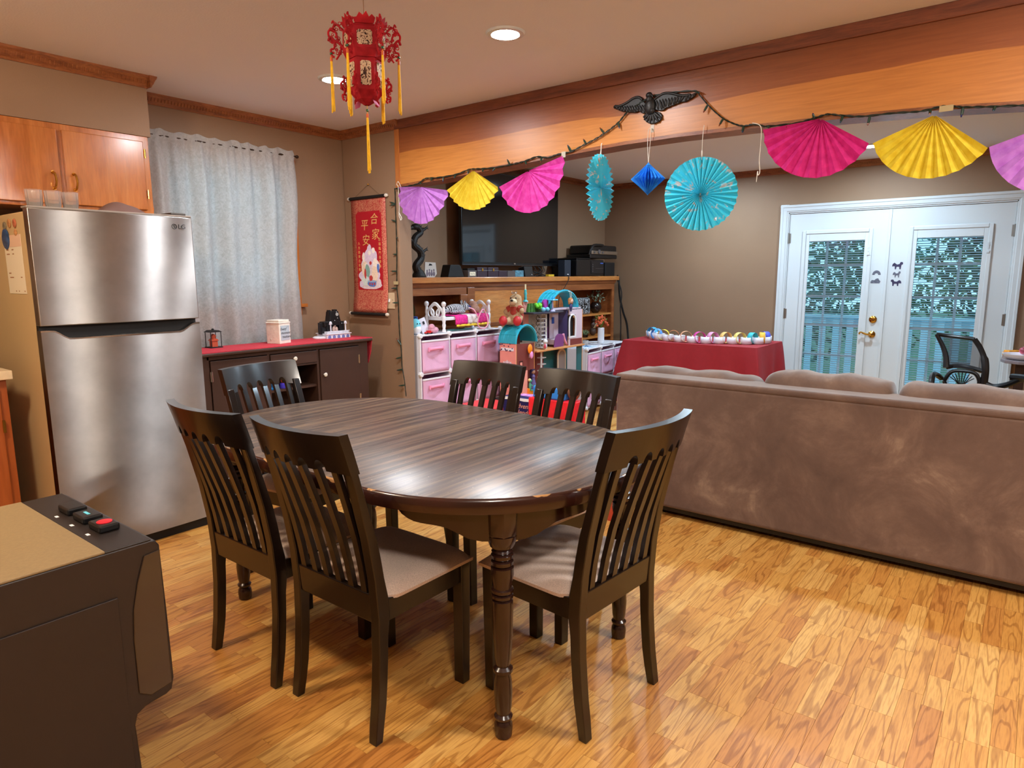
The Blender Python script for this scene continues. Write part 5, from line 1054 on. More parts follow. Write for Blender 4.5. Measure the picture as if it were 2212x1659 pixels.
# ------------------------------------------------------------------ television and bookcase
M_bk = wood('bookcase_wood', [C(118, 62, 30), C(144, 82, 42), C(160, 98, 54)], (1, 8, 8), 2.2, 0.35, 0.25, 0.15)
M_bkl = wood('mantel_wood', [C(176, 104, 46), C(196, 124, 60), C(206, 140, 76)], (1, 8, 8), 2.2, 0.35, 0.25, 0.2)
M_in = mat('bookcase_inside', C(52, 34, 24), 0.7)
BX0, BX1, BY = 3.615, 7.20, 4.06
t = thing('bookcase', 'long built in wooden bookcase under the television with open side shelves', 'bookcase', (5.4, 4.22, 0))
m_ = MB()
for b_ in ((BX0, BX1, 4.355, 4.378, 0, 1.30), (BX0, BX0 + .03, BY + .01, 4.36, 0, 1.30), (4.50, 4.53, BY + .01, 4.36, 0, 1.30), (6.07, 6.10, BY + .01, 4.36, 0, 1.30), (BX1 - .03, BX1, BY + .01, 4.36, 0, 1.30), (BX0, BX1, BY + .01, 4.36, 1.29, 1.34)): m_.box(*b_)
wp('carcass', m_, [M_bk], smooth=0)
m_ = MB(); m_.box(BX0 - .005, BX1 + .055, BY - .035, 4.378, 1.340, 1.388); wp('mantel_top', m_, M_bkl, smooth=0, bevel=0.005)
m_ = MB(); m_.prism([(BY - .018, 1.340), (BY - .012, 1.318), (BY, 1.300), (BY + .02, 1.296), (BY + .02, 1.340)], BX0, BX1 + .01, 'x'); wp('cornice', m_, M_bk, smooth=0)
m_ = MB()
for b_ in ((BX0, BX0 + .21, BY, BY + .02, 0, 1.296), (BX0, 4.53, BY, BY + .02, 1.235, 1.296), (4.45, 4.545, BY, BY + .02, 0, 1.235), (6.055, 6.15, BY, BY + .02, 0, 1.296), (6.15, BX1, BY, BY + .02, 1.235, 1.296), (BX1 - .05, BX1, BY, BY + .02, 0, 1.235)): m_.box(*b_)
wp('face_frame', m_, M_bk, smooth=0, bevel=0.002)
m_ = MB(); m_.box(4.545, 6.055, BY + .004, BY + .02, .04, 1.296); w_ = wp('center_panel', m_, M_bkl, smooth=0)
m_ = MB()
for b_ in ((4.545, 4.64, BY, BY + .012, .04, 1.296), (5.96, 6.055, BY, BY + .012, .04, 1.296), (4.64, 5.96, BY, BY + .012, 1.262, 1.296)): m_.box(*b_)
wp('panel_rail', m_, M_bk, w_, smooth=0, bevel=0.003)
m_ = MB(); m_.box(4.64, 5.96, BY - .004, BY + .006, .93, .965); wp('lower_rail', m_, M_bk, w_, smooth=0, bevel=0.003)
for z in (.955, .69, .35):
    m_ = MB(); m_.box(6.10, BX1 - .03, BY + .01, 4.355, z - .02, z); wp('shelf', m_, M_bkl, smooth=0)
for z in (.955, .5): m_ = MB(); m_.box(BX0 + .03, 4.50, BY + .01, 4.355, z - .02, z); wp('shelf', m_, M_bk, smooth=0)
t = thing('television', 'large black flat television on the wall above the bookcase', 'television', (5.42, 4.2, 1.50))
m_ = MB(); m_.box(4.635, 6.195, 4.205, 4.24, 1.500, 2.372); m_.box(5.0, 5.85, 4.24, 4.30, 1.6, 2.1); wp('housing', m_, M_black, smooth=0, bevel=0.004)
m_ = MB(); m_.box(4.645, 6.185, 4.2025, 4.2055, 1.528, 2.364); wp('screen', m_, mat('tv_glass', C(10, 12, 16), 0.06, spec=0.6), smooth=0)
m_ = MB(); m_.box(4.635, 6.195, 4.199, 4.206, 1.500, 1.507); wp('bottom_edge', m_, mat('dark_metal', C(96, 96, 104), 0.25, .9), smooth=0)
m_ = MB(); m_.box(5.40, 5.43, 4.198, 4.203, 1.512, 1.522); wp('badge', m_, M_chrome, smooth=0)
m_ = MB(); m_.box(5.2, 5.6, 4.29, 4.379, 1.65, 2.05); wp('wall_mount', m_, M_matblack, smooth=0)
# ------------------------------------------------------------------ things on the mantel
MZ = 1.3885
t = thing('dragon_statue', 'dark carved dragon statue standing at the left end of the mantel', 'statue', (4.03, 4.15, MZ))
M_drg = mat('carved_dark', C(22, 17, 15), 0.5, bmp=0.4, bs=120)
P = smooth_path([(.02, 0, .02), (-.03, 0, .09), (.03, 0, .16), (.02, 0, .22), (-.05, 0, .27), (-.03, 0, .33), (.03, 0, .37), (.01, 0, .41), (-.03, 0, .42)], 6)
m_ = MB(); m_.tube([tuple(p) for p in P], [lerp(.034, .024, i / (len(P) - 1)) for i in range(len(P))], 10); m_.sph((-.03, 0, .415), (.04, .03, .025)); m_.tube([(-.05, 0, .41), (-.085, 0, .40), (-.09, 0, .39)], [.02, .014, .006], 8); part('body', m_, M_drg, t)
m_ = MB()
for i in range(4, len(P), 3): p = P[i]; m_.tube([(p.x + .02, 0, p.z), (p.x + .05, 0, p.z + .02)], [.010, .001], 6)
part('spines', m_, M_drg, t)
for (x, z, s) in ((.03, .38, 1), (.02, .20, 1), (-.04, .28, -1)):
    m_ = MB(); m_.tube([(x, 0, z), (x + s * .04, -.01, z + .02), (x + s * .065, -.012, z + .035)], [.016, .012, .010], 8)
    for d in (-.018, 0, .018): m_.tube([(x + s * .06, -.012, z + .03), (x + s * .085, -.012 + d * .3, z + .04 + d)], [.006, .001], 6)
    part('claw', m_, M_drg, t)
m_ = MB(); m_.lathe([(.06, 0), (.062, .012), (.05, .03), (.035, .06), (0, .07)], 16); part('rock_base', m_, M_drg, t)
t = thing('family_photo', 'shield shaped photo print beside the dragon statue on the mantel', 'photo', (4.135, 4.12, MZ))
m_ = MB(); m_.prism([(-.045, 0), (.045, 0), (.075, .03), (.062, .125), (-.062, .128), (-.07, .04)], -.006, .006, 'y'); part('print', m_, mat('photo_grey', C(206, 198, 190), 0.4), t, smooth=0)
m_ = MB()
for i in range(4): x = -.042 + i * .027; m_.sph((x, -.0065, .055 + .006 * (i % 2)), (.009, .001, .010), 10, 6); m_.sph((x, -.0062, .030), (.013, .001, .022), 10, 6)
part('printed_people', m_, mat('photo_people', C(110, 96, 110), 0.5, var=.5, vs=60), t)
m_ = MB(); m_.prism([(-.022, .098), (.022, .10), (.012, .112), (-.012, .116)], -.0072, -.006, 'y'); part('printed_mark', m_, M_matblack, t, smooth=0)
m_ = MB(); m_.prism([(-.105, 0), (.105, 0), (.06, .10), (.04, .108), (-.07, .108)], 4.08, 4.18, 'y'); m_.v = [(v[0] + 4.42, v[1], v[2] + MZ) for v in m_.v]; solo('speaker', m_, M_matblack, 'black wedge shaped speaker on the mantel left of the boxes', 'speaker', smooth=0, bevel=0.006)
M_purp = mat('purple_leather', C(50, 32, 46), 0.45); M_grey = mat('grey_box', C(84, 76, 76), 0.6)
def box_on(x0, x1, h, m, lab, name='box', y0=4.06, y1=4.15, group=None):
    t_ = thing(name, lab, 'box', ((x0 + x1) / 2, (y0 + y1) / 2, MZ), 0, group); w = (x1 - x0) / 2; d = (y1 - y0) / 2
    b_ = MB(); b_.box(-w, w, -d, d, 0, h); part('body', b_, m, t_, smooth=0, bevel=0.003); return t_, w, d
t, w, d = box_on(4.555, 4.672, .060, M_grey, 'small grey box with a white label plate on the mantel')
m_ = MB(); m_.box(-w * .66, w * .66, -d - .002, -d, .012, .046); k = part('label_plate', m_, M_paper, t, smooth=0)
tm = place(text_mb('Tea Tea', .019, .0004), (0, -d - .0026, .029), (1, 0, 0), (0, 0, 1), (0, -1, 0)); part('lettering', tm, mat('ink_grey', C(110, 104, 96), 0.6), k, smooth=0)
m_ = MB(); m_.box(4.565, 4.665, 4.075, 4.14, MZ + .0605, MZ + .078); solo('box', m_, M_matblack, 'flat black box lying on the labelled grey box', 'box', smooth=0, bevel=0.002)
for x0, x1, lab in ((4.680, 4.822, 'dark purple latched case left of the other latched case'), (4.832, 4.985, 'dark purple latched case right of the other latched case')):
    t, w, d = box_on(x0, x1, .088, M_purp, lab, 'latched_case', group='purple latched cases on the mantel')
    m_ = MB(); m_.box(-w - .002, w + .002, -d - .002, d + .002, .058, .061); part('lid_seam', m_, M_chrome, t, smooth=0)
    m_ = MB(); m_.lathe([(.012, -d - .001), (.012, -d - .005), (.006, -d - .006), (.006, -d - .002)], 16, (0, 0, .063), 'y'); m_.box(-.009, .009, -d - .004, -d, .052, .078); part('latch', m_, M_brass, t)
box_on(4.992, 5.118, .058, M_purp, 'low plain purple grey box right of the latched cases'); box_on(5.125, 5.245, .058, M_grey, 'low brown grey box left of the blue photo block')
t = thing('photo_block', 'small blue and white photo block on the mantel under the television', 'photo', (5.34, 4.10, MZ)); m_ = MB(); m_.box(-.068, .068, -.02, .02, 0, .062); part('block', m_, mat('photo_blue', C(90, 140, 160), 0.3, var=.6, vs=45), t, smooth=0, bevel=.002)
t = thing('speaker', 'small black speaker leaning back on the mantel under the television', 'speaker', (5.52, 4.13, MZ)); m_ = MB(); m_.prism([(-.04, 0), (.05, 0), (.05, .09), (-.02, .105)], -.07, .07, 'x'); part('cabinet', m_, M_black, t, smooth=0, bevel=.003); m_ = MB(); m_.sph((.04, -.038, .02), .005, 8, 6); part('power_light', m_, M_white, t)
t = thing('cable_bundle', 'tangle of black cables behind the small speaker under the television', 'cables', (5.83, 4.2, MZ)); m_ = MB(); rr = random.Random(5)
for i in range(9): m_.tube(smooth_path([(-.12 + .03 * i, .02, .11), (-.10 + .03 * i + rr.uniform(-.03, .03), rr.uniform(-.02, .05), .06), (rr.uniform(-.12, .14), rr.uniform(-.05, .03), .012), (rr.uniform(-.16, .16), rr.uniform(-.06, .03), .004)], 5), .0035, 5)
part('cables', m_, M_matblack, t)
m_ = MB(); m_.box(5.83, 5.93, 4.07, 4.11, MZ, MZ + .022); solo('yellow_box', m_, mat('yellow_card', C(220, 180, 40), 0.5), 'small yellow packet among the cables on the mantel', 'packet', smooth=0, bevel=.002)
t = thing('speaker', 'tall dark blue grey speaker left of the printer', 'speaker', (6.17, 4.10, MZ)); m_ = MB(); m_.box(-.06, .06, -.045, .045, 0, .175); part('cabinet', m_, mat('blue_black', C(36, 46, 60), 0.4), t, smooth=0, bevel=.006); m_ = MB(); m_.box(-.012, .012, -.047, -.045, .012, .026); part('power_light', m_, M_white, t, smooth=0)
t = thing('printer', 'black desktop printer at the right end of the mantel', 'printer', (6.62, 4.19, MZ)); m_ = MB(); m_.box(-.33, .25, -.17, .16, 0.004, .185); m_.box(-.34, -.05, -.175, .165, .185, .20); part('body', m_, M_black, t, smooth=0, bevel=.008)
m_ = MB(); m_.box(-.03, .24, -.176, -.168, .03, .17); part('front_panel', m_, mat('satin_black', C(24, 24, 27), 0.3), t, smooth=0, bevel=.003)
m_ = MB()
for i in range(4): m_.box(-.012, .004, -.179, -.175, .05 + .025 * i, .06 + .025 * i)
m_.box(.06, .22, -.179, -.175, .085, .088); part('buttons', m_, M_grey, t, smooth=0)
m_ = MB(); m_.box(.16, .22, -.18, -.175, .14, .152); part('screen', m_, mat('screen_blue', C(60, 90, 170), 0.2), t, smooth=0)
t = thing('grill_press', 'black and silver hinged countertop grill resting on the printer', 'appliance', (6.85, 4.19, MZ + .2005))
m_ = MB(); m_.box(-.28, .33, -.17, .15, 0.0, .045); part('base', m_, M_black, t, smooth=0, bevel=.01)
m_ = MB(); m_.box(-.26, .33, -.178, -.16, .045, .088); part('silver_band', m_, M_chrome, t, smooth=0, bevel=.008, seg=3)
m_ = MB(); m_.box(-.22, .33, -.165, .15, .045, .150); part('lid', m_, M_black, t, smooth=0, bevel=.02, seg=3)
m_ = MB(); m_.tube(smooth_path([(-.30, -.17, .04), (-.285, -.18, .10), (-.23, -.18, .142), (-.12, -.18, .15), (-.02, -.178, .148)], 5), .014, 10); part('handle', m_, M_black, t)
m_ = MB()
for x in (-.20, -.02): m_.lathe([(.012, -.178), (.012, -.184), (0, -.185)], 14, (x, 0, .067), 'y')
m_.lathe([(.026, -.178), (.024, -.186), (0, -.187)], 18, (-.10, 0, .075), 'y'); part('dial', m_, M_grey, t)
m_ = MB(); m_.box(6.98, 7.20, 4.06, 4.14, MZ, MZ + .16); solo('speaker', m_, M_matblack, 'black box speaker right of the printer at the mantel end', 'speaker', smooth=0, bevel=.008)
m_ = MB(); m_.tube(smooth_path([(7.26, 4.06, 1.39), (7.285, 4.05, 1.36), (7.30, 4.04, 1.15), (7.36, 4.02, .95), (7.43, 4.0, .78), (7.45, 3.98, .45), (7.45, 3.95, .01)], 6), .012, 7); m_.tube(smooth_path([(7.25, 4.07, 1.385), (7.27, 4.0, 1.2), (7.25, 4.0, 1.0), (7.27, 4.0, .8), (7.26, 4.0, .3), (7.26, 4.0, .01)], 6), .007, 6); solo('cable_bundle', m_, M_matblack, 'black cables hanging from the right end of the mantel', 'cables')
m_ = MB(); m_.tube(smooth_path([(6.16, 4.05, MZ + .015), (6.13, 4.02, MZ + .004), (6.12, 4.018, 1.34), (5.98, 4.03, 1.18), (5.95, 4.03, 1.05)], 6), .004, 6); solo('cord', m_, M_matblack, 'thin dark cord hanging from the blue grey speaker over the bookcase', 'cord')
# right shelves of the bookcase
t = thing('marble_bag', 'black and white marbled box bag on the top right shelf', 'bag', (6.52, 4.17, .9555)); m_ = MB(); m_.box(-.20, .20, -.07, .07, 0, .19)
m_.v = [(v[0] * (1.06 if v[2] < .1 else .98), v[1], v[2]) for v in m_.v]; part('body', m_, mat('marble_black', C(34, 36, 40), 0.3, var=0), t, smooth=0, bevel=.02)
def marble():
    m = MATS['marble_black']; nt = m.node_tree; b = nt.nodes['Principled BSDF']; n = N(nt, 'ShaderNodeTexNoise'); n.inputs['Scale'].default_value = 12; n.inputs['Detail'].default_value = 6; n.inputs['Distortion'].default_value = 3; nt.links.new(mapping(nt, (1, 1, 1)).outputs[0], n.inputs['Vector'])
    r = ramp(nt, n.outputs[0], [(.44, C(20, 21, 24)), (.5, C(200, 206, 210)), (.54, C(26, 27, 30))]); nt.links.new(r.outputs[0], b.inputs['Base Color'])
marble()
t = thing('potted_plant', 'grey green leafy plant in a round dark vase on the top right shelf', 'plant', (6.95, 4.17, .9555))
m_ = MB(); m_.lathe([(.03, 0), (.055, .02), (.072, .06), (.066, .10), (.045, .125), (.04, .125), (.05, .1), (.05, .06), (0, .05)], 18); part('vase', m_, mat('dark_glaze', C(34, 22, 18), 0.15), t)
m_ = MB(); rr = random.Random(3)
for i in range(46):
    a = rr.uniform(0, 2 * PI); e = rr.uniform(.25, 1.3); L_ = rr.uniform(.06, .15); p = Vector((L_ * math.cos(a) * math.cos(e), L_ * math.sin(a) * math.cos(e), .12 + L_ * math.sin(e)))
    m_.sph(p, (.018, .010, .004), 7, 5, (rr.uniform(-1, 1), rr.uniform(-1, 1), a))
part('leaves', m_, mat('grey_green', C(120, 136, 112), 0.6, var=.3, vs=40), t, kind='stuff')
t = thing('reading_figurine', 'small dark statue reading a book on the middle right shelf', 'statue', (6.88, 4.16, .6905)); m_ = MB(); m_.sph((0, 0, .05), (.045, .04, .05)); m_.sph((0, 0, .12), (.032, .03, .05)); m_.sph((0, -.005, .185), .028); m_.tube([(.0, 0, .20), (.0, .0, .236)], [.012, .005], 8); m_.tube([(.03, 0, .14), (.0, -.045, .11)], .011, 8); m_.tube([(-.03, 0, .14), (-.0, -.045, .11)], .011, 8); part('body', m_, mat('statue_brown', C(66, 44, 34), 0.5), t); m_ = MB(); m_.obox((-.03, -.055, .12), (.07, .01, .06), (.5, 0, .3)); part('book', m_, mat('tan_book', C(176, 150, 112), 0.6), t, smooth=0)
t = thing('succulent', 'small striped spiky succulent on the middle right shelf', 'plant', (6.62, 4.11, .6905)); m_ = MB()
for i in range(14): a = i * 2.4; e = .35 + .07 * i; L_ = .075; m_.tube([(0, 0, .02), (L_ * .5 * math.cos(a) * math.cos(e), L_ * .5 * math.sin(a) * math.cos(e), .03 + L_ * .5 * math.sin(e)), (L_ * math.cos(a) * math.cos(e), L_ * math.sin(a) * math.cos(e), .02 + L_ * math.sin(e))], [.012, .009, .001], 6)
part('leaves', m_, mat('striped_green', C(104, 120, 84), 0.5, var=.5, vs=50), t); m_ = MB(); m_.lathe([(.035, 0), (.045, .025), (.04, .03), (0, .03)], 14); part('pot', m_, mat('dark_glaze', C(0, 0, 0)), t)
m_ = MB(); m_.lathe([(.12, -.012), (.128, 0), (.12, .012), (.115, .006), (0, .004)], 28, (3.99, 4.30, 1.09), 'y'); solo('brass_tray', m_, mat('old_brass', C(92, 84, 50), 0.4, .7), 'round tarnished brass tray standing in the dark left shelf', 'tray')
# ------------------------------------------------------------------ cube storage with pink fabric bins
M_bin = mat('pink_fabric', C(226, 176, 208), 0.85, var=.05, vs=12, bmp=.15, bs=180); M_strap = mat('pink_strap', C(240, 156, 192), 0.7); M_cubew = mat('cube_panel', C(226, 224, 232), 0.35)
def cube_shelf(loc, rot, nc, nr, label, bins, cs=.316, pitch=.302, d=.285):
    t_ = thing('cube_shelf', label, 'shelf', loc, rot); h0 = .035; W_ = nc * cs
    for c in range(nc + 1):
        b_ = MB(); x = c * cs; b_.box(x - .006, x + .006, .006, d, h0, h0 + nr * pitch); part('side_panel', b_, M_cubew, t_, smooth=0)
    for r in range(nr + 1):
        b_ = MB(); z = h0 + r * pitch; b_.box(0, W_, .006, d, z - .005, z + .005); part('shelf_panel', b_, M_cubew, t_, smooth=0)
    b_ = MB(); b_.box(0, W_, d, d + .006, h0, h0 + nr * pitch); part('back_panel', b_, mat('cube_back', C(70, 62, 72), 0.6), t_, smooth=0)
    for c in range(nc + 1):
        b_ = MB(); x = c * cs; b_.cyl((x, 0, h0), (x, 0, h0 + nr * pitch), .007, n=8); part('post', b_, M_cubew, t_)
    for r in range(nr + 1):
        b_ = MB(); z = h0 + r * pitch; b_.cyl((0, 0, z), (W_, 0, z), .007, n=8); part('front_rail', b_, M_cubew, t_)
        for c in range(nc + 1):
            b_ = MB(); x = c * cs; b_.lathe([(.0, -.016), (.017, -.015), (.021, -.008), (.021, .012), (.012, .016)], 8, (x, 0, z), 'y'); part('connector', b_, M_white, t_, smooth=0)
    for (c, r) in bins:
        x0, x1, z0_ = c * cs + .012, (c + 1) * cs - .012, h0 + r * pitch + .006; H = pitch - .045
        def fr(u, v, x0=x0, x1=x1, z0_=z0_, H=H): return (lerp(x0, x1, u), .002 + .014 * math.sin(PI * u) * math.sin(PI * v) * (1 if v < .75 else .5) - .010, z0_ + H * v)
        b_ = MB(); b_.grid(fr, 8, 8); b_.box(x0, x1, .012, d - .01, z0_, z0_ + .004); b_.box(x0, x0 + .003, .0, d - .01, z0_, z0_ + H); b_.box(x1 - .003, x1, .0, d - .01, z0_, z0_ + H); b_.box(x0, x1, d - .014, d - .01, z0_, z0_ + H)
        k_ = part('fabric_bin', b_, M_bin, t_, smooth=40, solid=.002)
        b_ = MB(); b_.box(x0 - .002, x1 + .002, -.014, -.004, z0_ + H - .012, z0_ + H + .002); part('bin_hem', b_, M_white, k_, smooth=0, bevel=.002)
        xc = (x0 + x1) / 2; zc = z0_ + H * .72
        b_ = MB(); b_.grid(lambda u, v, xc=xc, zc=zc: (xc - .075 + .15 * u, -.014 - .026 * math.sin(PI * u) ** .7, zc - .013 + .026 * v + .006 * math.sin(PI * u)), 12, 1); part('strap', b_, M_strap, k_, smooth=60, solid=.003)
        b_ = MB(); b_.box(xc - .082, xc - .06, -.018, -.008, zc - .016, zc + .016); b_.box(xc + .06, xc + .082, -.018, -.008, zc - .016, zc + .016); part('strap_end', b_, M_strap, k_, smooth=0)
    return t_
CSH = (3.632, 3.745, 0)
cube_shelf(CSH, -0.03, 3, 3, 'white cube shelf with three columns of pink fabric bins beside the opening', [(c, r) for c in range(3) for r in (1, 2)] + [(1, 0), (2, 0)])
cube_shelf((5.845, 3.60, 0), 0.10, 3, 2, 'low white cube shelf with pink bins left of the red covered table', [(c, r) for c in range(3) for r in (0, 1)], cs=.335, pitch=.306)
CZ = .948
# doll bed on the cube shelf
t = thing('doll_bed', 'white toy four poster bed with a pink quilt on top of the cube shelf', 'toy bed', (4.21, 3.87, CZ), -.03)
bw, bd = .272, .10
for sx in (-1, 1):
    for sy in (-1, 1):
        m_ = MB(); m_.lathe([(.016, 0), (.018, .01), (.011, .03), (.016, .055), (.012, .075), (.017, .10), (.017, .125), (.011, .135), (.015, .16), (.012, .185), (.010, .205), (.018, .215), (.020, .232), (.012, .246), (0, .248)], 12, (sx * bw, sy * bd, 0)); part('post', m_, M_white, t)
    m_ = MB()
    for c in ((.0, .17, .05), (-.05, .15, .035), (.05, .15, .035)): m_.tube([(sx * bw, c[0] + c[2] * math.cos(2 * PI * k / 16), c[1] + c[2] * math.sin(2 * PI * k / 16)) for k in range(16)], .008, 6, closed=True)
    m_.tube(smooth_path([(sx * bw, -bd, .16), (sx * bw, -.05, .205), (sx * bw, 0, .235), (sx * bw, .05, .205), (sx * bw, bd, .16)], 4), .009, 6); m_.box(sx * bw - .006, sx * bw + .006, -bd, bd, .095, .125); part('end_board', m_, M_white, t)
m_ = MB(); m_.box(-bw, bw, -bd - .008, -bd + .008, .095, .122); m_.box(-bw, bw, bd - .008, bd + .008, .095, .122); m_.box(-bw, bw, -bd, bd, .105, .118); part('bed_rail', m_, M_white, t, smooth=0, bevel=.003)
for i, (x0, x1, c) in enumerate(((-.16, -.02, C(226, 40, 140)), (-.02, .10, C(224, 212, 208)), (.10, .245, C(206, 40, 120)))):
    m_ = MB(); m_.grid(lambda u, v, x0=x0, x1=x1: (lerp(x0, x1, u), *( ((bd - .02) - 2 * bd * (v / .7), .128 + .004 * math.sin(9 * u)) if v < .7 else (-bd - .022 - .006 * math.sin(7 * u), .126 - .07 * (v - .7) / .3) )), 6, 12); part('quilt', m_, mat('quilt_%d' % i, c, .8, var=.25, vs=70), t, smooth=60, solid=.004)
m_ = MB(); m_.grid(lambda u, v: (lerp(-.15, .25, u), -bd - .024 - .006 * math.sin(40 * u), .056 - .018 * v), 30, 2); part('yellow_trim', m_, mat('yellow_frill', C(244, 214, 60), .7), t, smooth=60, solid=.003)
t = thing('plush_zebra', 'zebra striped plush toy lying on the doll bed', 'plush toy', (4.18, 3.88, CZ + .142), -.1)
def stripes():
    m, nt, b = new_mat('zebra'); L = nt.links.new; w_ = N(nt, 'ShaderNodeTexWave'); w_.inputs['Scale'].default_value = 22; w_.inputs['Distortion'].default_value = 6; w_.inputs['Detail'].default_value = 2; L(mapping(nt, (1, 1, 1)).outputs[0], w_.inputs['Vector']); r = ramp(nt, w_.outputs[0], [(.45, C(36, 36, 44)), (.55, C(206, 206, 212))]); L(r.outputs[0], b.inputs['Base Color']); b.inputs['Roughness'].default_value = .9; return m
m_ = MB(); m_.sph((0, 0, .035), (.105, .05, .042)); m_.sph((.10, -.01, .05), (.042, .036, .034)); m_.sph((.13, -.02, .042), (.026, .024, .02)); m_.sph((-.11, -.01, .02), (.05, .02, .018)); m_.sph((.02, -.05, .012), (.05, .018, .014)); m_.sph((-.05, -.05, .012), (.045, .016, .014)); m_.sph((.10, .03, .085), (.012, .006, .022)); m_.sph((.085, -.03, .082), (.012, .006, .02)); part('body', m_, stripes(), t)
m_ = MB(); m_.sph((.135, -.04, .05), .008, 8, 6); m_.sph((.115, -.045, .056), .007, 8, 6); part('eyes', m_, mat('eye_blue', C(40, 50, 130), .1), t)
t = thing('plush_cushion', 'furry brown pink plush heap at the right end of the doll bed', 'plush toy', (4.415, 3.89, CZ + .134), 0); m_ = MB(); m_.sph((0, 0, .05), (.045, .05, .055)); m_.sph((.0, -.03, .03), (.05, .035, .035)); part('body', m_, mat('brown_fur', C(186, 142, 122), .95, var=.25, vs=60, bmp=1, bs=200), t)
t = thing('hair_band', 'pink hoop headband hanging over the front of the doll bed', 'headband', (4.335, 3.705, CZ + .09)); m_ = MB(); P = [(.062 * math.cos(a), .0 + .012 * math.sin(a * 2), .0 + .080 * math.sin(a)) for a in [2 * PI * k / 30 for k in range(30)]]; m_.tube(P, .0055, 7, closed=True); m_.tube(smooth_path([(-.06, .006, .02), (-.09, .02, .08), (-.12, .045, .098)], 5), .0055, 7); part('hoop', m_, mat('pink_hoop', C(244, 170, 196), .4), t)
t = thing('plush_bird', 'blue and white rounded plush toy at the left end of the cube shelf', 'plush toy', (3.67, 3.83, CZ + .0)); m_ = MB(); m_.sph((0, 0, .062), (.045, .04, .062)); part('body', m_, mat('plush_blue', C(120, 206, 226), .9), t); m_ = MB(); m_.sph((0, -.012, .040), (.040, .034, .040)); part('belly', m_, M_white, t); m_ = MB(); m_.sph((.01, -.038, .085), .005, 8, 6); m_.sph((-.015, -.036, .085), .005, 8, 6); part('eyes', m_, M_black, t)
m_ = MB(); m_.obox((3.715, 3.90, CZ + .07), (.012, .10, .14), (0, -.35, .2)); solo('picture_book', m_, mat('book_blue', C(50, 84, 160), .5), 'blue picture book leaning behind the blue plush toy', 'book', smooth=0)
t = thing('greeting_card', 'white and purple card leaning beside the blue book on the cube shelf', 'card', (3.765, 3.84, CZ), 0); m_ = MB(); m_.obox((0, 0, .063), (.075, .004, .12), (-.2, -.25, 0)); k = part('card', m_, mat('card_white', C(224, 220, 232), .5), t, smooth=0); m_ = MB(); m_.obox((.010, -.0034, .040), (.068, .003, .04), (-.2, -.25, 0)); part('purple_band', m_, mat('card_purple', C(120, 60, 160), .5), k, smooth=0); m_ = MB(); m_.obox((-.002, -.0045, .085), (.018, .003, .024), (-.2, -.25, 0)); part('print', m_, M_black, k, smooth=0)
t = thing('plush_pink', 'fluffy pink plush slipper shape in front of the card on the cube shelf', 'plush toy', (3.835, 3.80, CZ)); m_ = MB(); m_.sph((0, 0, .025), (.05, .035, .027)); m_.sph((-.02, 0, .045), (.028, .028, .03)); part('body', m_, mat('pink_fur', C(226, 160, 180), .95, var=.2, vs=50, bmp=1, bs=180), t)
t = thing('toy_car', 'small glossy red toy car at the front of the cube shelf', 'toy', (3.755, 3.775, CZ)); m_ = MB(); m_.box(-.035, .035, -.014, .014, .006, .018); m_.box(-.018, .02, -.012, .012, .018, .028); part('body', m_, mat('gloss_red', C(206, 30, 30), .15), t, smooth=0, bevel=.004); m_ = MB()
for x in (-.022, .022): m_.cyl((x, -.016, .007), (x, .016, .007), .007, n=10)
part('wheels', m_, M_black, t)
m_ = MB(); m_.box(4.10, 4.34, 3.83, 3.90, CZ, CZ + .006); solo('teal_folder', m_, mat('teal_card', C(110, 196, 200), .5), 'flat teal folder under the doll bed', 'folder', smooth=0)
t = thing('plush_dog', 'little brown plush dog lying under the doll bed', 'plush toy', (4.24, 3.865, CZ + .0062)); m_ = MB(); m_.sph((0, 0, .026), (.05, .03, .026)); m_.sph((.035, -.015, .038), (.026, .022, .022)); m_.sph((.05, -.03, .03), (.012, .012, .01)); m_.sph((-.03, -.02, .015), (.03, .012, .012)); part('body', m_, mat('tan_fur', C(160, 116, 60), .9, var=.2, vs=60), t)
t = thing('leopard_plush', 'brown spotted plush peeking behind the blue plush at the wall edge', 'plush toy', (3.645, 3.93, CZ)); m_ = MB(); m_.sph((0, 0, .05), (.036, .03, .05)); m_.sph((.005, -.01, .115), (.03, .026, .03)); m_.sph((-.018, 0, .142), .010, 8, 6); m_.sph((.026, 0, .142), .010, 8, 6); part('body', m_, mat('spotted_fur', C(140, 104, 60), .9, var=.5, vs=70), t)
# ------------------------------------------------------------------ dollhouse
M_dpk = mat('doll_pink', C(232, 150, 136), .5, var=.03, vs=20); M_dred = mat('doll_red', C(120, 52, 46), .55, var=.1, vs=10); M_dtl = mat('doll_teal_roof', C(44, 168, 192), .3); M_dtw = mat('doll_teal_wall', C(40, 100, 104), .5); M_dor = mat('doll_wood_edge', C(206, 140, 84), .5); M_dl = mat('doll_lilac', C(206, 184, 196), .5)
M_dpur = mat('doll_purple', C(120, 60, 120), .5); M_dviol = mat('doll_violet_wall', C(70, 56, 110), .5)
DX, DY = 4.39, 3.40
t = thing('dollhouse', 'tall open wooden dollhouse with teal barrel roofs in front of the bookcase', 'dollhouse', (4.9, 3.56, 0))
D0 = 3.40; D1 = 3.57
def slab(nm, m, b_, bev=.002, par=None): q = MB(); q.box(*b_); return wp(nm, q, m, par, smooth=0, bevel=bev)
slab('left_wall', M_dpk, (4.392, 4.402, D0, D1, .02, .835))
slab('left_back_wall', M_dred, (4.402, 4.665, D1 - .01, D1, .02, .90))
q = MB(); ar = [(4.402, .60), (4.648, .60), (4.658, .61), (4.658, .825), (4.402, .835)]; q.prism(ar, D0, D0 + .008, 'y'); fr = wp('red_front_panel', q, M_dred, smooth=0)
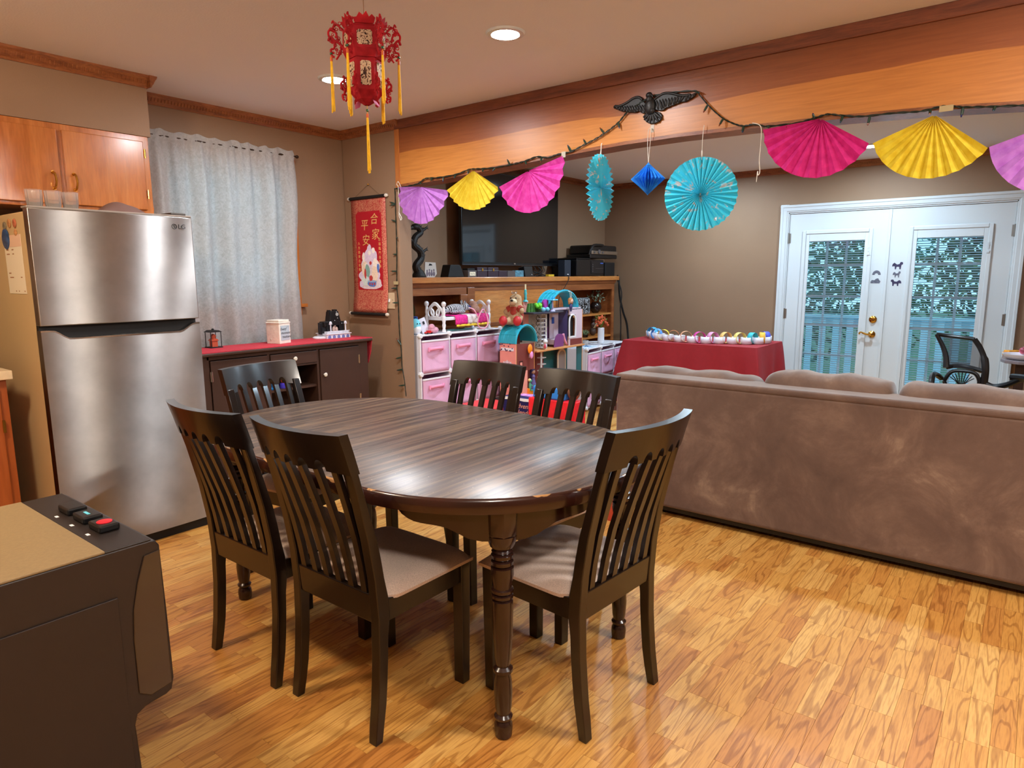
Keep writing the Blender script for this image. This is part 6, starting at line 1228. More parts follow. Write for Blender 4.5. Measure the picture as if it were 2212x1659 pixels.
slab('front_edge', M_dor, (4.653, 4.660, D0 - .002, D0 + .009, .60, .83)); slab('front_edge', M_dor, (4.398, 4.406, D0 - .002, D0 + .009, .02, .84))
for z, w in ((.66, .05), (.60, .035)):
    q = MB(); q.box(4.44, 4.44 + w, D0 - .003, D0 + .002, z - .028, z + .028); k = wp('picture_frame', q, mat('doll_frame', C(70, 26, 24), .5), fr, smooth=0)
q = MB(); q.box(4.451, 4.479, D0 - .0045, D0 - .002, .645, .675); wp('picture_print', q, M_dpk, fr, smooth=0)
slab('post_lower', M_dpk, (4.402, 4.56, D0, D0 + .008, .37, .60)); 
# arched window on the pink side wall
q = MB(); aw = [(D0 + .01, .50), (D0 + .01, .60)] + [(D0 + .085 - .075 * math.cos(PI * i / 10), .60 + .09 * math.sin(PI * i / 10)) for i in range(1, 10)] + [(D0 + .16, .60), (D0 + .16, .50)]
q.prism(aw, 4.386, 4.3925, 'x'); k = wp('arched_window', q, M_dl, smooth=0)
q = MB(); aw2 = [(D0 + .04, .505), (D0 + .04, .60)] + [(D0 + .085 - .045 * math.cos(PI * i / 8), .60 + .055 * math.sin(PI * i / 8)) for i in range(1, 8)] + [(D0 + .13, .60), (D0 + .13, .505)]; q.prism(aw2, 4.384, 4.387, 'x'); wp('window_print', q, mat('doll_amber', C(190, 110, 60), .5, var=.4, vs=40), k, smooth=0)  # amber panel printed inside the arched window
q = MB()
for i in range(5): q.obox((4.3845, D0 + .085 + .06 * math.cos(.5 + i * .54), .60 + .08 * math.sin(.5 + i * .54)), (.004, .006, .034), (0.5 + i * .54 - PI / 2, 0, 0))
wp('window_rays', q, M_white, k, smooth=0)
q = MB(); q.box(4.386, 4.3925, D0 + .02, D0 + .15, .775, .80); k = wp('sign', q, M_white, smooth=0); q = MB(); rr = random.Random(4)
for i in range(18): q.sph((4.385, D0 + .02 + rr.uniform(0, .16), .79 + rr.uniform(-.02, .05)), (.002, .006, .006), 6, 4)
wp('printed_flowers', q, mat('doll_navy', C(50, 50, 90), .5), k)
def barrel(x0, x1, y0, y1, zb, hgt, nm):
    cx = (x0 + x1) / 2; r_ = (x1 - x0) / 2; q = MB(); n = 16
    def sec(s): return [(cx - r_ * s * math.cos(PI * i / n), zb + hgt * s * math.sin(PI * i / n)) for i in range(n + 1)]
    a = sec(1.0); b_ = sec(.94); k_ = n + 1; vs = [(x, y, z) for y in (y0, y1) for s in (a, b_) for x, z in s]; f = []
    for i in range(n): f += [(i, i + 1, 2 * k_ + i + 1, 2 * k_ + i), (k_ + i, 3 * k_ + i, 3 * k_ + i + 1, k_ + i + 1), (i, k_ + i, k_ + i + 1, i + 1), (2 * k_ + i, 2 * k_ + i + 1, 3 * k_ + i + 1, 3 * k_ + i)]
    f += [(0, 2 * k_, 3 * k_, k_), (n, k_ + n, 3 * k_ + n, 2 * k_ + n)]; q.add(vs, f); o = wp(nm, q, M_dtl, smooth=30)
    q = MB(); c_ = sec(1.03)
    q.tube([(x, y0, z) for x, z in c_], .009, 6); wp('roof_rim', q, M_dtl, o); q = MB(); q.tube([(x, y1, z) for x, z in c_], .007, 6); wp('roof_rim', q, M_dtl, o)
    q = MB()
    for k2 in range(1, 6):
        i = k2 * n / 6; x = cx - r_ * 1.005 * math.cos(PI * i / n); z = zb + hgt * 1.005 * math.sin(PI * i / n); q.tube([(x, y0, z), (x, y1, z)], .003, 5)
    for k2 in range(1, 4):
        y = lerp(y0, y1, k2 / 4); s = sec(1.005); q.tube([(x, y, z) for x, z in s], .003, 5)
    wp('tile_lines', q, M_dtl, o); return o
barrel(4.385, 4.67, D0 - .01, D1, .838, .145, 'left_roof')
slab('middle_floor', M_dor, (4.66, 5.43, D0 - .03, D1, .742, .756)); slab('lower_floor', M_dor, (4.40, 5.43, D0 - .02, D1, .355, .370)); slab('base_floor', M_dor, (4.39, 5.43, D0, D1, .0, .02))
q = MB(); q.prism([(4.60, D1), (4.62, D0 - .02), (4.75, D0 - .06), (4.92, D0 - .06), (5.08, D0 - .02), (5.10, D1)], 1.072, 1.086, 'z'); wp('balcony_floor', q, mat('doll_dark_floor', C(60, 58, 70), .4), smooth=0, bevel=.003)
slab('middle_back_wall', mat('doll_wallpaper', C(190, 178, 166), .6, var=.15, vs=26), (4.66, 5.06, D1 - .01, D1, .756, 1.072)); slab('right_back_wall', M_dviol, (5.06, 5.42, D1 - .01, D1, .756, 1.10)); slab('lower_back_wall', M_dtw, (5.02, 5.42, D1 - .01, D1, .37, .742)); slab('lower_mid_wall', M_dred, (4.66, 5.02, D1 - .01, D1, .37, .742)); slab('bottom_back_wall', mat('doll_navy', C(0, 0, 0)), (4.40, 5.42, D1 - .01, D1, .02, .355))
# right tall panel with arched window opening
q = MB(); X_ = [5.06, 5.18, 5.31, 5.43]
for b_ in ((5.31, 5.43, D0, D0 + .008, .756, 1.085), (5.06, 5.20, D0 + .12, D0 + .128, .756, 1.06), (5.20, 5.31, D0, D0 + .008, .756, .83), (5.20, 5.31, D0, D0 + .008, 1.04, 1.085)): q.box(*b_)
o = wp('right_front_panel', q, M_dl, smooth=0); q = MB(); q.tube(smooth_path([(5.205, D0 - .002, .84), (5.205, D0 - .002, 1.0), (5.255, D0 - .002, 1.04), (5.305, D0 - .002, 1.0), (5.305, D0 - .002, .84)], 5), .008, 6); q.box(5.195, 5.315, D0 - .006, D0 + .002, .826, .842); wp('window_arch', q, M_white, o)
slab('panel_edge', M_dor, (5.426, 5.434, D0 - .002, D0 + .010, .37, 1.085)); slab('right_lower_panel', M_dtw, (5.34, 5.43, D0, D0 + .008, .37, .742)); slab('wood_floor_print', M_dred, (5.22, 5.425, D0 - .001, D0 + .009, .757, .815))
q = MB(); q.prism([(5.165, .40), (5.165, .66)] + [(5.235 - .07 * math.cos(PI * i / 8), .66 + .06 * math.sin(PI * i / 8)) for i in range(1, 8)] + [(5.305, .66), (5.305, .40)], D0 + .1, D0 + .108, 'y'); k = wp('arched_door', q, mat('doll_cream', C(222, 200, 176), .5), smooth=0); q = MB(); q.prism([(5.183, .41), (5.183, .655)] + [(5.235 - .052 * math.cos(PI * i / 8), .655 + .045 * math.sin(PI * i / 8)) for i in range(1, 8)] + [(5.287, .655), (5.287, .41)], D0 + .098, D0 + .1, 'y'); wp('door_inset', q, mat('doll_taupe', C(150, 136, 132), .5), k, smooth=0)
barrel(4.935, 5.37, D0 + .02, D1, 1.105, .155, 'right_roof')
slab('roof_deck', M_dl, (4.935, 5.43, D0 + .02, D1, 1.09, 1.104))
q = MB(); q.prism([(4.66, .93), (4.735, .93), (4.735, 1.16), (4.72, 1.175), (4.66, 1.175)], D1 - .05, D1 - .042, 'y'); wp('pink_gable', q, M_dpk, smooth=0)
def ladder(x, y, za, zb_, nm='stair', n=9, dx=.075):
    q = MB(); q.box(x - .01, x + .01, y - .004, y + .004, za, zb_)
    for i in range(n): z = lerp(za + .012, zb_ - .012, i / (n - 1)); q.box(x - dx, x, y - .004, y + .045, z - .004, z + .004)
    wp(nm, q, M_white, smooth=0)
ladder(4.875, D0 + .03, .756, 1.072); ladder(4.83, D0 + .05, .37, .742, n=7, dx=-.07)
q = MB()
for i in range(6): z = .77 + .05 * i; q.tube([(4.90, D0 + .16, z), (4.955, D0 + .16, z + .05)], .003, 5); q.tube([(4.955, D0 + .16, z), (4.90, D0 + .16, z + .05)], .003, 5)
wp('lattice', q, M_matblack); slab('white_column', M_white, (4.555, 4.58, D0, D0 + .02, .02, .355)); slab('white_column', M_white, (4.96, 4.97, D0 + .15, D0 + .16, .756, 1.06))
slab('blue_picture', mat('doll_blue', C(50, 80, 160), .4), (5.09, 5.13, D0 + .116, D0 + .12, .96, 1.02)); slab('violet_curtain', mat('doll_violet', C(110, 100, 170), .6), (4.985, 5.0, D0 + .12, D0 + .13, .78, 1.0)); slab('dark_window', M_matblack, (5.21, 5.30, D0 + .02, D0 + .024, .842, 1.03)); slab('black_frame', M_matblack, (4.665, 4.69, D1 - .014, D1 - .01, .82, .90))
q = MB(); q.tube([(4.795, D1 - .05, .90), (4.795, D1 - .05, .915)], [.022, .026], 8); q.sph((4.795, D1 - .045, .93), (.016, .01, .012), 8, 6); 
for i in range(7): a = .4 + i * .35; q.tube([(4.795, D1 - .05, .92), (4.795 + .05 * math.cos(a), D1 - .05, .92 + .055 * math.sin(a))], [.004, .001], 5)
wp('tiny_plant', q, mat('doll_dkgreen', C(50, 70, 46), .6))
# toy furniture and dolls in the dollhouse
t = thing('toy_bed', 'purple toy bed on the upper floor of the dollhouse', 'toy bed', (5.06, 3.44, .7568)); 
q = MB(); q.prism([(-.085, 0), (.07, 0), (.07, .09), (.04, .115), (-.02, .12), (-.055, .10), (-.075, .06)], -.03, -.022, 'y'); part('footboard', q, M_dpur, t, smooth=0, bevel=.002); q = MB(); q.prism([(-.05, 0), (.08, 0), (.08, .15), (.05, .175), (-.01, .178), (-.045, .15)], .10, .108, 'y'); part('headboard', q, M_dpur, t, smooth=0, bevel=.002); q = MB(); q.box(-.06, .075, -.022, .10, .02, .07); part('mattress', q, M_dl, t, smooth=0, bevel=.005)
t = thing('toy_slide', 'pink toy slide beside the purple toy bed in the dollhouse', 'toy', (5.24, 3.43, .7565)); q = MB(); q.tube(smooth_path([(-.09, 0, .11), (-.07, 0, .06), (-.03, 0, .015), (.03, 0, .008), (.09, 0, .010)], 5), .012, 8); part('chute', q, mat('pink_gloss', C(240, 160, 190), .3), t)
t = thing('toy_cat', 'little white and pink toy cat on the middle floor of the dollhouse', 'toy', (4.80, 3.39, .7565)); q = MB(); q.sph((0, 0, .03), (.024, .02, .03)); q.sph((0, -.005, .07), (.024, .02, .021)); q.prism([(-.022, .08), (-.008, .088), (-.018, .104)], -.008, 0, 'y'); q.prism([(.022, .08), (.008, .088), (.018, .104)], -.008, 0, 'y'); part('body', q, M_white, t); q = MB(); q.sph((-.014, -.012, .03), (.013, .013, .022)); part('dress', q, mat('cat_pink', C(214, 90, 110), .5), t)
t = thing('toy_balloons', 'orange and pink toy balloons in front of the red dollhouse wall', 'toy balloons', (4.565, 3.378, .685)); q = MB(); q.sph((0, 0, .098), (.031, .012, .042)); part('orange_balloon', q, mat('balloon_orange', C(246, 140, 30), .3), t); q = MB(); q.sph((.014, -.006, .045), (.022, .010, .032)); part('pink_balloon', q, mat('balloon_pink', C(236, 150, 206), .3), t); q = MB(); q.tube([(0, .006, .06), (.004, .012, .02)], .0015, 5); part('stick', q, M_white, t)
t = thing('toy_doll', 'green dressed toy doll sitting on an orange chair in the dollhouse', 'doll', (4.575, 3.385, .3705)); q = MB(); q.sph((0, 0, .085), (.014, .012, .038)); q.sph((.002, -.002, .135), .0145); q.tube([(.008, -.004, .10), (.03, -.02, .085), (.042, -.026, .098)], .0045, 6); q.tube([(.0, -.005, .055), (.03, -.02, .05), (.03, -.025, .01)], .006, 6); part('body', q, mat('doll_green', C(70, 150, 120), .6), t); q = MB(); q.sph((-.003, .003, .142), (.016, .014, .014)); part('hair', q, mat('blond', C(226, 196, 130), .6), t)
t = thing('toy_chair', 'tiny orange toy chair on the lower floor of the dollhouse', 'toy chair', (4.60, 3.40, .3705)); q = MB(); q.box(-.045, .045, -.02, .03, 0, .045); q.box(-.045, -.03, -.02, .03, .045, .07); part('seat', q, mat('chair_orange', C(240, 140, 30), .4), t, smooth=0, bevel=.003)
t = thing('toy_doll', 'violet dressed toy doll standing in the dark dollhouse doorway', 'doll', (4.72, 3.46, .3705)); q = MB(); q.lathe([(.040, 0), (.036, .05), (.02, .11), (.015, .13), (.02, .15), (.008, .172)], 14); part('dress', q, mat('violet_dress', C(96, 84, 140), .6, var=.2, vs=60), t); q = MB(); q.sph((0, 0, .193), .02); part('head', q, mat('doll_skin', C(206, 160, 136), .5), t); q = MB(); q.sph((0, .006, .20), (.024, .022, .024)); q.tube([(0, .015, .20), (.0, .026, .12)], [.02, .01], 8); part('hair', q, mat('violet_hair', C(70, 60, 110), .6), t)
t = thing('toy_sink', 'white toy bathtub set on the lower right floor of the dollhouse', 'toy furniture', (5.06, 3.42, .3705)); q = MB(); q.box(-.06, .10, -.03, .03, 0, .055); q.box(-.09, -.02, .03, .10, 0, .13); part('tub', q, M_white, t, smooth=0, bevel=.006); q = MB(); q.box(-.06, -.03, .028, .03, .04, .12); part('pink_door', q, M_dpk, t, smooth=0)
t = thing('toy_dresser', 'white toy washstand at the front of the lower dollhouse floor', 'toy furniture', (5.22, 3.41, .3705)); q = MB(); q.box(-.06, .06, -.025, .03, 0, .03); q.prism([(-.065, .03), (.065, .03), (.055, .055), (-.055, .055)], -.03, .035, 'y'); part('stand', q, M_white, t, smooth=0, bevel=.003)
t = thing('candlestick', 'teal toy candlestick standing on the dollhouse pink gable behind the bear', 'toy', (4.695, 3.524, 1.1755)); q = MB(); q.lathe([(.026, 0), (.022, .008), (.010, .018), (.014, .035), (.009, .05), (.015, .07), (.010, .085), (.012, .10), (.009, .105)], 14); part('stem', q, mat('teal_toy', C(70, 176, 180), .4), t); q = MB(); q.cyl((0, 0, .105), (0, 0, .150), .0075, n=10); part('candle', q, mat('candle_cream', C(216, 200, 160), .5), t)
BZ = 1.0865
t = thing('toy_bush', 'bright green toy bush on the balcony of the dollhouse', 'toy', (4.78, 3.44, BZ)); q = MB(); rr = random.Random(2)
for i in range(14): q.sph((rr.uniform(-.03, .03), rr.uniform(-.02, .02), .045 + rr.uniform(-.01, .025)), .018, 8, 6)
part('leaves', q, mat('lime', C(110, 206, 50), .5, var=.2, vs=60), t); q = MB(); q.cyl((0, 0, 0), (0, 0, .04), .010, n=8); part('stem', q, mat('doll_dkgreen', C(0, 0, 0)), t)
q = MB()
for i in range(9): q.tube([(4.66 + .04 * i, D1 - .10, BZ), (4.66 + .04 * i + .01, D1 - .10, BZ + .075)], [.02, .012], 6)
solo('toy_hedge', q, mat('hedge', C(60, 110, 40), .7, var=.4, vs=60), 'row of dark green toy hedge at the back of the dollhouse balcony', 'toy')
for i, x in enumerate((4.755, 4.815)): q = MB(); q.sph((x, 3.375, BZ + .021), .0208); solo('toy_ball', q, mat('sky_ball', C(120, 200, 230), .3), ('pale blue toy ball, left of two on the balcony', 'pale blue toy ball, right of two on the balcony')[i], 'ball', 'pale blue balls on the dollhouse balcony')
t = thing('toy_shell', 'glossy purple toy shell on the dollhouse balcony', 'toy', (4.86, 3.43, BZ)); q = MB()
for i in range(7): a = lerp(-.5, .5, i / 6); q.tube([(0, 0, .005), (.06 * math.sin(a) * .6, 0, .055 * math.cos(a)), (.07 * math.sin(a), .0, .105 * math.cos(a))], [.014, .017, .010], 8)
part('shell', q, mat('orchid', C(176, 70, 176), .3), t)
t = thing('toy_table', 'sky blue toy round table on the dollhouse balcony', 'toy furniture', (4.91, 3.385, BZ)); q = MB(); q.lathe([(.024, 0), (.022, .006), (.007, .02), (.006, .09), (.03, .095)], 14); part('stem', q, mat('pale_violet', C(190, 184, 220), .4), t); q = MB(); q.lathe([(.046, .095), (.05, .10), (.046, .106), (0, .106)], 20); q.tube([(-.03, 0, .11), (-.015, 0, .135), (.0, 0, .112), (.015, 0, .135), (.03, 0, .11)], .005, 6); part('top', q, mat('sky_toy', C(70, 180, 226), .3), t)
t = thing('toy_doll', 'small doll with auburn hair hanging by white cords from the right teal roof', 'doll', (5.19, 3.375, 1.085)); q = MB(); q.sph((0, 0, .03), (.018, .014, .03)); q.tube([(-.008, 0, .01), (-.008, 0, -.012)], .005, 6); q.tube([(.008, 0, .01), (.008, 0, -.012)], .005, 6); part('body', q, mat('indigo_dress', C(60, 54, 100), .6), t); q = MB(); q.sph((0, -.002, .082), (.022, .02, .022)); part('head', q, mat('doll_skin', C(0, 0, 0)), t); q = MB(); q.sph((0, .006, .09), (.029, .022, .026)); q.sph((-.024, .004, .07), (.010, .010, .02)); q.sph((.024, .004, .07), (.010, .010, .02)); part('hair', q, mat('auburn', C(176, 110, 50), .6), t); q = MB(); q.tube([(-.010, 0, .112), (-.012, .004, .165), (-.004, .03, .172)], .0022, 5); q.tube([(.010, 0, .112), (.012, .004, .165), (.004, .03, .172)], .0022, 5); part('cord', q, M_string, t)
# teddy bear
M_bear = mat('bear_fur', C(206, 172, 132), .95, var=.12, vs=50, bmp=.9, bs=180); M_bw = mat('bear_cream', C(232, 212, 176), .95, bmp=.8, bs=180)
t = thing('teddy_bear', 'tan teddy bear in a red outfit sitting on the left teal dollhouse roof', 'teddy bear', (4.515, 3.490, .992), -1.30)
def torso():
    me = bpy.data.meshes.new('body'); J = [(0, 0, .045), (0, 0, .095), (0, .0, .135), (0, -.004, .165), (0, -.006, .20), (.05, -.02, .128), (.082, -.05, .10), (-.05, -.02, .128), (-.088, -.045, .085), (.045, -.055, .028), (.062, -.115, .030), (-.045, -.055, .028), (-.062, -.115, .030), (.042, .0, .245), (-.042, 0, .245)]
    Rd = [.062, .062, .048, .046, .062, .030, .027, .030, .027, .034, .032, .034, .032, .020, .020]; E_ = [(0, 1), (1, 2), (2, 3), (3, 4), (2, 5), (5, 6), (2, 7), (7, 8), (0, 9), (9, 10), (0, 11), (11, 12), (4, 13), (4, 14)]
    me.from_pydata(J, E_, []); o = bpy.data.objects.new('body', me); COL.objects.link(o); sk = o.modifiers.new('k', 'SKIN'); sk.use_smooth_shade = True
    if not me.skin_vertices: pass
    for v, r_ in zip(me.skin_vertices[0].data, Rd): v.radius = (r_, r_)
    me.skin_vertices[0].data[0].use_root = True
    su = o.modifiers.new('u', 'SUBSURF'); su.levels = 2; su.render_levels = 2; dg = bpy.context.evaluated_depsgraph_get(); m2 = bpy.data.meshes.new_from_object(o.evaluated_get(dg)); bpy.data.objects.remove(o)
    q = MB(); q.add([tuple(v.co) for v in m2.vertices], [tuple(p.vertices) for p in m2.polygons]); return q
part('body', torso(), M_bear, t, smooth=180)
q = MB(); q.sph((0, -.062, .190), (.034, .030, .027)); part('muzzle', q, M_bw, t)
q = MB(); q.sph((0, -.092, .202), (.013, .010, .010), 10, 7); q.sph((.024, -.056, .222), .0065, 8, 6); q.sph((-.024, -.056, .222), .0065, 8, 6); part('nose_and_eyes', q, M_black, t)
q = MB(); q.lathe([(.055, .02), (.068, .05), (.066, .10), (.054, .15), (.047, .152)], 20); q.tube([(.035, -.02, .13), (.062, -.032, .118)], [.036, .034], 10); q.tube([(-.035, -.02, .13), (-.064, -.03, .115)], [.036, .034], 10); part('jacket', q, mat('bear_red', C(170, 60, 46), .85, var=.1, vs=40, bmp=.4, bs=120), t)
for x in (.064, -.064): q = MB(); q.sph((x, -.128, .036), (.036, .034, .042)); part('boot', q, mat('boot_red', C(190, 40, 44), .5), t)
q = MB(); q.tube([(.022 * math.cos(a) - .01, -.012 + .018 * math.sin(a), .262) for a in [2 * PI * k / 12 for k in range(12)]], .004, 5, closed=True)
for k in range(5): a = 2 * PI * k / 5; q.tube([(.022 * math.cos(a) - .01, -.012 + .018 * math.sin(a), .262), (.024 * math.cos(a) - .01, -.012 + .02 * math.sin(a), .284)], [.0035, .001], 5)
part('crown', q, M_chrome, t)
# vase and tray on the low cube shelf
LZ = .035 + 2 * .306 + .0065
t = thing('flower_vase', 'slim white vase of orange red flowers on the low cube shelf', 'vase', (6.375, 3.75, LZ + .0125)); q = MB(); q.lathe([(.034, 0), (.036, .004), (.036, .165), (.033, .168), (.030, .160), (.030, .02), (0, .015)], 20); part('vase', q, mat('vase_white', C(226, 226, 232), .25), t)
q = MB(); rr = random.Random(9)
for i in range(60):
    a = rr.uniform(0, 2 * PI); r_ = rr.uniform(.01, .095); z = .20 + .075 * (1 - (r_ / .1) ** 2) + rr.uniform(-.03, .02); q.sph((r_ * math.cos(a), r_ * .8 * math.sin(a), z), (.015, .015, .010), 7, 5, (rr.uniform(-1, 1), rr.uniform(-1, 1), 0))
part('blossoms', q, mat('orange_bloom', C(206, 90, 50), .7, var=.35, vs=40), t, kind='stuff'); q = MB()
for i in range(22): a = rr.uniform(0, 2 * PI); q.tube([(0, 0, .15), (.03 * math.cos(a), .03 * math.sin(a), .24), (.075 * math.cos(a) * rr.uniform(.6, 1.2), .07 * math.sin(a), .30 + rr.uniform(-.05, .03))], [.002, .006, .001], 5)
part('leaves', q, mat('leaf_olive', C(110, 130, 50), .6, var=.3, vs=40), t, kind='stuff')
q = MB(); q.lathe([(.14, 0), (.155, .006), (.158, .012), (.15, .010), (0, .006)], 28, (6.42, 3.80, LZ)); solo('round_tray', q, mat('floral_tray', C(222, 222, 226), .4, var=.18, vs=30), 'white floral tray under the flower vase', 'tray')
q = MB(); q.lathe([(.03, 0), (.036, .05), (.033, .05), (.027, .005), (0, .004)], 14, (6.20, 3.84, LZ)); solo('glass_jar', q, M_crystal, 'small clear glass jar behind the floral tray', 'jar')
q = MB(); q.box(5.86, 6.12, 3.645, 3.82, LZ, LZ + .006); solo('paper_sheet', q, mat('blue_print', C(206, 226, 238), .5), 'pale blue paper lying on the left of the low cube shelf', 'paper', smooth=0)
q = MB(); q.prism([(6.00, 3.68), (6.035, 3.70), (6.07, 3.685), (6.05, 3.72), (6.075, 3.75), (6.04, 3.745), (6.01, 3.77), (6.015, 3.735), (5.985, 3.71), (6.015, 3.71)], LZ + .0065, LZ + .010, 'z'); solo('paper_star', q, mat('star_blue', C(30, 100, 170), .5), 'blue paper star on the pale blue sheet', 'star', smooth=0)
# ------------------------------------------------------------------ things on the floor seen between chair slats
t = thing('advent_calendar', 'navy box with lettering seen between the two far chairs', 'box', (3.44, 2.585, 0), .0); q = MB(); q.box(-.04, .04, -.155, .155, 0, .615); part('carton', q, mat('navy_card', C(26, 26, 86), .4), t, smooth=0, bevel=.003)
tm = place(text_mb('Advent', .046, .0006, shear=.3), (-.0408, .0, .562), (0, -1, 0), (0, 0, 1), (-1, 0, 0)); q2 = place(text_mb('Calendar', .046, .0006, shear=.3), (-.0408, .0, .520), (0, -1, 0), (0, 0, 1), (-1, 0, 0)); tm.add(q2.v, q2.f); part('lettering', tm, mat('rose_gold', C(226, 160, 140), .4), t, smooth=0)
q = MB(); q.prism([(-.154, .592), (-.10, .600), (-.02, .594), (.06, .602), (.154, .593), (.154, .614), (-.154, .614)], -.0415, -.040, 'x'); part('snow_border', q, M_white, t, smooth=0)
t = thing('gift_bag', 'large red paper gift bag seen through the slats of the far chair by the sofa', 'gift bag', (3.26, 2.215, 0)); q = MB(); q.box(-.06, .06, -.165, .165, 0, .672); part('bag', q, mat('gift_red', C(232, 40, 52), .35, var=.12, vs=30), t, smooth=0, bevel=.003)
q = MB(); q.box(-.045, .045, -.08, .145, .672, .745); part('blue_tissue', q, mat('gift_blue', C(40, 130, 220), .6), t, smooth=0, bevel=.01); q = MB(); q.sph((0, .03, .745), (.03, .035, .04)); part('white_tissue', q, M_white, t)
t = thing('toy_doll', 'brown haired doll head rising from the red gift bag', 'doll', (3.27, 2.10, .679)); q = MB(); q.sph((0, 0, .045), (.04, .04, .05)); part('hair', q, mat('brown_hair', C(120, 76, 50), .7), t)
t = thing('storage_box', 'red lidded storage box on the floor in front of the pink bins', 'box', (3.95, 3.38, 0)); q = MB(); q.box(-.2, .2, -.15, .15, 0, .36); part('box', q, mat('box_red', C(226, 60, 60), .4), t, smooth=0, bevel=.01); q = MB(); q.box(-.21, .21, -.16, .16, .36, .40); part('lid', q, mat('box_red', C(0, 0, 0)), t, smooth=0, bevel=.01)
t = thing('toy_box', 'magenta and white patterned toy box beside the red storage box', 'box', (4.17, 3.10, 0), .2); q = MB(); q.box(-.1, .1, -.1, .1, 0, .46); part('box', q, mat('toybox_print', C(206, 140, 214), .4, var=.6, vs=22), t, smooth=0, bevel=.004)
t = thing('toy_bucket', 'lilac and orange toy bucket right of the gift bag near the sofa', 'toy', (3.28, 1.83, 0)); q = MB(); q.lathe([(.035, 0), (.045, .37), (.047, .38), (.04, .38)], 16); part('bucket', q, mat('bucket_orange', C(190, 70, 50), .4), t); q = MB(); q.lathe([(.038, .38), (.04, .44), (.028, .47), (0, .48)], 16); part('lilac_top', q, mat('lilac_plastic', C(170, 160, 206), .4), t)
# ------------------------------------------------------------------ red covered table with paper chain
TX0, TX1, TY0, TY1, TT = 6.16, 6.93, 1.99, 3.36, .735
t = thing('side_table', 'folding table hidden under a red cloth near the french doors', 'table', (6.545, 2.67, 0)); q = MB(); q.box(TX0 + .01, TX1 - .01, TY0 + .01, TY1 - .01, TT - .035, TT - .004); wp('table_top', q, M_white, smooth=0)
for x in (TX0 + .08, TX1 - .08):
    for y in (TY0 + .1, TY1 - .1): q = MB(); q.cyl((x, y, 0), (x, y, TT - .035), .014, n=10); wp('leg', q, M_chrome)
def rrect(o, n=8):
    pts = []; r_ = .02 + o
    for (cx, cy, a0) in ((TX0 + .02, TY0 + .02, PI), (TX1 - .02, TY0 + .02, 1.5 * PI), (TX1 - .02, TY1 - .02, 0), (TX0 + .02, TY1 - .02, .5 * PI)):
        for i in range(n + 1): a = a0 + PI / 2 * i / n; pts.append((cx + r_ * math.cos(a), cy + r_ * math.sin(a), i / n, cx, cy))
    return pts
def per():
    out = []; c = rrect(0)
    for i in range(len(c)):
        a = c[i]; b_ = c[(i + 1) % len(c)]; d = math.hypot(a[0] - b_[0], a[1] - b_[1]); k = max(1, int(d / .035))
        for j in range(k): u = j / k; out.append((lerp(a[0], b_[0], u), lerp(a[1], b_[1], u)))
    return out
PR = per(); q = MB(); rows = 12; vs = []; cxm, cym = (TX0 + TX1) / 2, (TY0 + TY1) / 2
for r in range(rows + 1):
    v = r / rows; z = TT - .62 * v - (0 if r else -.002)
    for (x, y) in PR:
        ex = min(abs(x - TX0), abs(x - TX1)); ey = min(abs(y - TY0), abs(y - TY1)); cor = math.exp(-((max(ex, ey)) / .16) ** 2)
        nx = -1 if abs(x - TX0) < .021 else (1 if abs(x - TX1) < .021 else 0); ny = -1 if abs(y - TY0) < .021 else (1 if abs(y - TY1) < .021 else 0)
        s_ = x * 1.3 + y; off = .006 + .035 * v + cor * (.11 * v ** .8) + .020 * v * math.sin(s_ * 21) + .05 * v * math.sin(s_ * 9 + 1) * cor
        fold = .045 * v * math.exp(-((max(ex, ey) - .2) / .07) ** 2); off -= fold
        L_ = math.hypot(nx, ny) or 1; vs.append((x + off * nx / L_, y + off * ny / L_, z))
k = len(PR); q.add(vs, [(r * k + i, r * k + (i + 1) % k, (r + 1) * k + (i + 1) % k, (r + 1) * k + i) for r in range(rows) for i in range(k)] + [tuple(range(k))])
solo('tablecloth', q, M_red, 'red cloth draped over the table between the bins and the french doors', 'tablecloth', smooth=50, solid=.002)
t = thing('paper_chain', 'chain of white and coloured paper rings lying on the red cloth', 'paper chain', (6.42, 2.65, TT + .004))
PC = smooth_path([(6.60, 3.26, 0), (6.40, 3.10, 0), (6.31, 2.93, 0), (6.27, 2.72, 0), (6.29, 2.52, 0), (6.38, 2.36, 0), (6.44, 2.18, 0), (6.56, 2.07, 0), (6.70, 2.08, 0)], 3)
cols = [C(70, 170, 220), C(90, 150, 220), C(236, 206, 60), C(196, 110, 60), C(240, 170, 130), C(226, 70, 160), C(230, 150, 190), C(236, 190, 110), C(240, 220, 120), C(60, 180, 190), C(236, 180, 60), C(80, 90, 200), C(236, 120, 50)]
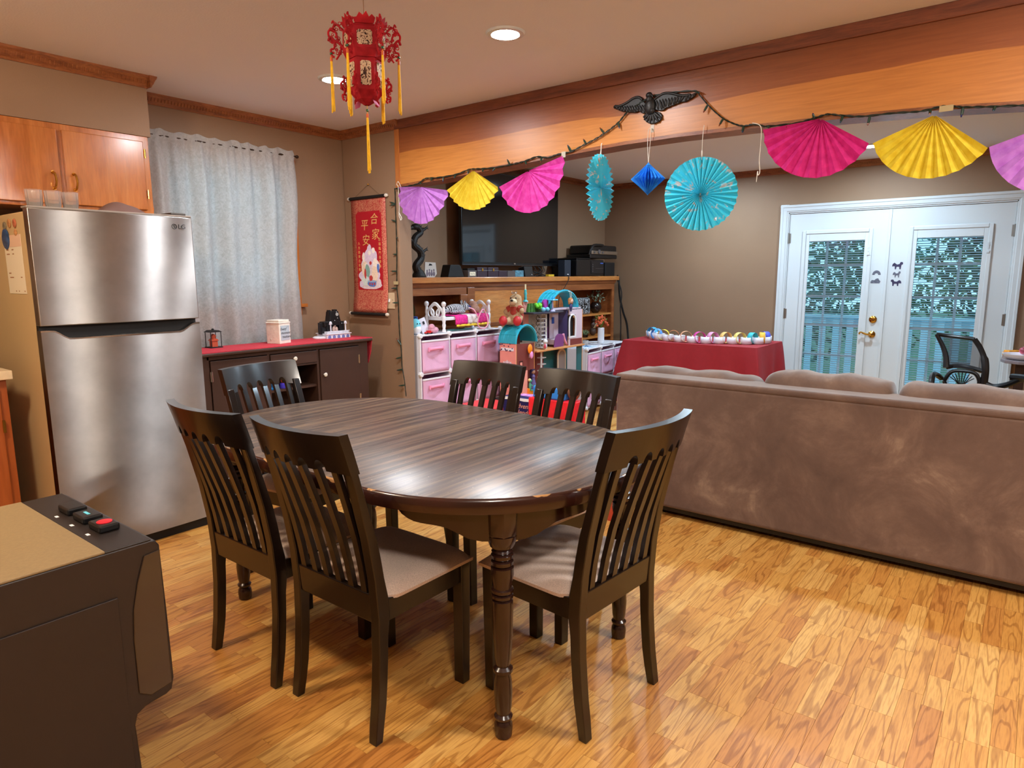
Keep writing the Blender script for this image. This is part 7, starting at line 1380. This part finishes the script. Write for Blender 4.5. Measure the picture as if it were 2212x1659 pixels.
for i, p in enumerate(PC):
    d = (PC[min(i + 1, len(PC) - 1)] - PC[max(i - 1, 0)]).normalized(); p = Vector((p.x - 6.42, p.y - 2.65, 0)); q = MB(); n = 20; w = .062
    if i % 2 == 0:
        r_ = .060; vs = [(p.x + r_ * math.cos(2 * PI * j / n), p.y + r_ * .9 * math.sin(2 * PI * j / n), z) for z in (.004, .004 + w) for j in range(n)]; mm = mat('chain_white', C(232, 230, 238), .7)
    else:
        r_ = .053; sd = Vector((-d.y, d.x, 0)); sd = Vector((sd.x * .80 - sd.y * .6, sd.x * .6 + sd.y * .80, 0)); d = Vector((sd.y, -sd.x, 0)); vs = [tuple(p + d * (r_ * 1.05 * math.cos(2 * PI * j / n)) + Vector((0, 0, .058 + r_ * math.sin(2 * PI * j / n))) + sd * s * w * .42) for s in (-1, 1) for j in range(n)]; mm = mat('chain_%d' % ((i // 2) % 13), cols[(i // 2) % 13], .7)
    q.add(vs, [(j, (j + 1) % n, n + (j + 1) % n, n + j) for j in range(n)]); part('ring', q, mm, t, smooth=60, solid=.0012)
# ------------------------------------------------------------------ office chair and desk at the right
t = thing('office_chair', 'black mesh back office chair in front of the right french door', 'office chair', (5.86, 0.30, 0), 0)
def w3(y, z, x=0): return (6.0 - t.location.x + x, y - t.location.y, z)
fr = smooth_path([w3(.592, .944), w3(.545, .86, -.01), w3(.515, .78, -.03), w3(.505, .70, -.05)], 5)
q = MB(); q.tube(fr, [lerp(.013, .022, i / (len(fr) - 1)) for i in range(len(fr))], 8); q.tube(smooth_path([w3(.35, .919), w3(.31, .86, -.01), w3(.275, .78, -.03), w3(.262, .70, -.05), w3(.262, .60, -.05)], 5), [.018] * 10 + [.024] * 11, 8)
q.tube(smooth_path([w3(.592, .944), w3(.52, .935, .02), w3(.43, .928, .02), w3(.35, .919)], 5), .014, 8); q.tube(smooth_path([w3(.50, .705, -.05), w3(.44, .715, -.01), w3(.36, .708, -.01), w3(.27, .69, -.05)], 5), .017, 8); part('back_frame', q, M_black, t)
def meshm():
    m = bpy.data.materials.new('chair_mesh'); m.use_nodes = True; nt = m.node_tree; b = nt.nodes['Principled BSDF']; b.inputs['Base Color'].default_value = C(14, 14, 22); b.inputs['Roughness'].default_value = .7
    tr = N(nt, 'ShaderNodeBsdfTransparent'); mx = N(nt, 'ShaderNodeMixShader'); mx.inputs[0].default_value = .62; nt.links.new(tr.outputs[0], mx.inputs[1]); nt.links.new(b.outputs[0], mx.inputs[2]); nt.links.new(mx.outputs[0], nt.nodes['Material Output'].inputs[0]); return m
q = MB(); q.grid(lambda u, v: w3(lerp(lerp(.592, .35, u), lerp(.505, .265, u), v ** .8), lerp(lerp(.944, .919, u), lerp(.70, .695, u), v), .015 * math.sin(PI * u) - .05 * v), 10, 10); part('mesh_panel', q, meshm(), t, smooth=180)
q = MB()
for i in range(9): a = lerp(-1.1, 1.1, i / 8); q.tube(smooth_path([w3(.40, .55, -.05), w3(.40 + .035 * math.sin(a), .60, -.05), w3(.40 + .085 * math.sin(a), .60 + .075 * math.cos(a), -.05)], 4), .0035, 5)
q.tube(smooth_path([w3(.51, .60, -.05), w3(.47, .67, -.05), w3(.40, .685, -.05), w3(.32, .67, -.05), w3(.29, .60, -.05), w3(.33, .55, -.05), w3(.40, .54, -.05), w3(.48, .55, -.05), w3(.51, .60, -.05)], 4), .014, 8); part('lumbar_fan', q, M_black, t)
q = MB(); q.tube(smooth_path([w3(.25, .60, -.05), w3(.20, .585, -.06), w3(.12, .615, -.10), w3(.04, .668, -.16), w3(-.04, .672, -.30), w3(-.06, .64, -.36), w3(-.04, .55, -.36), w3(.0, .48, -.30)], 5), .021, 8); q.tube(smooth_path([w3(.10, .672, -.10), w3(.03, .68, -.18), w3(-.03, .68, -.30)], 4), .024, 8); part('armrest', q, M_black, t); q = MB(); q.tube(smooth_path([w3(.53, .62, -.06), w3(.56, .66, -.16), w3(.56, .66, -.34), w3(.55, .55, -.38), w3(.52, .48, -.3)], 5), .019, 8); part('armrest', q, M_black, t)
q = MB(); q.sph((-.12, .10, .47), (.24, .25, .045), 20, 10); part('seat', q, mat('seat_black', C(18, 18, 22), .8), t); q = MB(); q.cyl((-.12, .10, .10), (-.12, .10, .45), .028, n=12); part('gas_column', q, M_chrome, t); q = MB()
for i in range(5): a = 2 * PI * i / 5; q.tube([(-.12, .10, .11), (-.12 + .28 * math.cos(a), .10 + .28 * math.sin(a), .065)], [.03, .018], 8); q.sph((-.12 + .28 * math.cos(a), .10 + .28 * math.sin(a), .028), .028, 10, 7)
part('star_base', q, M_black, t)
q = MB(); q.tube([w3(.40, .56, -.06), w3(.40, .48, -.16), w3(.38, .44, -.22)], .02, 8); part('back_bracket', q, M_black, t)
t = thing('desk', 'grey topped desk with dark supports at the right edge', 'desk', (6.75, -.15, 0))
q = MB(); q.prism([(6.45, -.55), (7.35, -.55), (7.35, .20), (6.62, .20), (6.52, .17), (6.46, .08)], .700, .726, 'z'); wp('top', q, mat('desk_grey', C(120, 110, 114), .4), smooth=0, bevel=.004)
for b_ in ((6.60, 6.66, .04, .10, 0, .70), (7.2, 7.26, .04, .10, 0, .70), (6.60, 6.66, -.5, -.44, 0, .70), (7.2, 7.26, -.5, -.44, 0, .70)): q = MB(); q.box(*b_); wp('leg', q, M_dark, smooth=0)
q = MB(); q.box(6.66, 7.2, .05, .07, .2, .62); wp('modesty_panel', q, mat('panel_brown', C(92, 62, 40), .6), smooth=0)
q = MB(); q.lathe([(.09, 0), (.12, .02), (.135, .045), (.128, .045), (.11, .02), (0, .012)], 28, (6.62, .06, .7265)); solo('bowl', q, mat('bowl_white', C(232, 232, 240), .3), 'white oval bowl at the left corner of the desk', 'bowl')
q = MB(); q.obox((6.86, .13, .742), (.10, .12, .03), (0, 0, .3)); q.obox((6.86, .13, .7655), (.08, .10, .016), (0, 0, .5)); solo('toy_blocks', q, mat('yellow_toy', C(236, 150, 40), .4, var=.35, vs=30), 'orange and yellow toy pieces behind the white bowl', 'toy', smooth=0, bevel=.004)
q = MB(); q.box(6.88, 6.96, .0, .07, .7265, .80); solo('clear_box', q, mat('pinkish_plastic', C(206, 180, 186), .2), 'small pinkish clear box on the desk', 'box', smooth=0, bevel=.004)
t = thing('bottle', 'small white bottle with an orange cap at the edge of the desk', 'bottle', (6.75, -.02, .7265)); q = MB(); q.lathe([(.026, 0), (.028, .01), (.028, .07), (.012, .09), (.012, .10)], 16); part('body', q, M_white, t); q = MB(); q.cyl((0, 0, .10), (0, 0, .125), .014, n=12); part('cap', q, mat('cap_orange', C(236, 120, 40), .4), t)
q = MB(); q.sph((6.74, .06, .787), (.035, .03, .028)); q.sph((6.70, .03, .772), (.03, .03, .022)); q.sph((6.765, .02, .772), (.025, .02, .02)); solo('toy_heap', q, mat('toy_mix', C(190, 70, 90), .4, var=.7, vs=26), 'red and violet toy heap in the white bowl', 'toy')
# stickers on the doors
def sticker(y, z, poly, m, lab):
    q = MB(); q.prism([(y - a, z + b_) for a, b_ in poly], 7.5105, 7.512, 'x'); return solo('door_magnet', q, m, lab, 'magnet', 'magnets on the french doors', smooth=0)
M_mag = mat('magnet_grey', C(96, 98, 112), .4, var=.5, vs=90); M_magd = mat('magnet_navy', C(52, 48, 80), .4, var=.5, vs=90)
arc_ = [(.038 * math.cos(PI * i / 8), -.018 + .045 * math.sin(PI * i / 8)) for i in range(9)] + [(-.016 * math.cos(PI * i / 5), -.018 + .018 * math.sin(PI * i / 5)) for i in range(6)]
sticker(1.294, 1.408, arc_, M_mag, 'grey rainbow arch magnet on the left door leaf, upper one')
sticker(1.300, 1.328, [(-.04, -.02), (.04, -.02), (.046, .0), (.034, .012), (.024, .03), (.004, .024), (-.008, .010), (-.03, .012), (-.042, -.004)], M_mag, 'grey cloud magnet on the left door leaf, lower one')
AN = [(-.045, .018), (-.03, .03), (-.008, .012), (.012, .016), (.022, .036), (.04, .034), (.044, .016), (.03, .006), (.026, -.034), (.016, -.034), (.012, -.010), (-.010, -.010), (-.014, -.034), (-.024, -.034), (-.026, -.004), (-.05, -.006)]
sticker(1.114, 1.477, AN, M_magd, 'small four legged animal magnet on the right door leaf, top one'); sticker(1.116, 1.393, [(a * .72, b_ * .85) for a, b_ in AN], M_mag, 'small grey animal magnet on the right door leaf, middle one'); sticker(1.121, 1.313, [(-a, b_ * .9) for a, b_ in AN], M_magd, 'small dark animal magnet facing left on the right door leaf, bottom one')
# ------------------------------------------------------------------ outdoors: deck, railing, trees
M_deck = mat('deck_paint', C(150, 190, 206), .6, var=.05, vs=6); M_rail = mat('rail_white', C(214, 232, 238), .5)
t = thing('deck', 'pale painted board deck outside the french doors', 'deck', (8.7, 1.5, -.12))
for i in range(14): q = MB(); q.box(7.64 + i * .145, 7.64 + i * .145 + .138, -1.5, 4.5, -.14, -.10); wp('board', q, M_deck, smooth=0)
t = thing('deck_railing', 'white board railing along the outer edge of the deck', 'railing', (9.5, 1.5, -.10))
q = MB(); q.box(9.44, 9.58, -1.5, 4.5, .835, .875); wp('top_rail', q, M_rail, smooth=0, bevel=.004)
for z in (.76, .02): q = MB(); q.box(9.49, 9.53, -1.5, 4.5, z, z + .07); wp('cross_rail', q, M_rail, smooth=0)
y = -1.45
while y < 4.45: q = MB(); q.box(9.46, 9.49, y, y + .075, -.10, .835); wp('baluster', q, M_rail, smooth=0); y += .165
q = MB(); q.box(7.62, 60, -30, 40, -1.6, -1.5); o = struct('ground', q, mat('lawn', C(70, 96, 60), .9, var=.3, vs=.6), 'green lawn beyond the deck', smooth=0)
def tree(i, x, y, h, r_, lab):
    t_ = thing('tree', lab, 'tree', (x, y, -1.5), 0, 'trees beyond the deck'); q = MB(); q.tube([(0, 0, 0), (.05, .02, h * .4), (0, .1, h * .8)], [.16, .12, .05], 8); part('trunk', q, mat('bark', C(74, 60, 50), .9), t_)
    rr = random.Random(i); q = MB()
    for k in range(2600):
        a = rr.uniform(0, 2 * PI); e = rr.uniform(-1, 1); s = rr.uniform(.35, 1) ** .6; p = Vector((r_ * s * math.cos(a) * math.sqrt(1 - e * e), r_ * s * math.sin(a) * math.sqrt(1 - e * e), h * .60 + h * .42 * s * e)); d1 = Vector((rr.uniform(-1, 1), rr.uniform(-1, 1), rr.uniform(-1, 1))).normalized() * .10; d2 = d1.orthogonal().normalized() * .055
        q.add([p - d1, p + d2, p + d1, p - d2], [(0, 1, 2, 3)])
    part('foliage', q, mat('leaf_%d' % (i % 3), (C(58, 92, 60), C(44, 74, 52), C(84, 110, 60))[i % 3], .7, var=.3, vs=2), t_, smooth=0, kind='stuff')
for i, (x, y, h, r_, lab) in enumerate(((13.0, 3.6, 6.5, 1.8, 'dark green tree outside seen through the left door leaf'), (13.5, -.2, 6.8, 1.8, 'dark green tree outside seen through the right door leaf'), (18.5, 2.6, 6.4, 2.2, 'bushy tree outside between the two nearer trees'), (16.5, 7.6, 7.0, 2.2, 'broad tree outside at the far left of the deck view'), (17.5, -4.2, 6.5, 2.2, 'broad tree outside at the far right of the deck view'), (3.0, 9.0, 6.0, 2.0, 'tree outside behind the curtained window'))): tree(i, x, y, h, r_, lab)
